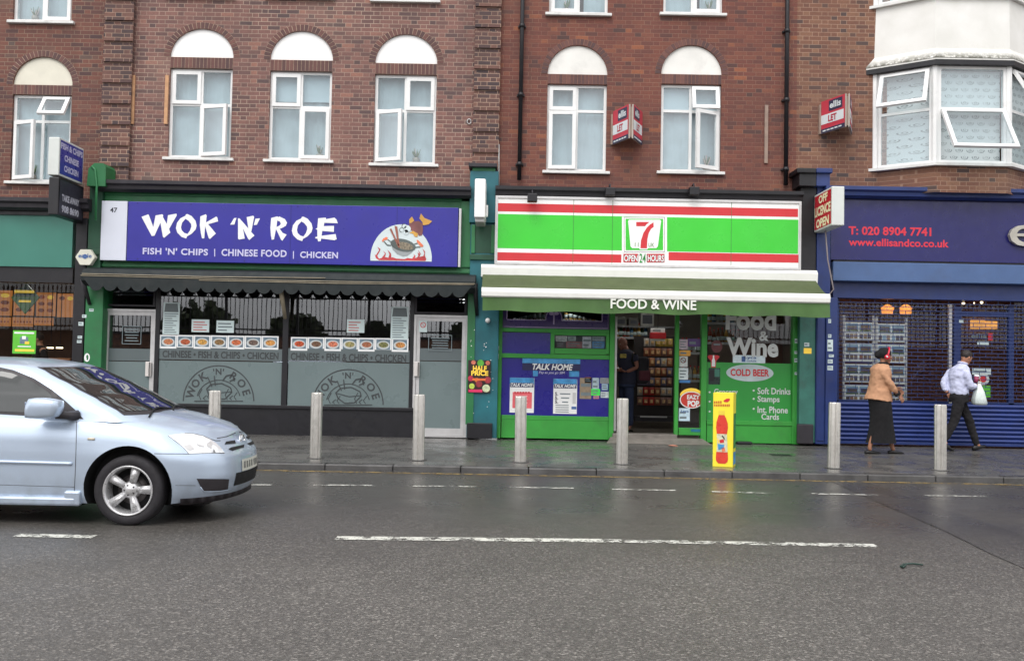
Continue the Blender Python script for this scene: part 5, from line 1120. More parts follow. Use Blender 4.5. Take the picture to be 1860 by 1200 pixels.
for i, (r, c_, lb) in enumerate([((1010, 610, 1030, 620), C3(190, 190, 190), 'pale leaflet at the left of the small green framed window'), ((1010, 621, 1026, 631), C3(90, 80, 86), 'dark leaflet below the pale one in the small framed window'), ((1028, 620, 1057, 632), C3(150, 100, 104), 'wide reddish leaflet in the small framed window'), ((1032, 610, 1046, 619), C3(168, 180, 180), 'grey leaflet above the reddish one'), ((1058, 611, 1074, 632), C3(190, 190, 200), 'tall pale leaflet in the middle of the small framed window'), ((1076, 620, 1098, 632), C3(96, 150, 200), 'blue leaflet at the right of the small framed window'), ((1076, 611, 1098, 619), C3(170, 180, 190), 'pale leaflet above the blue one')]):
    sheet('leaflet', r, YG + .055, lb, 'leaflet', mat('leaflet_%d' % i, c_, .5, var=.4, scale=16), lines=2, group='leaflets in the small green framed window')
# side light and right hand window stickers
Y = YG + .024
def ring_sign(name, x, y, rpx_, lb): pass
for r, c_, lb, ln in [((1234, 616, 1249, 634), C3(196, 176, 190), 'pale pink sticker high in the narrow side window', 3), ((1250, 615, 1273, 629), C3(84, 54, 120), 'purple sticker in the narrow side window', 1), ((1234, 636, 1254, 646), C3(220, 160, 60), 'orange and white sticker in the narrow side window', 1), ((1234, 647, 1249, 666), C3(206, 208, 206), 'white no smoking sticker in the narrow side window', 0), ((1233, 668, 1250, 689), C3(212, 222, 224), 'white printed sheet below the no smoking sticker', 3), ((1233, 741, 1253, 764), C3(200, 224, 236), 'pale blue mobile top up sheet low in the narrow side window', 2), ((1234, 690, 1254, 695), C3(60, 120, 180), 'thin blue sticker under the white sheet', 0), ((1331, 645, 1390, 659), C3(216, 232, 238), 'white mobile top up sign under the silver window lettering', 0), ((1255, 779, 1272, 784), C3(30, 110, 140), 'teal sticker on the bottom rail of the narrow side window', 0)]:
    s = sheet('sticker', r, Y if r[1] < 770 else YG - .034, lb, 'sticker', mat('sticker_%d_%d' % (r[0], r[1]), c_, .4, var=.12, scale=16), lines=ln, group='stickers on the store windows')
    if 'smoking' in lb: p = MB(); q = W(1241, 654, Y - .003); p.prism([arc(q[0], q[1], .05, .05, 0, 350, 20), arc(q[0], q[1], .037, .037, 0, 350, 20)], Y - .004, Y - .002, RED); p.add([(q[0] - .03, Y - .004, q[1] + .022), (q[0] - .022, Y - .004, q[1] + .03), (q[0] + .03, Y - .004, q[1] - .022), (q[0] + .022, Y - .004, q[1] - .03)], [(0, 1, 2, 3)], RED); p.build('prohibition_ring', s)
    if 'under the silver' in lb: p = MB(); p.tpx('Lyca', (1352, 646.5, 1374, 653), Y - .004, TB, bold=.02); p.tpx('mobile', (1356, 653.5, 1374, 657), Y - .004, TB, bold=.02); p.prism([RC(1347, 647, 1354, 657, Y)[0:1] + (W(1350, 657, Y)[1],), (W(1354, 652, Y)[0], W(1350, 657, Y)[1]), (W(1354, 652, Y)[0], W(1350, 647, Y)[1]), (W(1347, 652, Y)[0], W(1350, 647, Y)[1])], Y - .004, Y - .002, TB); p.build('lettering', s)
    if 'pale blue mobile' in lb: p = MB(); p.tpx('Lyca', (1237, 744, 1251, 750), Y - .004, TB, bold=.02); p.build('lettering', s)
s = MB(); q = W(1256, 726, Y); s.poly(arc(q[0], q[1], .19, .135, 0, 350, 30), Y, mat('sticker_red_oval', C3(206, 62, 50), .4)); s.prism([arc(q[0], q[1], .21, .15, 0, 350, 30), arc(q[0], q[1], .19, .135, 0, 350, 30)], Y - .002, Y, SWHITE); s.prism([arc(q[0], q[1] + .04, .22, .17, 20, 160, 16) + arc(q[0], q[1] + .01, .21, .14, 160, 20, 16)], Y - .004, Y - .002, YEL)
s.tpx('EAZY', (1248, 717, 1271, 725), Y - .005, SWHITE, bold=.04); s.tpx('POP', (1249, 727, 1270, 738), Y - .005, SWHITE, bold=.05); s.build('oval_sticker', label='red oval sticker with white letters and a yellow arc in the narrow side window', cat='sticker')
s = MB(); q = W(1302, 629, Y); s.poly(arc(q[0], q[1], .1, .11, 0, 350, 20), Y, mat('maroon_sticker', C3(96, 36, 40), .4, var=.3, scale=20)); s.box(q[0] - .06, q[0] + .06, Y - .003, Y - .001, q[1] + .02, q[1] + .05, INK); s.build('round_sticker', label='dark maroon round sticker left of the silver window lettering', cat='sticker')
s = MB(); q = W(1296, 655, Y); s.poly([(q[0] - .11, q[1] + .07), (q[0] - .05, q[1] + .0), (q[0] - .04, q[1] - .12), (q[0] + .04, q[1] - .12), (q[0] + .05, q[1]), (q[0] + .11, q[1] + .07), (q[0] + .08, q[1] + .1), (q[0] - .08, q[1] + .1)], Y, RED); s.poly([(q[0] - .03, q[1] - .1), (q[0] + .03, q[1] - .1), (q[0] + .03, q[1] + .0), (q[0] + .012, q[1] + .05), (q[0] + .012, q[1] + .1), (q[0] - .012, q[1] + .1), (q[0] - .012, q[1] + .05), (q[0] - .03, q[1])], Y - .003, SWHITE); s.build('bottle_sticker', label='red sticker with a white bottle on the right store window', cat='sticker')
s = MB(); bx(s, (1287, 668, 1308, 698), Y, Y + .003, mat('dark_poster', C3(36, 52, 50), .3)); bx(s, (1298, 670, 1307, 684), Y - .003, Y - .001, mat('teal_print', C3(60, 120, 104), .4)); bx(s, (1289, 672, 1297, 692), Y - .003, Y - .001, BLACK); s.build('poster', label='dark upright poster below the red bottle sticker', cat='poster')
s = MB(); Y = YP - .03; bx(s, (850, 654, 891, 713), Y, Y + .003, mat('poster_black', C3(44, 26, 28), .4, var=.3, scale=9)); s.tpx('HALF', (859, 664, 884, 674), Y - .006, YEL, bold=.04); s.tpx('PRICE', (856, 673, 887, 682), Y - .006, YEL, bold=.04)
for (x, y, r_, c_) in ((857, 701, 5, C3(180, 200, 80)), (873, 659, 6, C3(90, 170, 60)), (860, 658, 4, C3(200, 110, 90)), (886, 659, 4, C3(200, 110, 90)), (855, 687, 5, C3(176, 40, 66)), (886, 690, 6, C3(160, 50, 60)), (870, 697, 6, C3(140, 44, 52)), (883, 705, 7, C3(200, 210, 170)), (866, 690, 4, C3(206, 120, 40))): q = W(x, y, Y - .003); s.poly(arc(q[0], q[1], r_ * .0098, r_ * .0098, 0, 340, 14), Y - .003 - r_ * .0002, mat('fruit_%d_%d' % (x, y), c_, .5, var=.25, scale=20))
bx(s, (851, 707, 876, 712), Y - .006, Y - .0045, mat('pink_strip', C3(220, 50, 100), .4)); bx(s, (858, 687, 882, 691), Y - .006, Y - .0045, mat('orange_strip', C3(230, 110, 60), .4)); s.build('poster', label='half price poster with fruit on the turquoise pillar', cat='poster')
# little stickers on the pillars
for i, (x, y, w_, h_, Y, lb) in enumerate([(166, 563, 8, 5, YP - .012, 'tiny white sticker on the green pillar beside the takeaway door'), (153, 574, 8, 5.5, YP - .014, 'topmost white sticker on the black edge of the left pillar'), (147, 588, 9, 6.5, YP - .002, 'white sticker on the black pillar, second from the top'), (145, 612, 8, 5, YP - .002, 'white sticker on the black pillar, third from the top'), (144, 620, 8.5, 5, YP - .002, 'crooked white sticker lowest on the black pillar')]):
    s = sheet('sticker', (x - w_ / 2, y - h_ / 2, x + w_ / 2, y + h_ / 2), Y, lb, 'sticker', lines=2, group='stickers on the left pillars', thick=.0015)
s = MB(); q = W(158, 649, YP - .013); s.prism([arc(q[0], q[1], .05, .075, 0, 350, 20), arc(q[0] + .005, q[1], .022, .05, 0, 350, 20)], YP - .014, YP - .012, TXTW); s.box(q[0] - .03, q[0] - .005, YP - .016, YP - .0145, q[1] - .06, q[1] + .0, TXTW); s.build('sticker', label='torn white round sticker on the green pillar above the car windscreen', cat='sticker', group='stickers on the left pillars')
for i, (x, y, w_, h_, lb) in enumerate([(903, 572, 6, 4, 'topmost pale sticker on the bright green post'), (903, 591, 6, 4, 'second pale sticker on the bright green post'), (903, 604, 6, 9, 'tall peeling sticker on the bright green post'), (903, 621, 5, 7, 'orange sticker on the bright green post'), (903, 632, 7, 8, 'white sticker below the orange one on the bright green post'), (903, 647, 6, 9, 'white sticker lower on the bright green post'), (902, 657, 5, 7, 'lowest white sticker on the bright green post')]):
    sheet('sticker', (x - w_ / 2, y - h_ / 2, x + w_ / 2, y + h_ / 2), YG - .043, lb, 'sticker', mat('orange_note', C3(206, 104, 60)) if 'orange sticker' in lb else PAPER, lines=1, group='stickers on the bright green post', thick=.0015)
for i, (x, y, w_, h_, lb) in enumerate([(1446, 619, 5, 8, 'tallest pale sticker at the top of the right green post'), (1446, 640, 6, 5, 'upper middle pale sticker on the right green post'), (1447, 654, 8, 7, 'white sticker in the middle of the right green post'), (1448, 678, 9, 5, 'lowest white sticker on the right green post')]):
    sheet('sticker', (x - w_ / 2, y - h_ / 2, x + w_ / 2, y + h_ / 2), YG - .054, lb, 'sticker', lines=1, group='stickers on the right green post', thick=.0015)
for i, (x, y, w_, h_, lb) in enumerate([(1507, 583, 5, 7, 'small pale sticker high on the blue pillar'), (1507, 610, 6, 6, 'round pale sticker on the blue pillar above the paper scraps'), (1508, 627, 10, 21, 'tall torn white paper on the blue pillar'), (1510, 646, 9, 5, 'white sticker under the torn paper on the blue pillar'), (1508, 656, 9, 7, 'white sticker second from the bottom on the blue pillar'), (1508, 668, 10, 8, 'lowest white sticker on the blue pillar')]):
    sheet('sticker', (x - w_ / 2, y - h_ / 2, x + w_ / 2, y + h_ / 2), YP - .063, lb, 'sticker', lines=2, group='stickers on the blue pillar', thick=.0015)
sheet('sticker', (1461, 622, 1470, 629), YP + .017, 'pale pink sticker on the teal pillar', 'sticker', lines=1); sheet('sticker', (1460, 632, 1474, 642), YP + .017, 'yellowish torn sticker on the teal pillar', 'sticker', YEL, lines=0)
# torn paper specks and chipped paint on the turquoise pillar
s = MB()
for k in range(26):
    x, y = random.choice([random.uniform(853, 862), random.uniform(878, 896)]), random.uniform(590, 760); q = W(x, y, YP - .0215); r_ = random.uniform(.004, .014); s.poly([(q[0] + r_ * random.uniform(.6, 1.2) * math.cos(a), q[1] + r_ * random.uniform(.6, 1.4) * math.sin(a)) for a in (0, 1.2, 2.4, 3.7, 5)], YP - .0225, TXTW)
tag(s.build('paper_scraps', kind='stuff'), 'flecks of torn white paper stuck to the turquoise pillar', 'paper scraps')
s = MB(); q = W(886, 582, YP - .05); s.ellipsoid((q[0], YP - .06, q[1]), (.045, .06, .045), TXTW, 12, 8); s.build('door_buzzer', label='small round white lamp on the turquoise pillar below the awning', cat='wall lamp')

# ---- goods and fittings inside the store
SHELF = mat('shelf_grey', C3(120, 122, 124), .4, .2)
rk = thing('snack_rack', 'dark wire snack rack full of bags facing the store doorway', 'snack rack', (W(1188, 700, 19.4)[0], 19.4, FZ))
Y = 19.4; a, b, c, d = RC(1152, 610, 1226, 762, Y)
f = MB(); f.box(a, b, Y + .1, Y + .16, FZ + .3, d, mat('rack_dark', C3(46, 40, 40), .6)); f.box(a, b, Y - .25, Y + .1, FZ + .2, FZ + .3, LEAD); f.box(a + .1, b - .2, Y - .27, Y - .255, FZ + .28, FZ + .31, ALU); f.build('frame', rk)
bagm = [island('bag_%d' % i, [(0, c_), (1, tuple(x * .7 for x in c_[:3]) + (1,))], .35) for i, c_ in enumerate([C3(196, 130, 84), C3(170, 100, 70), C3(204, 196, 188), C3(190, 50, 44), C3(150, 110, 100), C3(120, 116, 140), C3(210, 180, 80)])]
def bagmesh(mt):
    m = MB(); nx_, nz_ = 5, 6; v = []
    for s_ in (1, -1):
        for j in range(nz_ + 1):
            for i in range(nx_ + 1):
                u, w_ = i / nx_, j / nz_; v.append(((u - .5) * .12 * (1 - .08 * math.sin(math.pi * w_)), -s_ * .03 * math.sin(math.pi * u) * math.sin(math.pi * w_) ** .6, w_ * .17))
    o_ = (nx_ + 1) * (nz_ + 1); fs = []
    for k in (0, 1):
        for j in range(nz_):
            for i in range(nx_): q = [k * o_ + j * (nx_ + 1) + i, k * o_ + j * (nx_ + 1) + i + 1, k * o_ + (j + 1) * (nx_ + 1) + i + 1, k * o_ + (j + 1) * (nx_ + 1) + i]; fs.append(tuple(q if k == 0 else q[::-1]))
    m.add(v, fs, mt, True); m.add([(-.03, -.034, .05), (.03, -.034, .05), (.03, -.034, .12), (-.03, -.034, .12)], [(0, 1, 2, 3)], mat('bag_label', C3(206, 170, 120), .5, var=.5, scale=30)); return m
bcol = ['tan', 'brown', 'pale', 'red', 'mauve', 'blue grey', 'yellow']; rown = ['top', 'second', 'third', 'fourth', 'fifth', 'sixth', 'bottom']
protos = {}
for rr in range(7):
    for cc_ in range(6):
        if rr < 3 and cc_ == 0: continue
        k = 6 if rr == 0 and cc_ > 2 else (3 if rr >= 5 and cc_ in (1, 2) else random.choice([0, 1, 2, 4, 5]))
        X = a + .06 + (b - a - .12) * (cc_ + .5) / 6; Z = d - .22 - rr * .205
        lb = '%s snack bag hanging on the store rack, %s row' % (bcol[k], rown[rr])
        if k not in protos: o = bagmesh(bagm[k]).build('snack_bag', label=lb, cat='snack bag', group='snack bags on the store rack', local=True); protos[k] = o
        else: o = protos[k].copy(); col.objects.link(o); o['label'] = lb
        o.location = (X, Y - .03, Z); o.rotation_euler.z = random.uniform(-.2, .2); o['group'] = 'snack bags on the store rack, %s ones in the %s row' % (bcol[k], rown[rr])
s = MB(); bx(s, (1182, 596, 1208, 604), 18.9, 18.96, SWHITE, .01); bx(s, (1181, 604, 1210, 615), 18.88, 18.98, RED, .01); bx(s, (1184, 615.5, 1208, 619), 18.9, 18.97, SWHITE); bx(s, (1186, 599, 1200, 601), 18.895, 18.899, INK); s.tube([(W(1195, 596, 18.93)[0], 18.93, W(1195, 596, 18.93)[1]), (W(1195, 596, 18.93)[0], 18.93, 3.29)], .006, LEAD, 6); s.build('hanging_sign', label='red and white price sign hanging above the snack rack', cat='sign')
# high shelves with bottles and jars
BOT = [mat('bottle_%d' % i, c_, .2, var=.2) for i, c_ in enumerate([C3(120, 70, 40), C3(60, 90, 60), C3(190, 150, 70), C3(150, 60, 50), C3(70, 110, 140), C3(196, 190, 180)])]
bname = ['brown', 'green', 'amber', 'red', 'blue', 'pale']
def bottle(mt, sc):
    m = MB(); m.lathe([(.0, 0), (.036, 0), (.038, .02), (.038, .15), (.03, .19), (.013, .22), (.013, .27), (.0, .27)], mt, 12); m.lathe([(.0385, .05), (.0385, .12)], PAPER, 12); m.lathe([(.015, .255), (.015, .28), (0, .28)], RED, 10); return m
bp = {}
def stock(px0, px1, py, Y, n, shelf_lbl, grp, kinds=(0, 1, 2, 3, 4, 5), sc=1.0):
    x0, z = W(px0, py, Y); x1, _ = W(px1, py, Y)
    r = thing('shelf', shelf_lbl, 'shelf', ((x0 + x1) / 2, Y, z - .03)); MB().box(x0 - .03, x1 + .03, Y - .1, Y + .14, z - .03, z - .002, SHELF).build('board', r); MB().box(x0 - .03, x1 + .03, Y - .112, Y - .1005, z - .035, z + .01, ALU).build('price_rail', r)
    MB().box(x0, x0 + .03, Y + .1, Y + .13, z - .3, z - .031, LEAD).box(x1 - .03, x1, Y + .1, Y + .13, z - .3, z - .031, LEAD).build('bracket', r)
    for i in range(n):
        k = random.choice(kinds); lb = '%s bottle standing on the %s' % (bname[k], grp)
        if k not in bp: o = bottle(BOT[k], 1).build('bottle', label=lb, cat='bottle', local=True); bp[k] = o
        else: o = bp[k].copy(); col.objects.link(o)
        o['label'] = lb; o['group'] = '%s bottles on the %s' % (bname[k], grp); o.location = (x0 + (x1 - x0) * (i + .5) / n, Y + random.uniform(-.03, .03), z); o.scale = (sc, sc, sc * random.uniform(.9, 1.1))
stock(924, 1000, 582, 17.1, 9, 'grey shelf of bottles seen through the purple framed window, left', 'left shelf behind the purple panel')
stock(1024, 1092, 582, 17.1, 8, 'grey shelf of bottles seen through the purple framed window, right', 'right shelf behind the purple panel', (2, 2, 4, 5))
stock(1118, 1176, 612, 20.2, 9, 'high shelf of dark bottles above the man in the store doorway', 'high shelf above the man')
stock(1286, 1340, 586, 17.6, 8, 'sloping looking white shelf of drinks at the top of the right store window', 'top shelf in the right window', (4, 5, 2))
stock(1286, 1345, 622, 18.0, 8, 'shelf of amber bottles behind the right store window', 'lower shelf in the right window', (2, 3, 0))
stock(1236, 1272, 640, 18.3, 5, 'shelf of bottles behind the narrow side window, upper', 'upper shelf in the side window'); stock(1236, 1272, 690, 18.3, 5, 'shelf of bottles behind the narrow side window, lower', 'lower shelf in the side window')
for i, (r, lb) in enumerate([((1118, 575, 1138, 592), 'grey cardboard carton on top of the store shelves, left'), ((1142, 577, 1160, 592), 'grey carton on top of the store shelves, middle'), ((1164, 567, 1188, 592), 'large white carton on top of the store shelves')]):
    s = MB(); bx(s, r, 20.1, 20.5, mat('carton_%d' % i, [C3(110, 112, 104), C3(96, 96, 92), C3(170, 170, 164)][i], .7, var=.2), .01); s.rpx((r[0] + 3, r[1] + 5, r[2] - 3, r[3] - 4), 20.097, BACKP); s.build('carton', label=lb, cat='carton', group='cartons on the store shelves')
s = MB(); bx(s, (1116, 592, 1230, 595), 20.05, 20.6, SHELF); s.build('top_shelf', bC)
s = MB(); bx(s, (1345, 570, 1440, 765), 17.5, 17.56, mat('back_panel_brown', C3(106, 70, 60), .6, var=.2)); s.build('partition', bC)
for i, (x, y) in enumerate([(1036, 561), (1201, 566)]):
    Yl = 16.95 if i == 0 else 17.4; q = W(x, y, Yl); s = MB(); s.lathe([(.0, -.03), (.05, -.025), (.06, .0), (.05, .03)], LAMPW, 12, Matrix.Translation((q[0], Yl, q[1] - .0))); s.tube([(q[0], Yl, q[1] + .03), (q[0], Yl, 3.29)], .01, LEAD, 6); s.build('ceiling_lamp', label=['small bright lamp in the store above the purple panel', 'small bright lamp in the store doorway under the awning'][i], cat='ceiling light', group='bright lamps in the store')
for i, (X, Yl) in enumerate([(2.9, 18.6), (1.0, 18.4), (4.2, 18.4)]):
    s = MB(); s.box(X - .6, X + .6, Yl - .06, Yl + .06, 3.2, 3.27, SWHITE); s.box(X - .58, X + .58, Yl - .04, Yl + .04, 3.19, 3.199, mat('tube_glow', (1, .95, .88, 1), .5, emit=11.0)); s.build('strip_light', label=['strip light on the store ceiling above the snack rack', 'strip light on the store ceiling behind the purple panel', 'strip light on the store ceiling behind the silver lettering'][i], cat='ceiling light', group='strip lights in the store')
s = MB(); s.box(-8.6, -7.6, 18.4, 18.55, 3.38, 3.44, mat('amber_tube', (1, .78, .55, 1), .5, emit=12.0)); s.build('strip_light', label='warm strip light on the sandwich shop ceiling', cat='ceiling light')
s = MB(); s.box(5.6, 8.4, 16.72, 16.78, 3.13, 3.19, mat('amber_tube', (0, 0, 0))); s.build('strip_light', label='added warm strip light inside the shuttered office window to brighten the property cards', cat='ceiling light')  # added light, set in front of the racks to brighten the property cards

# ---- bollards, cardboard column, litter
KYB = 13.15
def bz(y): return pave_z(y)
r = thing('bollard', '', 'bollard', (0, 0, 0), 'brushed steel bollards along the kerb')
m = MB(); prof = []; n = 72
for j, z in enumerate([0, .90, .915, .925]):
    k = [1, 1, .97, .9][j]
    for i in range(n):
        a = 2 * math.pi * i / n; rr = .082 * k
        g = abs(((a + R(20)) % R(60)) - R(30)); rr *= 1 - .22 * max(0, 1 - g / R(9))
        prof.append((rr * math.cos(a), rr * math.sin(a), z))
m.add(prof, [(j * n + i, j * n + (i + 1) % n, (j + 1) * n + (i + 1) % n, (j + 1) * n + i) for j in range(2, 3) for i in range(n)] + [tuple(3 * n + i for i in range(n))], STEEL); m.add(prof[:3 * n], [(j * n + i, j * n + (i + 1) % n, (j + 1) * n + (i + 1) % n, (j + 1) * n + i) for j in range(2) for i in range(n)], STEEL, True)
m.build('post', r, local=True); m = MB(); m.lathe([(.125, 0), (.125, .004), (.083, .008)], mat('mortar_collar', (.09, .088, .085, 1), .6), 20); m.build('base_collar', r, local=True)
bl = ['steel bollard half hidden behind the silver blue car', 'steel bollard before the left half of the takeaway window', 'steel bollard in front of the right takeaway door', 'steel bollard in front of the indigo store panel', 'steel bollard in front of the store doorway', 'steel bollard between the green store and the blue pillar', 'steel bollard in front of the walking man']
for i, (x, y) in enumerate([(388, 830), (573, 831), (760, 833), (945, 836), (1130, 838), (1514, 845), (1708, 848), (1905, 852), (203, 826)]):
    X = G(x, y, bz(KYB))[0] * KYB / G(x, y, bz(KYB))[1]; loc = (X, KYB, bz(KYB))
    lb = (bl + ['steel bollard beyond the walking man at the right', 'steel bollard behind the car door'])[i]
    if i == 0: r.location = loc; r['label'] = lb; o = r
    else: o = dup(r, loc, lb)
    o.rotation_euler = (R(random.uniform(-.7, .7)), R(random.uniform(-.6, .6)), random.uniform(0, 6))
YC_ = 13.0; a, b, c, d = RC(1302, 713.5, 1338, 842.5, YC_); c = bz(YC_)
YELLOW = mat('yellow_card', C3(244, 226, 60), .4, var=.03, scale=3); bxx = thing('advert_column', 'tall yellow cardboard column with a red drink bottle picture on the kerb', 'advertising column', ((a + b) / 2, YC_ + .17, c))
RZ = R(-21)
def bxl(m): return m.xf(Matrix.Translation(((a + b) / 2, YC_ + .14, c)) @ Matrix.Rotation(RZ, 4, 'Z'))
w2 = (b - a) / 2; h = d - c; m = MB(); m.box(-w2, w2, -.14, .14, 0, h, YELLOW, .004); bxl(m); m.build('carton', bxx)
m = MB(); Yf = -.143
def bpx(x, y): return ((x - 1303) / 36.0 * 2 * w2 - w2, h * (1 - (y - 714) / 128.5))
K7 = lambda pts: [bpx(1280 + x / 7.5, 700 + y / 7.5) for x, y in pts]
DRK = mat('drink_red', C3(214, 66, 52), .3, var=.08, scale=12); CAPY = mat('cap_yellow', C3(230, 206, 70), .35); LABELM = mat('bottle_label', C3(206, 206, 180), .4, var=.25, scale=26)
m.poly(K7([(250, 395), (325, 395), (345, 430), (370, 500), (375, 560), (362, 640), (225, 640), (215, 560), (220, 490), (238, 430)]), Yf, DRK); m.poly(K7([(222, 875), (375, 875), (380, 960), (372, 1000), (340, 1025), (250, 1025), (222, 995), (216, 950)]), Yf, DRK)
m.poly(K7([(225, 641), (362, 641), (368, 760), (372, 874), (224, 874), (232, 760)]), Yf, LABELM); m.poly(K7([(245, 335), (332, 335), (330, 394), (245, 394)]), Yf, CAPY)
for q, mm in (([(260, 720), (320, 705), (325, 750), (270, 760)], RED), ([(240, 770), (330, 780), (320, 830), (250, 850)], BLUEP), ([(290, 820), (330, 810), (345, 865), (300, 870)], mat('logo_orange', C3(230, 130, 60), .4)), ([(300, 655), (330, 690), (335, 720), (290, 670)], BLACK), ([(240, 690), (262, 740), (250, 770), (236, 720)], YEL)): m.poly(K7(q), Yf - .002, mm)
m.poly(K7([(310, 205), (350, 180), (392, 175), (395, 200), (370, 225), (320, 225)]), Yf, RED)
p0 = bpx(1304, 733); p1 = bpx(1319, 728)
for (x0, y0, x1, y1) in ((1304.5, 729, 1319, 733), (1304.5, 734.5, 1333.5, 738)):
    q0 = bpx(x0, y1); q1 = bpx(x1, y0); n = int((x1 - x0) / 3)
    for k in range(n): m.box(q0[0] + (q1[0] - q0[0]) * k / n, q0[0] + (q1[0] - q0[0]) * (k + .72) / n, Yf - .001, Yf, q0[1] + .004 * k / n, q1[1] + .01 * k / n, mat('orange_print', C3(196, 106, 40), .5))
bxl(m); m.build('front_print', bxx)
m = MB(); m.add([(w2 + .002, -.1, .25 * h), (w2 + .002, .12, .25 * h), (w2 + .002, .12, .72 * h), (w2 + .002, -.1, .72 * h)], [(0, 1, 2, 3)], mat('side_print_green', C3(60, 130, 70), .5, var=.3, scale=10)); m.add([(w2 + .002, -.1, .03 * h), (w2 + .002, .12, .03 * h), (w2 + .002, .12, .2 * h), (w2 + .002, -.1, .2 * h)], [(0, 1, 2, 3)], BLUEP); bxl(m); m.build('side_print', bxx)
def litter(x, y, sx, c_, lb, z=None):
    X, Yy = G(x, y, pave_z(15) if z is None else z); zz = pave_z(Yy) if z is None else z; s = MB(); n = 9
    v = [(X + sx * random.uniform(.7, 1.2) * math.cos(2 * math.pi * i / n), Yy + sx * 1.2 * random.uniform(.6, 1.2) * math.sin(2 * math.pi * i / n), zz + .005 + random.random() * .012) for i in range(n)] + [(X, Yy, zz + .03)]
    s.add(v, [(i, (i + 1) % n, n) for i in range(n)], mat('litter_%d' % x, c_, .7)); s.build('litter', label=lb, cat='litter')
litter(1222, 811, .08, C3(190, 130, 110), 'pale crumpled paper on the pavement before the store step')
s = MB(); q = [(*G(x, y, .01), .010 + .005 * (i % 2)) for i, (x, y) in enumerate([(1676, 1025), (1658, 1024), (1642, 1024), (1636, 1029), (1640, 1030), (1646, 1026)])]; s.tube(q, .007, mat('dark_green_scrap', C3(36, 62, 54), .5), 6); s.build('twisted_strap', label='thin dark green twisted strap lying on the near lane', cat='litter')
s = MB(); X, Yy = G(1347, 808, .12); s.box(X - .07, X + .2, Yy + .02, Yy + .2, pave_z(Yy) + .002, pave_z(Yy) + .05, BLACK, .02); s.build('door_stop', label='low black block on the pavement right of the yellow column', cat='block')
X, Yy = G(1418, 827, .1); MB().add([(X - .16, Yy - .11, pave_z(Yy) + .004), (X + .16, Yy - .11, pave_z(Yy) + .004), (X + .16, Yy + .11, pave_z(Yy) + .007), (X - .16, Yy + .11, pave_z(Yy) + .007)], [(0, 1, 2, 3)], mat('iron_lid', (.03, .03, .03, 1), .45, .5, var=.4, scale=40)).build('access_cover', kind='structure')
# ------------------------------------------------------------------ people
_sc2 = bpy.data.scenes.new('workbench')          # empty scene: modifiers are evaluated without the whole street
def eval_mesh(o):
    vl = _sc2.view_layers[0]; vl.update(); dg = vl.depsgraph; dg.update()
    return bpy.data.meshes.new_from_object(o.evaluated_get(dg))
def skin_mesh(chains, root=0, sub=2):
    """chains: list of lists of (point, radius); chains starting at an existing point share it"""
    vs = []; rs = []; es = []
    def vid(p, r):
        for i, q in enumerate(vs):
            if (q - Vector(p)).length < 1e-5: return i
        vs.append(Vector(p)); rs.append(r); return len(vs) - 1
    for ch in chains:
        ids = [vid(p, r) for p, r in ch]; es += list(zip(ids[:-1], ids[1:]))
    me = bpy.data.meshes.new('sk'); me.from_pydata([tuple(v) for v in vs], es, []); o = bpy.data.objects.new('sk', me); _sc2.collection.objects.link(o)
    md = o.modifiers.new('s', 'SKIN'); md.use_smooth_shade = True; sv = me.skin_vertices[0].data
    for i, r in enumerate(rs): sv[i].radius = r if isinstance(r, tuple) else (r, r); sv[i].use_root = (i == root)
    sb = o.modifiers.new('u', 'SUBSURF'); sb.levels = sub; sb.render_levels = sub
    m = eval_mesh(o); bpy.data.objects.remove(o); return m
def skin_body(mb, chains, m):                     # one closed tapering tube per limb, fused by the remesh that follows
    for ch in chains: mb.mesh(skin_mesh([ch]), m)
def remesh(mb, voxel, smooth=4):
    me = bpy.data.meshes.new('rm'); me.from_pydata(mb.v, [], mb.f); o = bpy.data.objects.new('rm', me); _sc2.collection.objects.link(o)
    r = o.modifiers.new('r', 'REMESH'); r.mode = 'VOXEL'; r.voxel_size = voxel; r.use_smooth_shade = True
    s = o.modifiers.new('s', 'SMOOTH'); s.iterations = smooth; s.factor = .5
    m = eval_mesh(o); bpy.data.objects.remove(o); return m
def head_into(mb, c, yaw, pitch, m, k=1.0):
    b = bmesh.new(); bmesh.ops.create_uvsphere(b, u_segments=28, v_segments=20, radius=1)
    for p in b.verts:
        x, y, z = p.co
        y *= 1 - .28 * max(0, -z) ** 1.2; x = x * (1 - .12 * max(0, -z)) + .16 * max(0, -z) * (x > -.2)
        if x > .6: x *= .93                                             # flatten the face
        p.co = (x * .098, y * .077, z * .118)
    M = Matrix.Translation(c) @ Matrix.Rotation(yaw, 4, 'Z') @ Matrix.Rotation(pitch, 4, 'Y') @ Matrix.Scale(k, 4)
    mb.bm(b, m, True, M)
    def el(cx, cy, cz, rx, ry, rz):
        b = bmesh.new(); bmesh.ops.create_uvsphere(b, u_segments=12, v_segments=8, radius=1)
        mb.bm(b, m, True, M @ Matrix.Translation((cx, cy, cz)) @ Matrix.Diagonal((rx, ry, rz, 1)))
    el(.098, 0, -.018, .022, .014, .026); el(.092, 0, .012, .014, .011, .02)          # nose
    el(.088, 0, -.06, .016, .026, .010); el(.088, 0, -.068, .014, .022, .010); el(.075, 0, -.098, .022, .026, .018)   # lips, chin
    for s in (-1, 1): el(-.008, s * .077, -.005, .022, .009, .032); el(.08, s * .032, .022, .016, .022, .008)        # ears, brows
    return M
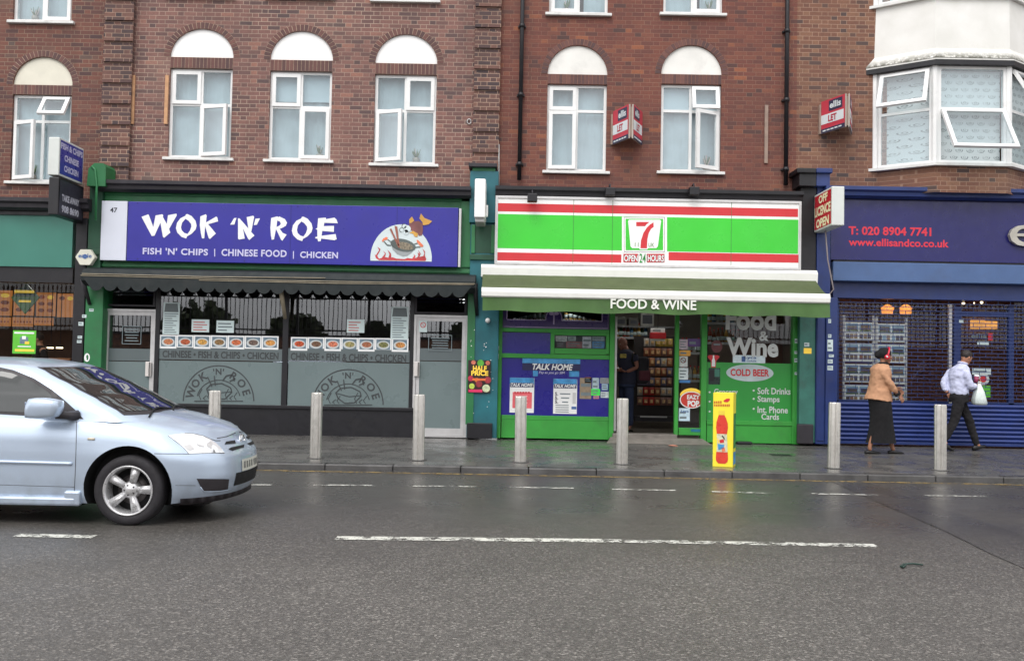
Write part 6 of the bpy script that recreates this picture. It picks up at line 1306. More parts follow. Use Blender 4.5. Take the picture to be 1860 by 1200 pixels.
def face_parts(parent, M, eye=True):
    EYEW = mat('eye_white', C3(220, 216, 210), .3); EYED = mat('eye_iris', C3(40, 28, 22), .2); LIP = mat('lips', C3(134, 76, 68), .5)
    for s in (-1, 1):
        e = MB(); b = bmesh.new(); bmesh.ops.create_uvsphere(b, u_segments=10, v_segments=8, radius=1); e.bm(b, EYEW, True, M @ Matrix.Translation((.083, s * .031, .005)) @ Matrix.Diagonal((.012, .014, .008, 1)))
        b = bmesh.new(); bmesh.ops.create_uvsphere(b, u_segments=8, v_segments=6, radius=1); e.bm(b, EYED, True, M @ Matrix.Translation((.091, s * .031, .005)) @ Matrix.Diagonal((.0055, .006, .006, 1))); e.build('eye', parent)
    e = MB(); b = bmesh.new(); bmesh.ops.create_uvsphere(b, u_segments=10, v_segments=6, radius=1); e.bm(b, LIP, True, M @ Matrix.Translation((.1, 0, -.063)) @ Matrix.Diagonal((.005, .02, .006, 1))); e.build('mouth', parent)
def hand_into(mb, wr, d, palm, m, curl=.5, side=1):
    """hand at the wrist pointing along d; palm = direction the palm faces"""
    d = Vector(d).normalized(); pn = (Vector(palm) - d * Vector(palm).dot(d)).normalized(); s = d.cross(pn) * side; wr = Vector(wr)
    b = bmesh.new(); bmesh.ops.create_cube(b, size=1)
    for p in b.verts: p.co = (p.co.x * .085, p.co.y * (.072 + .012 * p.co.x), p.co.z * .026)
    bmesh.ops.bevel(b, geom=b.edges[:], offset=.011, segments=2, affect='EDGES')
    M = Matrix((( *(d), 0), (*s, 0), (*pn, 0), (0, 0, 0, 1))).transposed(); M.translation = wr + d * .05
    mb.bm(b, m, True, M)
    for i, (o_, l) in enumerate(((-.031, .062), (-.0105, .078), (.0105, .083), (.031, .074))):
        p = wr + d * .088 + s * (-o_); pts = [p - d * .02]; a = curl * (.8 + .12 * i)
        for k, f_ in enumerate((.45, .32, .23)):
            pts.append(pts[-1] + (d * math.cos(a * (k + .6)) + pn * math.sin(a * (k + .6))) * (l * f_ + (.02 if k == 0 else 0)))
        mb.tube([tuple(q) for q in pts], [.0095, .009, .0082, .0065], m, 7)
    p = wr + d * .022 + s * .034; q1 = p + (s * .6 + d * .7 + pn * .25).normalized() * .034; q2 = q1 + (d * .9 + s * .1 + pn * .4 * (.5 + curl)).normalized() * .03; q3 = q2 + (d + pn * curl).normalized() * .022
    mb.tube([tuple(x) for x in (p - d * .01 - s * .015, p, q1, q2, q3)], [.012, .013, .0115, .0098, .007], m, 7)
def loft(mb, rings, m, n=36, folds=0.0, fk=7, cap=(True, True), seed=0, power=2.3):
    """rings: (cx, cy, cz, rx, ry[, tilt_x]) superelliptic slices from top to bottom"""
    v = []; f = []
    for j, rg in enumerate(rings):
        cx, cy, cz, rx, ry = rg[:5]; tl = rg[5] if len(rg) > 5 else 0
        for i in range(n):
            a = 2 * math.pi * i / n; ca, sa = math.cos(a), math.sin(a)
            u = math.copysign(abs(ca) ** (2 / power), ca); w_ = math.copysign(abs(sa) ** (2 / power), sa)
            k = 1 + folds * (math.sin(fk * a + seed + j * .35) * .6 + math.sin(2.3 * fk * a + j * .8 + seed) * .4) * min(1, j / max(1, len(rings) - 1) + .25)
            v.append((cx + rx * k * u, cy + ry * k * w_, cz + tl * u * rx))
    for j in range(len(rings) - 1):
        for i in range(n): f.append((j * n + i, (j + 1) * n + i, (j + 1) * n + (i + 1) % n, j * n + (i + 1) % n))
    if cap[0]: f.append(tuple(range(n)))
    if cap[1]: f.append(tuple((len(rings) - 1) * n + i for i in range(n))[::-1])
    return mb.add(v, f, m, True)
def crease(me, amp, scale=9.0, seed=0):        # cloth creases pushed along the normals
    from mathutils import noise
    n = len(me.vertices); co = [0.0] * (3 * n); me.vertices.foreach_get('co', co); no = [v.normal.copy() for v in me.vertices]; s_ = Vector((seed, 0, 0)); s2 = Vector((0, seed, 3))
    for i in range(n):
        p = Vector(co[3 * i:3 * i + 3]); p += no[i] * amp * (noise.noise(p * scale + s_) + .5 * noise.noise(p * scale * 2.1 + s2)); co[3 * i:3 * i + 3] = p
    me.vertices.foreach_set('co', co); me.update()
    return me
def shoe(mb, ankle, toe, gz, m, hk=1.0):
    a = Vector((ankle[0], ankle[1], gz)); t = Vector((toe[0] - ankle[0], toe[1] - ankle[1], 0)).normalized(); s = Vector((-t.y, t.x, 0)); v = []; n = 14
    secs = [(-.075, .006, .03, .012), (-.07, .03, .05, .0), (-.02, .036, .06, .0), (.05, .04, .052, .0), (.11, .046, .042, .0), (.16, .04, .032, .004), (.188, .014, .018, .01)]
    for (x, w_, h, z0) in secs:
        h = h * hk if x < .06 else h * (1 + (hk - 1) * .35)
        for i in range(n):
            q = 2 * math.pi * i / n; y = w_ * math.cos(q); z = z0 + (h - z0) * (.5 + .5 * math.sin(q)) if math.sin(q) > 0 else z0 + (h - z0) * (.5 + .5 * max(-1, 1.6 * math.sin(q)))
            v.append(tuple(a + t * x + s * y + Vector((0, 0, z))))
    f = [(j * n + i, j * n + (i + 1) % n, (j + 1) * n + (i + 1) % n, (j + 1) * n + i) for j in range(len(secs) - 1) for i in range(n)] + [tuple(range(n))[::-1], tuple((len(secs) - 1) * n + i for i in range(n))]
    return mb.add(v, f, m, True)
def cloth(name, mb_or_me, m, parent, amp=.006, scale=9, seed=0, voxel=.011):
    me = mb_or_me if isinstance(mb_or_me, bpy.types.Mesh) else remesh(mb_or_me, voxel, 3)
    crease(me, amp, scale, seed); o = MB(); o.mesh(me, m); return o.build(name, parent)
SKINB = mat('skin_brown', C3(150, 104, 80), .5, var=.08, scale=20); SKINT = mat('skin_tan', C3(176, 124, 98), .5, var=.08, scale=20); SKIND = mat('skin_ruddy', C3(150, 100, 84), .5, var=.08, scale=20)

# --- woman walking right
Y0 = 15.2; GZW = pave_z(Y0)
def J(px, py, dy=0.0, Y=None): y = (Y or Y0) + dy; q = W(px, py, y); return (q[0], y, q[1])
wm = thing('person', 'woman in a tan blazer and long black skirt walking right with red headphones', 'person', (W(1600, 800, Y0)[0], Y0, GZW))
b = MB(); pel, che, nk, hd = J(1597, 716), J(1599, 682), J(1603, 661), J(1608, 646.5)
rs, re, rw = J(1600, 669, -.15), J(1617, 697, -.2), J(1632, 718, -.16)
ls, le, lw = J(1603, 669, .15), J(1616, 694, .2), J(1627, 705, .14)
rk, ra = J(1592, 765, -.03), (W(1579, 812, Y0 - .05)[0], Y0 - .05, GZW + .09); lk, la = J(1609, 764, .04), (W(1621, 811, Y0 + .04)[0], Y0 + .04, GZW + .09)
rh, lh = J(1596, 718, -.09), J(1598, 718, .09)
rtoe = (ra[0] + .03, ra[1], GZW + .045); ltoe = (la[0] + .03, la[1], GZW + .045)
skin_body(b, [[(pel, .13), (che, .125), (nk, .052), ((hd[0] - .01, hd[1], hd[2] - .03), .05)], [(che, .125), (rs, .055), (re, .042), (rw, .028)], [(che, .125), (ls, .055), (le, .042), (lw, .028)],
                [(pel, .12), (rh, .075), (rk, .048), (ra, .036), (rtoe, .03)], [(pel, .12), (lh, .075), (lk, .048), (la, .036), (ltoe, .03)]], SKINB); Mh = head_into(b, hd, R(-8), R(10), SKINB)
hand_into(b, rw, (.70, -.05, -.72), (-.4, .9, -.2), SKINB, .55, 1); hand_into(b, lw, (.8, .1, -.5), (-.3, -.9, -.2), SKINB, .5, -1)
o = MB(); o.mesh(remesh(b, .0065, 3), SKINB); o.build('body', wm); face_parts(wm, Mh)
TAN = mat('tan_blazer', C3(186, 140, 108), .85, var=.06, scale=14); BLK = mat('black_cloth', C3(16, 15, 18), .9, var=.2, scale=10); BLK2 = mat('black_leather', C3(15, 14, 15), .45, var=.2)
def ringpx(x0, x1, y, ry, dy=0.0, tl=0.0): c = J((x0 + x1) / 2, y, dy); return (c[0], c[1], c[2], (x1 - x0) / 2 * Y0 / F, ry, tl)
j = MB(); loft(j, [ringpx(1594, 1610, 660, .075), ringpx(1588, 1613, 663.5, .15), ringpx(1584, 1615, 670, .2), ringpx(1582, 1617, 684, .195), ringpx(1580, 1616, 698, .175), ringpx(1577, 1616, 711, .19), ringpx(1572, 1619, 727, .215, 0, -.12)], TAN)
sl = skin_mesh([[(rs, .075), (((rs[0] + re[0]) / 2, (rs[1] + re[1]) / 2, (rs[2] + re[2]) / 2), .068), (re, .058), ((re[0] * .22 + rw[0] * .78, re[1] * .22 + rw[1] * .78, re[2] * .22 + rw[2] * .78), .05)]]); j.mesh(sl, TAN)
sl = skin_mesh([[(ls, .075), (le, .058), ((le[0] * .25 + lw[0] * .75, le[1] * .25 + lw[1] * .75, le[2] * .25 + lw[2] * .75), .05)]]); j.mesh(sl, TAN)
cloth('blazer', j, TAN, wm, .012, 11, 1)
s = MB(); p0 = Vector(re).lerp(Vector(rw), .76); p1 = Vector(re).lerp(Vector(rw), .94); s.tube([tuple(p0), tuple(p1)], [.054, .05], BLK, 14)
p0 = Vector(le).lerp(Vector(lw), .74); p1 = Vector(le).lerp(Vector(lw), .94); s.tube([tuple(p0), tuple(p1)], [.054, .05], BLK, 14); s.build('cuff', wm)
s = MB(); loft(s, [ringpx(1597, 1611, 657, .07), ringpx(1594, 1613.5, 662, .085), ringpx(1600, 1617.5, 672, .09), ringpx(1603, 1619.5, 690, .085), ringpx(1604, 1620, 704, .08)], BLK); cloth('top', s, BLK, wm, .004, 9, 3)
s = MB(); loft(s, [ringpx(1582, 1613, 712, .17), ringpx(1578, 1617, 724, .195), ringpx(1580, 1619, 740, .19), ringpx(1581, 1620, 758, .175), ringpx(1579.5, 1622, 776, .165), ringpx(1577, 1624, 792, .165), ringpx(1574.5, 1626, 804, .17)], BLK, folds=.075, fk=4, n=72, cap=(True, False), power=2.0); s.build('skirt', wm)
s = MB(); shoe(s, ra, rtoe, GZW, BLK2); s.build('shoe', wm); s = MB(); shoe(s, la, ltoe, GZW, BLK2); s.build('shoe', wm)
s = MB(); b_ = bmesh.new(); bmesh.ops.create_uvsphere(b_, u_segments=24, v_segments=16, radius=1); s.bm(b_, BLK, True, Mh @ Matrix.Translation((-.022, 0, .035)) @ Matrix.Diagonal((.112, .094, .103, 1)))
b_ = bmesh.new(); bmesh.ops.create_uvsphere(b_, u_segments=18, v_segments=12, radius=1); s.bm(b_, BLK, True, Mh @ Matrix.Translation((-.105, 0, .005)) @ Matrix.Diagonal((.07, .072, .068, 1)))
cloth('head_wrap', s, BLK, wm, .005, 16, 5, .008)
HPR = mat('headphone_red', C3(206, 36, 60), .3, var=.04)
s = MB(); s.tube([tuple(Mh @ Vector((.012 + .02 * math.sin(a), .104 * math.cos(a), .0 + .148 * math.sin(a)))) for a in [math.pi * i / 18 for i in range(19)]], .014, HPR, 8)
for sd_ in (-1, 1):
    s.lathe([(.0, .03), (.03, .03), (.04, .022), (.043, 0), (.036, -.02)], HPR, 18, Mh @ Matrix.Translation((.012, sd_ * .082, -.012)) @ Matrix.Rotation(-sd_ * R(90), 4, 'X'))
    s.lathe([(.0, .032), (.017, .031)], TXTW, 14, Mh @ Matrix.Translation((.004, sd_ * .084, -.012)) @ Matrix.Rotation(-sd_ * R(90), 4, 'X'))
s.build('headphones', wm)

# --- man walking right, seen from behind his shoulder
Y0 = 15.9; GZM = pave_z(Y0)
mn = thing('person', 'man in a pale blue shirt and black trousers striding right with a cup and bag', 'person', (W(1742, 800, Y0)[0], Y0, GZM))
b = MB(); pel, che, nk, hd = J(1740, 716), J(1742, 684), J(1747, 664), J(1755.5, 648.5)
rs, re, rw = J(1753, 672, -.15), J(1764, 704, -.2), J(1774, 698, -.12); ls, le, lw = J(1731, 671, .15), J(1712.5, 696, .1), J(1721, 714, .03)
rh, lh = J(1744, 719, -.07), J(1736, 719, .07)
lk = J(1758, 757, .06); la = (J(1774.5, 803, .06)[0], Y0 + .06, GZM + .105); rk = J(1733, 766, -.06); ra = (J(1714, 803, -.06)[0], Y0 - .06, GZM + .17)
ltoe = (la[0] + .06, la[1] + .01, la[2] - .03); rtoe = (ra[0] + .05, ra[1], ra[2] - .06)
skin_body(b, [[(pel, .12), (che, .12), (nk, .055), ((hd[0] - .03, hd[1], hd[2] - .035), .052)], [(che, .11), (rs, .048), (re, .038), (rw, .03)], [(che, .11), (ls, .048), (le, .038), (lw, .03)],
                [(pel, .12), (rh, .09), (rk, .06), (ra, .042), (rtoe, .034)], [(pel, .12), (lh, .09), (lk, .06), (la, .042), (ltoe, .034)]], SKINT); Mh = head_into(b, hd, R(18), R(24), SKINT, .97)
hand_into(b, rw, (.8, .25, .35), (.1, .7, .6), SKINT, .95, -1); hand_into(b, lw, (.5, -.1, -.85), (.5, .5, .3), SKINT, .5, 1)
o = MB(); o.mesh(remesh(b, .0065, 3), SKINT); o.build('body', mn); face_parts(mn, Mh)
SHIRT = mat('pale_blue_shirt', C3(196, 200, 226), .8, var=.04, scale=14); TRO = mat('black_trousers', C3(24, 22, 25), .9, var=.15, scale=10); HAIR = mat('black_hair', C3(40, 32, 30), .6, var=.3, scale=60)
j = MB(); loft(j, [ringpx(1741, 1753, 659.5, .07), ringpx(1736, 1755, 664, .13), ringpx(1728, 1758, 669, .17), ringpx(1724, 1760, 680, .175), ringpx(1725, 1759, 696, .165), ringpx(1725, 1757, 709, .165), ringpx(1726, 1756, 717, .16)], SHIRT)
for A_, B__, C_ in ((rs, re, rw), (ls, le, lw)):
    m1 = tuple((Vector(A_) + Vector(B__)) / 2); e_ = tuple(Vector(B__).lerp(Vector(C_), .86))
    j.mesh(skin_mesh([[(A_, .078), (m1, .07), (B__, .062), (e_, .05)]]), SHIRT)
cloth('shirt', j, SHIRT, mn, .014, 11, 2)
s = MB(); s.tube([tuple(Mh @ Vector((-.03 + .075 * math.cos(a), .072 * math.sin(a), -.135 + .012 * math.cos(a)))) for a in [2 * math.pi * i / 20 for i in range(21)]], .016, SHIRT, 8, False); s.build('collar', mn)
j = MB(); loft(j, [ringpx(1726, 1756, 712, .155), ringpx(1725, 1757, 720, .165), ringpx(1726, 1757, 730, .16)], TRO)
for h_, k_, a_ in ((rh, rk, ra), (lh, lk, la)):
    j.mesh(skin_mesh([[(h_, .115), (tuple(Vector(h_).lerp(Vector(k_), .5)), .095), (k_, .078), (tuple(Vector(k_).lerp(Vector(a_), .5)), .07), (tuple(Vector(k_).lerp(Vector(a_), 1.03)), .06)]]), TRO)
cloth('trousers', j, TRO, mn, .012, 10, 4)
s = MB(); shoe(s, (la[0], la[1]), (la[0] + 1, la[1] + .2), 0, BLK2, 1.55); s.xf(Matrix.Translation((la[0], la[1], GZM + .02)) @ Matrix.Rotation(R(-18), 4, 'Y') @ Matrix.Translation((-la[0], -la[1], 0))); s.build('shoe', mn)
s = MB(); shoe(s, (ra[0], ra[1]), (ra[0] + 1, ra[1] + .1), 0, BLK2, 1.55); s.xf(Matrix.Translation((ra[0] + .13, ra[1], GZM + .005)) @ Matrix.Rotation(R(20), 4, 'Y') @ Matrix.Translation((-ra[0] - .13, -ra[1], 0))); s.build('shoe', mn)
s = MB(); b_ = bmesh.new(); bmesh.ops.create_uvsphere(b_, u_segments=24, v_segments=16, radius=1)
for p in b_.verts:
    if p.co.x > .55 and p.co.z < .35: p.co.x = .55 - (p.co.x - .55)
s.bm(b_, HAIR, True, Mh @ Matrix.Translation((-.014, 0, .035)) @ Matrix.Diagonal((.107, .088, .098, 1))); cloth('hair', s, HAIR, mn, .006, 40, 6, .007)
# what he carries
q = J(1772.5, 694, -.06, 15.85); cp = thing('paper_cup', 'maroon takeaway cup with a white lid in the hand of the walking man', 'cup', q)
Mt = Matrix.Translation(q) @ Matrix.Rotation(R(8), 4, 'Y')
s = MB(); s.lathe([(.03, 0), (.041, .1)], mat('cup_maroon', C3(150, 60, 92), .5, var=.1), 20, Mt); s.build('cup', cp); s = MB(); s.lathe([(.044, .1), (.044, .108), (.04, .12), (.036, .128), (0, .128)], TXTW, 20, Mt); s.build('lid', cp)
pb = thing('carrier_bag', 'full white plastic carrier bag hanging from the hand of the walking man', 'carrier bag', J(1779, 735, -.08, 15.85)); Y0 = 15.85
BAGW = mat('bag_plastic', C3(206, 216, 214), .35, var=.1, scale=9)
s = MB(); loft(s, [ringpx(1776, 1781, 696, .02, -.08), ringpx(1773.5, 1784, 703, .045, -.08), ringpx(1769.5, 1787.5, 712, .08, -.08), ringpx(1767.5, 1790, 722, .1, -.08), ringpx(1767, 1792, 731, .105, -.08), ringpx(1769, 1791, 735, .08, -.08)], BAGW, folds=.10, fk=5, n=48); s.build('sack', pb)
s = MB(); a = J(1778, 697, -.08); s.tube([(a[0] - .02, a[1], a[2] - .01), (a[0] - .015, a[1] - .02, a[2] + .03), (a[0] + .015, a[1] - .02, a[2] + .035), (a[0] + .02, a[1], a[2] - .01)], .008, BAGW, 6); s.build('handle', pb)

# --- man standing in the store doorway
Y0 = 18.0; GZS = FZ + .05
sm_ = thing('person', 'bald man in a navy T-shirt and jeans standing in the store doorway with a backpack', 'person', (W(1136, 760, Y0)[0], Y0, GZS))
b = MB(); pel, che, nk, hd = J(1138, 694), J(1138, 655), J(1138, 634.5), J(1131, 623)
ls, le, lw = J(1151, 642, -.12), J(1157, 667, -.18), J(1138, 675, -.26); rs, re, rw = J(1126, 642, .12), J(1121, 666, .0), J(1128, 674, -.18)
lh, rh = J(1142, 697, -.07), J(1134, 697, .07); lk, la = J(1143, 735, -.08), (W(1143, 770, Y0)[0], Y0 - .08, GZS + .09); rk, ra = J(1132, 735, .06), (W(1131, 770, Y0)[0], Y0 + .06, GZS + .09)
ltoe = (la[0] - .13, la[1] - .12, GZS + .03); rtoe = (ra[0] - .13, ra[1] - .12, GZS + .03)
skin_body(b, [[(pel, .13), (che, .14), (nk, .06), ((hd[0] + .03, hd[1], hd[2] - .035), .055)], [(che, .14), (rs, .065), (re, .048), (rw, .032)], [(che, .14), (ls, .065), (le, .048), (lw, .032)], [(pel, .13), (rh, .09), (rk, .06), (ra, .042), (rtoe, .034)], [(pel, .13), (lh, .09), (lk, .06), (la, .042), (ltoe, .034)]], SKIND); Mh = head_into(b, hd, R(205), R(22), SKIND); hand_into(b, lw, (-.9, -.3, .15), (0, .3, 1), SKIND, .6, 1); hand_into(b, rw, (-.6, -.7, .1), (0, .3, 1), SKIND, .6, -1)
o = MB(); o.mesh(remesh(b, .0075, 3), SKIND); o.build('body', sm_); face_parts(sm_, Mh)
NAVYT = mat('navy_tshirt', C3(44, 46, 66), .85, var=.12, scale=10); JEAN = mat('blue_jeans', C3(48, 58, 86), .85, var=.15, scale=12)
j = MB(); loft(j, [ringpx(1131, 1144, 634, .075), ringpx(1127, 1150, 638, .17), ringpx(1122, 1157, 644, .21), ringpx(1121, 1157, 660, .2), ringpx(1122, 1156, 680, .195), ringpx(1122, 1155, 697, .2)], NAVYT)
for A_, B__ in ((ls, le), (rs, re)): j.mesh(skin_mesh([[(A_, .09), (tuple(Vector(A_).lerp(Vector(B__), .35)), .082), (tuple(Vector(A_).lerp(Vector(B__), .68)), .074)]]), NAVYT)
cloth('tshirt', j, NAVYT, sm_, .008, 8, 7); q = J(1132, 646, -.21); s = MB(); s.box(q[0] - .06, q[0] + .06, q[1] - .012, q[1] + .03, q[2] - .04, q[2] + .04, mat('shirt_print', C3(190, 170, 80), .6, var=.5, scale=30), .01); s.build('shirt_print', sm_)
j = MB(); loft(j, [ringpx(1123, 1154, 690, .185), ringpx(1122, 1154, 702, .19)], JEAN)
for h_, k_, a_ in ((rh, rk, ra), (lh, lk, la)): j.mesh(skin_mesh([[(h_, .115), (k_, .088), (tuple(Vector(k_).lerp(Vector(a_), .95)), .078)]]), JEAN)
cloth('jeans', j, JEAN, sm_, .008, 9, 8)
s = MB(); shoe(s, la, ltoe, GZS, BLK2); s.build('shoe', sm_); s = MB(); shoe(s, ra, rtoe, GZS, BLK2); s.build('shoe', sm_)
bp_ = thing('backpack', 'dark backpack with a maroon pocket on the back of the man in the store doorway', 'backpack', J(1165, 695, .05))
s = MB(); a, b1, c, d = RC(1154, 648, 1177, 696, 18.05); s.box(a, b1, 17.88, 18.2, c, d, mat('backpack_cloth', C3(38, 34, 42), .8, var=.2), .06); s.build('pack', bp_); s = MB(); s.box(a + .04, b1 + .03, 17.86, 18.18, c + .05, c + .26, mat('backpack_maroon', C3(86, 36, 48), .8), .04); s.build('pocket', bp_)
s = MB(); s.tube([J(1153, 642, -.2), J(1157, 646, -.15), J(1158, 652, -.05)], .022, BLK, 8); s.tube([J(1150, 641, -.21), J(1148, 655, -.235), J(1155, 672, -.18)], .02, BLK, 8); s.build('strap', bp_)
q = J(1121, 668, -.36); s = MB(); s.box(q[0] - .06, q[0] + .03, q[1] - .04, q[1] + .04, q[2] - .01, q[2] + .012, TXTW, .004); s.build('phone', label='small pale phone held by the man in the store doorway', cat='phone')

# --- server in the sandwich shop
Y0 = 17.4; GZA = FZ
sv_ = thing('person', 'server in black standing behind the lime poster in the sandwich shop', 'person', (W(74, 740, Y0)[0], Y0, GZA))
b = MB(); pel, che, nk, hd = J(74, 688), J(74, 645), J(73, 627), J(68, 615)
rs, re, rw = J(79, 633, -.17), J(82, 655, -.2), J(66, 660, -.3); ls, le, lw = J(68, 633, .17), J(64, 655, .1), J(56, 656, -.1); rh, lh = J(77, 690, -.08), J(71, 690, .08)
rk, ra = J(77, 735, -.08), (J(77, 735)[0], Y0 - .08, GZA + .09); lk, la = J(71, 735, .08), (J(71, 735)[0], Y0 + .08, GZA + .09)
skin_body(b, [[(pel, .12), (che, .12), (nk, .055), ((hd[0] + .02, hd[1], hd[2] - .03), .052)], [(che, .11), (rs, .048), (re, .038), (rw, .03)], [(che, .11), (ls, .048), (le, .038), (lw, .03)], [(pel, .12), (rh, .09), (rk, .06), (ra, .042), ((ra[0] - .15, ra[1], GZA + .03), .034)], [(pel, .12), (lh, .09), (lk, .06), (la, .042), ((la[0] - .15, la[1], GZA + .03), .034)]], SKINT); Mh = head_into(b, hd, R(200), R(12), SKINT); hand_into(b, rw, (-.9, -.3, 0), (0, 0, -1), SKINT, .6, 1); hand_into(b, lw, (-.9, -.3, 0), (0, 0, -1), SKINT, .6, -1)
o = MB(); o.mesh(remesh(b, .008, 3), SKINT); o.build('body', sv_); face_parts(sv_, Mh)
j = MB(); loft(j, [ringpx(70, 78, 627, .075), ringpx(65, 82, 632, .19), ringpx(63, 84, 640, .2), ringpx(63, 85, 665, .19), ringpx(63, 85, 695, .19)], BLK)
for A_, B__, C_ in ((rs, re, rw), (ls, le, lw)): j.mesh(skin_mesh([[(A_, .08), (B__, .062), (tuple(Vector(B__).lerp(Vector(C_), .8)), .05)]]), BLK)
for h_, k_, a_ in ((rh, rk, ra), (lh, lk, la)): j.mesh(skin_mesh([[(h_, .105), (k_, .08), (tuple(Vector(k_).lerp(Vector(a_), .95)), .07)]]), BLK)
cloth('uniform', j, BLK, sv_, .006, 9, 9)
s = MB(); b_ = bmesh.new(); bmesh.ops.create_uvsphere(b_, u_segments=20, v_segments=12, radius=1); s.bm(b_, HAIR, True, Mh @ Matrix.Translation((-.02, 0, .03)) @ Matrix.Diagonal((.1, .088, .102, 1))); s.build('hair', sv_)
# ------------------------------------------------------------------ the silver blue hatchback in the far lane
def interp(tab, x):
    if x <= tab[0][0]: return tab[0][1]
    for (a, b), (c, d) in zip(tab[:-1], tab[1:]):
        if x <= c: t = (x - a) / (c - a); t = t * t * (3 - 2 * t) * .35 + t * .65; return b + (d - b) * t
    return tab[-1][1]
CY = 9.0; CX = W(235, 892, 8.2)[0]
car = thing('hatchback_car', 'silver blue hatchback driving right past the takeaway', 'car', (CX, CY, 0))
def carpaint():
    n = NT('car_paint'); b = n.b
    fl = n.n('ShaderNodeTexVoronoi'); fl.inputs['Scale'].default_value = 900; n.l(n.pos(), fl.inputs['Vector'])
    sc = n.n('ShaderNodeSeparateColor'); n.l(fl.outputs['Color'], sc.inputs[0])
    c = n.mix(n.map(sc.outputs[0], 0, 1, 0, .25), C3(186, 202, 222), C3(212, 222, 234))
    sp = n.n('ShaderNodeSeparateXYZ'); n.l(n.pos(), sp.inputs[0])
    d = n.M('MULTIPLY', n.map(sp.outputs[2], .15, .5, .45, 0), n.map(n.noise(7, 6), .4, .7, .2, 1))   # road grime on the sills
    n.l(n.mix(d, c, (.12, .115, .11, 1)), b.inputs['Base Color']); b.inputs['Metallic'].default_value = .45; b.inputs['Roughness'].default_value = .33
    b.inputs['Coat Weight'].default_value = .7; b.inputs['Coat Roughness'].default_value = .06; return n.m
PAINT = carpaint()
CGLASS = NT('car_glass'); CGLASS.b.inputs['Base Color'].default_value = (.018, .022, .022, 1); CGLASS.b.inputs['Roughness'].default_value = .02; CGLASS.b.inputs['IOR'].default_value = 1.75; CGLASS = CGLASS.m
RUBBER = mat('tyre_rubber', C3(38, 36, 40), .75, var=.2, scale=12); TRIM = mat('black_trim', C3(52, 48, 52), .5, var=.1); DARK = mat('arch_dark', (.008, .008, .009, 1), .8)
ALLOY = mat('alloy_wheel', (.62, .62, .63, 1), .3, .6, var=.05, scale=20); CHROME = mat('chrome', (.8, .8, .8, 1), .12, 1.0, var=.03)
FRONT = [(.15, .74), (.22, .785), (.30, .825), (.40, .845), (.52, .84), (.585, .83), (.635, .80), (.68, .765), (.72, .725), (.76, .68), (1.1, .64)]
WID = [(.15, .80), (.25, .835), (.40, .85), (.60, .852), (.75, .84), (.88, .815), (1.0, .79)]
REAR = [(.15, -3.24), (.4, -3.34), (.7, -3.32), (1.0, -3.24)]
RIM = [(-3.4, 1.0), (-2.6, .985), (-1.5, .955), (-.6, .94), (-.3, .93), (0, .895), (.25, .845), (.45, .80), (.6, .765), (.75, .735), (1.0, .70)]
CEN = [(-3.4, 1.0), (-.3, 1.02), (-.05, .985), (.15, .95), (.35, .905), (.52, .86), (.66, .81), (.74, .765), (.80, .725), (1.0, .70)]
def outline(front, wid, rear, z, a=.62, n=2.3, ar=.3, nf=20, ns=34, nr=9):
    xf, w_, xr = interp(front, z), interp(wid, z), interp(rear, z); p = []
    for i in range(nf + 1):
        t = R(90) * i / nf; p.append((xf - a + a * max(0, math.cos(t)) ** (2 / n), w_ * max(0, math.sin(t)) ** (2 / n)))
    for i in range(1, ns): u = i / ns; p.append((xf - a + (xr + ar - xf + a) * u, w_ * (1 - .02 * u * u)))
    for i in range(nr + 1):
        t = R(90) * (1 - i / nr); p.append((xr + ar - ar * max(0, math.cos(t)) ** (2 / 2.6), w_ * .98 * max(0, math.sin(t)) ** (2 / 2.6)))
    return p
V = 20; NH = 12
base = [outline(FRONT, WID, REAR, .72)][0]; N = len(base)
rims = [interp(RIM, x) for x, y in base]
rows = []
for j in range(V + 1):
    v = j / V; row = []
    for i in range(N):
        zr = rims[i]; zb_ = .185 if base[i][0] < .3 else .185 + .035 * min(1, (base[i][0] - .3) / .3)
        row.append(zb_ + (zr - zb_) * v)
    rows.append(row)
_oc = {}
def OL(z):
    k = round(z, 3)
    if k not in _oc: _oc[k] = outline(FRONT, WID, REAR, k)
    return _oc[k]
bmc = bmesh.new(); near = []; far = []
for j in range(V + 1):
    a = []; b = []
    for i in range(N):
        z = rows[j][i]; x, y = OL(z)[i]; d = rims[i] - z
        y *= 1 - .055 * math.exp(-d / .05); fl = math.exp(-((x - .0) / .46) ** 2) * math.exp(-((z - .5) / .22) ** 2) * .018; y += fl if y > .6 else 0
        y -= .012 * math.exp(-((z - .69) / .05) ** 2) * (y > .6) * 0
        a.append(bmc.verts.new((x, -y, z))); b.append(bmc.verts.new((x, y, z)))
    near.append(a); far.append(b)
for j in range(V):
    for i in range(N - 1):
        bmc.faces.new((near[j][i], near[j + 1][i], near[j + 1][i + 1], near[j][i + 1])); bmc.faces.new((far[j][i], far[j][i + 1], far[j + 1][i + 1], far[j + 1][i]))
strips = []
for i in range(N):
    p = near[V][i].co; q = far[V][i].co; st = [near[V][i]]
    for k in range(1, NH):
        s = k / NH; y = p.y + (q.y - p.y) * s; e = 1 - abs(2 * s - 1) ** 2.2
        cz_ = interp(CEN, p.x) - p.z if p.x < .79 else 0
        rb = .012 * math.exp(-((abs(y) - .40) / .07) ** 2) * (1 if -.2 < p.x < .6 else 0)
        st.append(bmc.verts.new((p.x, y, p.z + max(0, cz_) * e + rb)))
    st.append(far[V][i]); strips.append(st)
for i in range(N - 1):
    for k in range(NH): bmc.faces.new((strips[i][k], strips[i][k + 1], strips[i + 1][k + 1], strips[i + 1][k]))
    bmc.faces.new((near[0][i], near[0][i + 1], far[0][i + 1], far[0][i]))
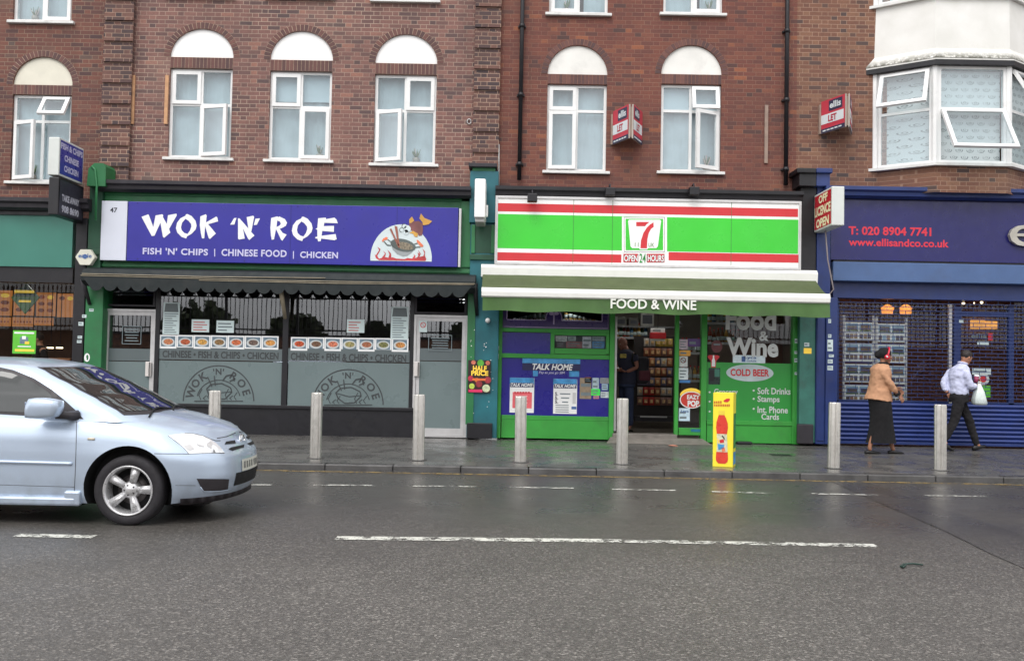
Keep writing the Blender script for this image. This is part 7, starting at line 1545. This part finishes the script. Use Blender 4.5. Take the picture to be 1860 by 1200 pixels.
bmesh.ops.remove_doubles(bmc, verts=bmc.verts[:], dist=.0006); bmesh.ops.dissolve_degenerate(bmc, dist=.0002, edges=bmc.edges[:]); bmesh.ops.recalc_face_normals(bmc, faces=bmc.faces[:])
bme = bpy.data.meshes.new('cb'); bmc.to_mesh(bme); bmc.free()
WR, WZ, AR = .308, .305, .385
bo = bpy.data.objects.new('cb', bme); _sc2.collection.objects.link(bo); cuts = []
for wx in (0, -2.6):
    for sd_ in (-1, 1):
        b = bmesh.new(); bmesh.ops.create_cone(b, cap_ends=True, segments=48, radius1=AR, radius2=AR, depth=.34, matrix=Matrix.Translation((wx, sd_ * .82, WZ + .01)) @ Matrix.Rotation(R(90), 4, 'X')); m_ = bpy.data.meshes.new('cut'); b.to_mesh(m_); b.free()
        co_ = bpy.data.objects.new('cut', m_); _sc2.collection.objects.link(co_); cuts.append(co_); md = bo.modifiers.new('b', 'BOOLEAN'); md.object = co_; md.operation = 'DIFFERENCE'; md.solver = 'EXACT'
bme2 = eval_mesh(bo); bpy.data.objects.remove(bo)
for c_ in cuts: bpy.data.objects.remove(c_)
mb = MB()
for p in bme2.polygons:
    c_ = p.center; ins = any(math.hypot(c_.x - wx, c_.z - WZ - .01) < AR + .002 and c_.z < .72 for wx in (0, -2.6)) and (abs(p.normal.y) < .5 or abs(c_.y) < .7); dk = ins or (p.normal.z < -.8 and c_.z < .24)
    mb.f.append(tuple(p.vertices)); mb.m.append(mb.mi(DARK if dk else PAINT)); mb.s.append(True)
mb.v = [tuple(v.co) for v in bme2.vertices]
body = mb.build('body', car, local=True, sharp=R(38))
bvh = BVHTree.FromPolygons([v.co for v in bme2.vertices], [tuple(p.vertices) for p in bme2.polygons])
# cabin
CF = [(.90, .14), (.985, .00), (1.08, -.19), (1.2, -.44), (1.32, -.70), (1.42, -.93)]
CW = [(.90, .79), (.95, .775), (1.1, .735), (1.25, .68), (1.36, .625), (1.42, .59)]
CR = [(.9, -3.22), (1.1, -3.08), (1.3, -2.84), (1.42, -2.7)]
def CO(z): return outline(CF, CW, CR, z, a=.36, n=2.7, ar=.25, nf=20, ns=30, nr=9)
ZL = [.90 + (1.375 - .90) * i / 14 for i in range(15)]; b = bmesh.new(); nr_ = []; fr_ = []
for z in ZL:
    o_ = CO(z); k = max(0, (z - 1.33) / .045); nr_.append([b.verts.new((x, -y * (1 - .02 * k * k), z)) for x, y in o_]); fr_.append([b.verts.new((x, y * (1 - .02 * k * k), z)) for x, y in o_])
NC = len(nr_[0])
for j in range(len(ZL) - 1):
    for i in range(NC - 1):
        b.faces.new((nr_[j][i], nr_[j + 1][i], nr_[j + 1][i + 1], nr_[j][i + 1])); b.faces.new((fr_[j][i], fr_[j][i + 1], fr_[j + 1][i + 1], fr_[j + 1][i]))
st_ = []
for i in range(NC):
    p, q = nr_[-1][i].co, fr_[-1][i].co; s_ = [nr_[-1][i]]; x = p.x
    top = interp([(-2.8, .02), (-2.4, .06), (-1.7, .085), (-1.2, .075), (-.95, .042), (-.75, .0)], x)
    for k in range(1, 14):
        u = k / 14; s_.append(b.verts.new((x - .0, p.y + (q.y - p.y) * u, p.z + top * (1 - abs(2 * u - 1) ** 2.6))))
    s_.append(fr_[-1][i]); st_.append(s_)
for i in range(NC - 1):
    for k in range(14): b.faces.new((st_[i][k], st_[i][k + 1], st_[i + 1][k + 1], st_[i + 1][k]))
bmesh.ops.remove_doubles(b, verts=b.verts[:], dist=.0006); bmesh.ops.recalc_face_normals(b, faces=b.faces[:]); cme = bpy.data.meshes.new('cab'); b.to_mesh(cme); b.free()
cb = MB(); cb.mesh(cme, PAINT); cb.build('cabin', car, local=True, sharp=R(50))
cbvh = BVHTree.FromPolygons([v.co for v in cme.vertices], [tuple(p.vertices) for p in cme.polygons])
ORG = Vector((0, 0, CAM_H)) - Vector((CX, CY, 0))
def hit(px, py, tree, off_):
    d = ray(px, py).normalized(); h = tree.ray_cast(ORG, d)
    if h[0] is None: h = tree.find_nearest(ORG + d * (9.0 / d.y) * .97)
    nn = h[1] if h[1].dot(d) < 0 else -h[1]
    return h[0] + nn * off_
def refine(pts, step):
    out_ = []
    for i in range(len(pts)):
        (x0, y0), (x1, y1) = pts[i], pts[(i + 1) % len(pts)]; n = max(1, int(math.hypot(x1 - x0, y1 - y0) / step))
        out_ += [(x0 + (x1 - x0) * k / n, y0 + (y1 - y0) * k / n) for k in range(n)]
    return out_
def patch(pts, tree, off_, step=6.0):
    """pixel outline -> patch lying on the car surface, in car coordinates"""
    bd = refine(pts, step); xs = [p[0] for p in bd]; ys = [p[1] for p in bd]; ins = []
    def inside(x, y):
        c = False; n = len(bd)
        for i in range(n):
            (x0, y0), (x1, y1) = bd[i], bd[i - 1]
            if (y0 > y) != (y1 > y) and x < (x1 - x0) * (y - y0) / (y1 - y0) + x0: c = not c
        return c
    y = min(ys) + step / 2
    while y < max(ys):
        x = min(xs) + step / 2
        while x < max(xs):
            if inside(x, y) and min(math.hypot(x - p[0], y - p[1]) for p in bd) > step * .45: ins.append((x, y))
            x += step
        y += step
    pts2 = bd + ins; r_ = geometry.delaunay_2d_cdt([Vector(p) for p in pts2], [(i, (i + 1) % len(bd)) for i in range(len(bd))], [tuple(range(len(bd)))], 1, 1e-4)
    return [tuple(hit(p.x, p.y, tree, off_)) for p in r_[0]], [tuple(f) for f in r_[2]]
def put(name, pts, tree, off_, m, mirror=True, step=6.0, parent=None, smooth=True):
    v, f = patch(pts, tree, off_, step); res = []
    for s in ((1, -1) if mirror else (1,)):
        q = MB(); q.add([(x, y * s, z) for x, y, z in v], f if s > 0 else [t[::-1] for t in f], m, smooth); res.append(q.build(name, parent or car, local=True))
    return res
def line(pts, tree, r_, m, mirror=True, off_=.0, name='panel_gap', step=8):
    out_ = []
    for i in range(len(pts) - 1):
        (x0, y0), (x1, y1) = pts[i], pts[i + 1]; n = max(1, int(math.hypot(x1 - x0, y1 - y0) / step)); out_ += [(x0 + (x1 - x0) * k / n, y0 + (y1 - y0) * k / n) for k in range(n)]
    out_.append(pts[-1]); p = [tuple(hit(x, y, tree, off_)) for x, y in out_]
    for s in ((1, -1) if mirror else (1,)): MB().tube([(a, b_ * s, c) for a, b_, c in p], r_, m, 6).build(name, car, local=True)
# windows
side = [(152, 761), (140, 747), (118, 727), (95, 708), (62, 687), (25, 672), (-20, 663), (-90, 660), (-180, 663), (-260, 672), (-330, 692), (-372, 722), (-396, 744), (-200, 748), (0, 752)]
sidei = [(104, 753), (101, 726), (88, 712), (58, 692), (22, 678), (-20, 670), (-90, 667), (-140, 668), (-142, 744), (0, 747), (70, 750)]
sidej = [(-156, 669), (-180, 670), (-256, 679), (-316, 697), (-352, 722), (-366, 739), (-156, 744)]
put('window_surround', side, cbvh, .003, TRIM, step=12); put('side_window', sidei, cbvh, .007, CGLASS, step=12); put('rear_side_window', sidej, cbvh, .007, CGLASS, step=12)
def screen(z0, z1, th, off_, m, name, rear=False):
    v = []; nz, nt_ = 12, 24
    for j in range(nz + 1):
        z = z0 + (z1 - z0) * j / nz
        for i in range(nt_ + 1):
            t = R(-th + 2 * th * i / nt_); xf, w_ = interp(CF, z), interp(CW, z); cs, sn = math.cos(t), math.sin(t)
            p = Vector((xf - .36 + .36 * cs ** (2 / 2.7), math.copysign(abs(sn) ** (2 / 2.7) * w_, sn), z))
            if rear: p.x = interp(CR, z) + .25 - .25 * cs ** (2 / 2.6)
            h = cbvh.find_nearest(p); nn = h[1]; nn = nn if nn.dot(Vector((-1 if rear else 1, 0, .6))) > 0 else -nn; v.append(tuple(h[0] + nn * off_))
    q = MB(); q.add(v, [(j * (nt_ + 1) + i, j * (nt_ + 1) + i + 1, (j + 1) * (nt_ + 1) + i + 1, (j + 1) * (nt_ + 1) + i) for j in range(nz) for i in range(nt_)], m, True); return q.build(name, car, local=True)
screen(.955, 1.372, 62, .003, TRIM, 'windscreen_seal'); screen(.985, 1.362, 58, .007, CGLASS, 'windscreen'); screen(1.02, 1.32, 60, .005, CGLASS, 'rear_window', True)
for (y0, y1) in ((-.55, .05), (.02, .5)):
    pts = []
    for k in range(7):
        u = k / 6; z = .975 + .035 * math.sin(u * 2.6); y = y0 + (y1 - y0) * u; p = Vector((.1 - (z - .96) * 2.0, y, z)); h = cbvh.find_nearest(p); pts.append(tuple(h[0] + Vector((.012, 0, .012))))
    MB().tube(pts, .009, DARK, 6).build('wiper', car, local=True)
# lamps, grille, bumper openings, plate
LENS = NT('headlamp_lens'); LENS.b.inputs['Base Color'].default_value = (.80, .82, .84, 1); LENS.b.inputs['Roughness'].default_value = .08; LENS.b.inputs['Metallic'].default_value = .25; LENS.b.inputs['Coat Weight'].default_value = 1; LENS = LENS.m
K3 = lambda q: [(280 + x / 6.665, 740 + y / 6.665) for x, y in q]
hl = put('headlight', K3([(170, 340), (240, 325), (370, 312), (480, 320), (590, 345), (680, 385), (745, 430), (800, 480), (850, 548), (780, 548), (660, 548), (420, 560), (370, 500), (290, 430)]), bvh, .004, LENS, step=3)
for h_, s in zip(hl, (1, -1)):
    for q, mm in ((K3([(360, 460), (440, 450), (485, 500), (430, 520), (390, 500)]), ALU), (K3([(510, 440), (560, 455), (610, 470), (600, 480), (540, 470)]), ALU), (K3([(630, 440), (680, 410), (700, 440), (690, 500), (640, 470)]), ALU), (K3([(640, 525), (740, 545), (700, 500), (730, 520), (700, 535)]), TRIM)):
        v, f = patch(q, bvh, .007, 2.5); MB().add([(x, y * s, z) for x, y, z in v], f, mm, True).build('reflector', h_, local=True)
line(K3([(370, 308), (480, 316), (590, 340), (680, 380), (745, 400), (800, 400)]), bvh, .004, DARK)
line(K3([(170, 340), (290, 430), (370, 500), (420, 560)]), bvh, .0025, TRIM)
line(K3([(760, 372), (880, 348), (985, 305)]), bvh, .004, TRIM); line(K3([(0, 556), (420, 560), (660, 548), (850, 552)]), bvh, .003, TRIM)
line(K3([(140, 938), (500, 942)]), bvh, .002, TRIM)
for q in ([(850, 446), (868, 412), (975, 396), (985, 432)], [(895, 505), (925, 484), (1090, 446), (1082, 482), (945, 522)]): put('grille_slot', K3(q), bvh, .005, DARK, step=2.5)
put('fog_recess', K3([(512, 858), (905, 864), (890, 985), (800, 1000), (600, 1006), (560, 950)]), bvh, .004, TRIM, step=4)
line(K3([(560, 960), (600, 1012), (700, 1018), (820, 1008), (940, 990)]), bvh, .006, PAINT, name='bumper_crease')
v = []; nv = 10                                      # number plate and intake follow the nose around the centre line
def nose(y, z, o_):
    h = bvh.ray_cast(Vector((2.0, y, z)), Vector((-1, 0, 0))); return tuple(h[0] + Vector((o_, 0, 0)))
def nosepatch(name, y0, y1, z0, z1, o_, m, par=None, th=0):
    q = MB(); n = 12; v = []
    for j in range(3):
        for i in range(n + 1): v.append(nose(y0 + (y1 - y0) * i / n, z0 + (z1 - z0) * j / 2, o_))
    q.add(v, [(j * (n + 1) + i, j * (n + 1) + i + 1, (j + 1) * (n + 1) + i + 1, (j + 1) * (n + 1) + i) for j in range(2) for i in range(n)], m, False); return q.build(name, par or car, local=True)
nosepatch('lower_intake', -.36, .36, .30, .42, .004, DARK)
po = nosepatch('number_plate', -.255, .255, .425, .535, .008, mat('plate_pale', C3(206, 206, 196), .4, var=.06))
for k, y in enumerate((-.2, -.135, -.07, -.0, .085, .145, .205)): nosepatch('plate_mark', y - .018, y + .018, .45, .512, .0105, mat('plate_grey', C3(120, 120, 118), .5, var=.4, scale=70), po)
em = MB(); p = nose(0, .70, .006); em.tube([(p[0] - .01 * math.sin(t), .075 * math.cos(t), p[2] + .045 * math.sin(t)) for t in [2 * math.pi * i / 24 for i in range(25)]], .009, CHROME, 8); em.tube([(p[0] + .002, .03 * math.cos(t), p[2] + .042 * math.sin(t)) for t in [2 * math.pi * i / 18 for i in range(19)]], .006, CHROME, 6); em.build('emblem', car, local=True)
lp = MB(); n = 30; v = []                            # black splitter under the bumper
for s in (0, 1, 2):
    for i in range(2 * n + 1):
        k = abs(i - n); o_ = outline(FRONT, WID, REAR, .24); ii = round(k * max(q_ for q_ in range(20) if o_[q_][0] > .40) / n); x, y = o_[ii]; y = y if i > n else -y
        v.append((x - [.0, .0, .06][s], y * [1.0, .995, .95][s], [.235, .19, .17][s]))
lp.add(v, [(s * (2 * n + 1) + i, s * (2 * n + 1) + i + 1, (s + 1) * (2 * n + 1) + i + 1, (s + 1) * (2 * n + 1) + i) for s in (0, 1) for i in range(2 * n)], TRIM, True); lp.build('splitter', car, local=True)
# doors, trim strip, sills, mirror
line([(139, 757), (138.5, 800), (137, 850), (135, 893)], bvh, .003, TRIM); line([(135, 884), (0, 880), (-200, 876)], bvh, .002, TRIM)
line([(-148, 750), (-150, 830), (-152, 880)], bvh, .003, TRIM)
line([(131, 841.5), (60, 839.5), (0, 838), (-130, 836)], bvh, .015, PAINT, off_=.004, name='rubbing_strip'); line([(-165, 835), (-300, 833)], bvh, .015, PAINT, off_=.004, name='rubbing_strip')
for s in (-1, 1):
    q = MB(); q.box(-2.2, -.44, s * .80, s * .872, .165, .245, PAINT, .022); q.box(-.55, -.405, s * .80, s * .868, .165, .30, PAINT, .02); q.build('side_skirt', car, local=True)
    q = MB(); b = bmesh.new(); bmesh.ops.create_cube(b, size=1); bmesh.ops.subdivide_edges(b, edges=b.edges[:], cuts=4, use_grid_fill=True)
    for p in b.verts:
        d = p.co.normalized() * .5; p.co = p.co.lerp(d, .55); p.co = (p.co.x * .31 + .03 * p.co.z, p.co.y * .19, p.co.z * .185 * (1 - .25 * p.co.x))
    q.bm(b, PAINT, True, Matrix.Translation((-.70, s * .95, 1.02))); mo = q.build('wing_mirror', car, local=True)
    q = MB(); q.tube([(-.62, s * .90, .965), (-.56, s * .84, .955), (-.50, s * .76, .95)], [.04, .035, .05], TRIM, 8); q.build('mirror_arm', mo, local=True)
    q = MB(); q.box(-.838, -.834, s * .95 - .075, s * .95 + .075, .96, 1.075, CHROME); q.build('mirror_glass', mo, local=True)
line([(160, 796.5), (172, 797)], bvh, .012, mat('indicator_lens', C3(200, 190, 170), .2), off_=.002, name='side_indicator', step=4)
mb = MB(); mb.box(-3.0, .6, -.6, .6, .15, .4, DARK); mb.box(-2.2, -.45, -.78, .78, .155, .186, DARK); mb.build('underbody_light_block', car, local=True)  # plain dark boxes added to block light beneath the car
for s in (-1, 1):
    q = MB(); v = []
    for j in range(7):
        for i in range(6):
            h_ = bvh.ray_cast(Vector((-4.5, s * (.50 + .055 * i), .70 + .04 * j)), Vector((1, 0, 0))); v.append(tuple((h_[0] if h_[0] else Vector((-3.28, s * .6, .8))) + Vector((-.012, 0, 0))))
    q.add(v, [(j * 6 + i, j * 6 + i + 1, (j + 1) * 6 + i + 1, (j + 1) * 6 + i) for j in range(6) for i in range(5)], mat('tail_lamp', C3(170, 30, 34), .2), True); q.build('tail_light', car, local=True)
# wheels
for wx in (0, -2.6):
    for s in (-1, 1):
        wl = thing('wheel', None, None); wl.parent = car; wl.location = (wx, s * .745, WZ)
        Mw = Matrix.Rotation(R(90) * (1 if s < 0 else -1), 4, 'X')         # local +z points outwards
        q = MB(); prof = [(.205, -.09), (.25, -.097), (.285, -.095), (WR - .006, -.08), (WR, -.06), (WR, .055), (WR - .006, .078), (.287, .093), (.255, .098), (.235, .092), (.208, .082)]
        q.lathe(prof, RUBBER, 56, Mw, cap=False); q.build('tyre', wl, local=True)
        q = MB(); q.lathe([(.208, .075), (.222, .092), (.214, .097), (.203, .088), (.196, .06), (.188, -.02), (.186, -.09)], ALLOY, 56, Mw, cap=False)
        q.lathe([(0, .062), (.03, .064), (.036, .056), (.062, .05), (.075, .034), (.08, -.02)], ALLOY, 32, Mw, cap=False)
        for k in range(5):
            a = R(74 + 72 * k); M2 = Mw @ Matrix.Rotation(a, 4, 'Z'); b = bmesh.new(); bmesh.ops.create_cube(b, size=1)
            for p in b.verts: o_ = p.co.x > 0; p.co = (.205 if o_ else .045, p.co.y * (.084 if o_ else .05), (.078 if o_ else .05) + (0 if p.co.z > 0 else -.05))
            bmesh.ops.bevel(b, geom=b.edges[:], offset=.012, segments=3, affect='EDGES'); q.bm(b, ALLOY, True, M2)
            q.lathe([(.0075, .0), (.0075, .058), (0, .06)], TRIM, 8, Mw @ Matrix.Rotation(a + R(36), 4, 'Z') @ Matrix.Translation((.045, 0, 0)))
        q.build('rim', wl, local=True)
        q = MB(); q.lathe([(.0, -.03), (.186, -.03), (.186, -.06)], DARK, 40, Mw, cap=False); q.lathe([(.06, -.02), (.13, -.02), (.13, -.03)], mat('brake_disc', C3(88, 84, 84), .45, .6), 40, Mw, cap=False); q.build('brake', wl, local=True)
bpy.data.scenes.remove(_sc2)
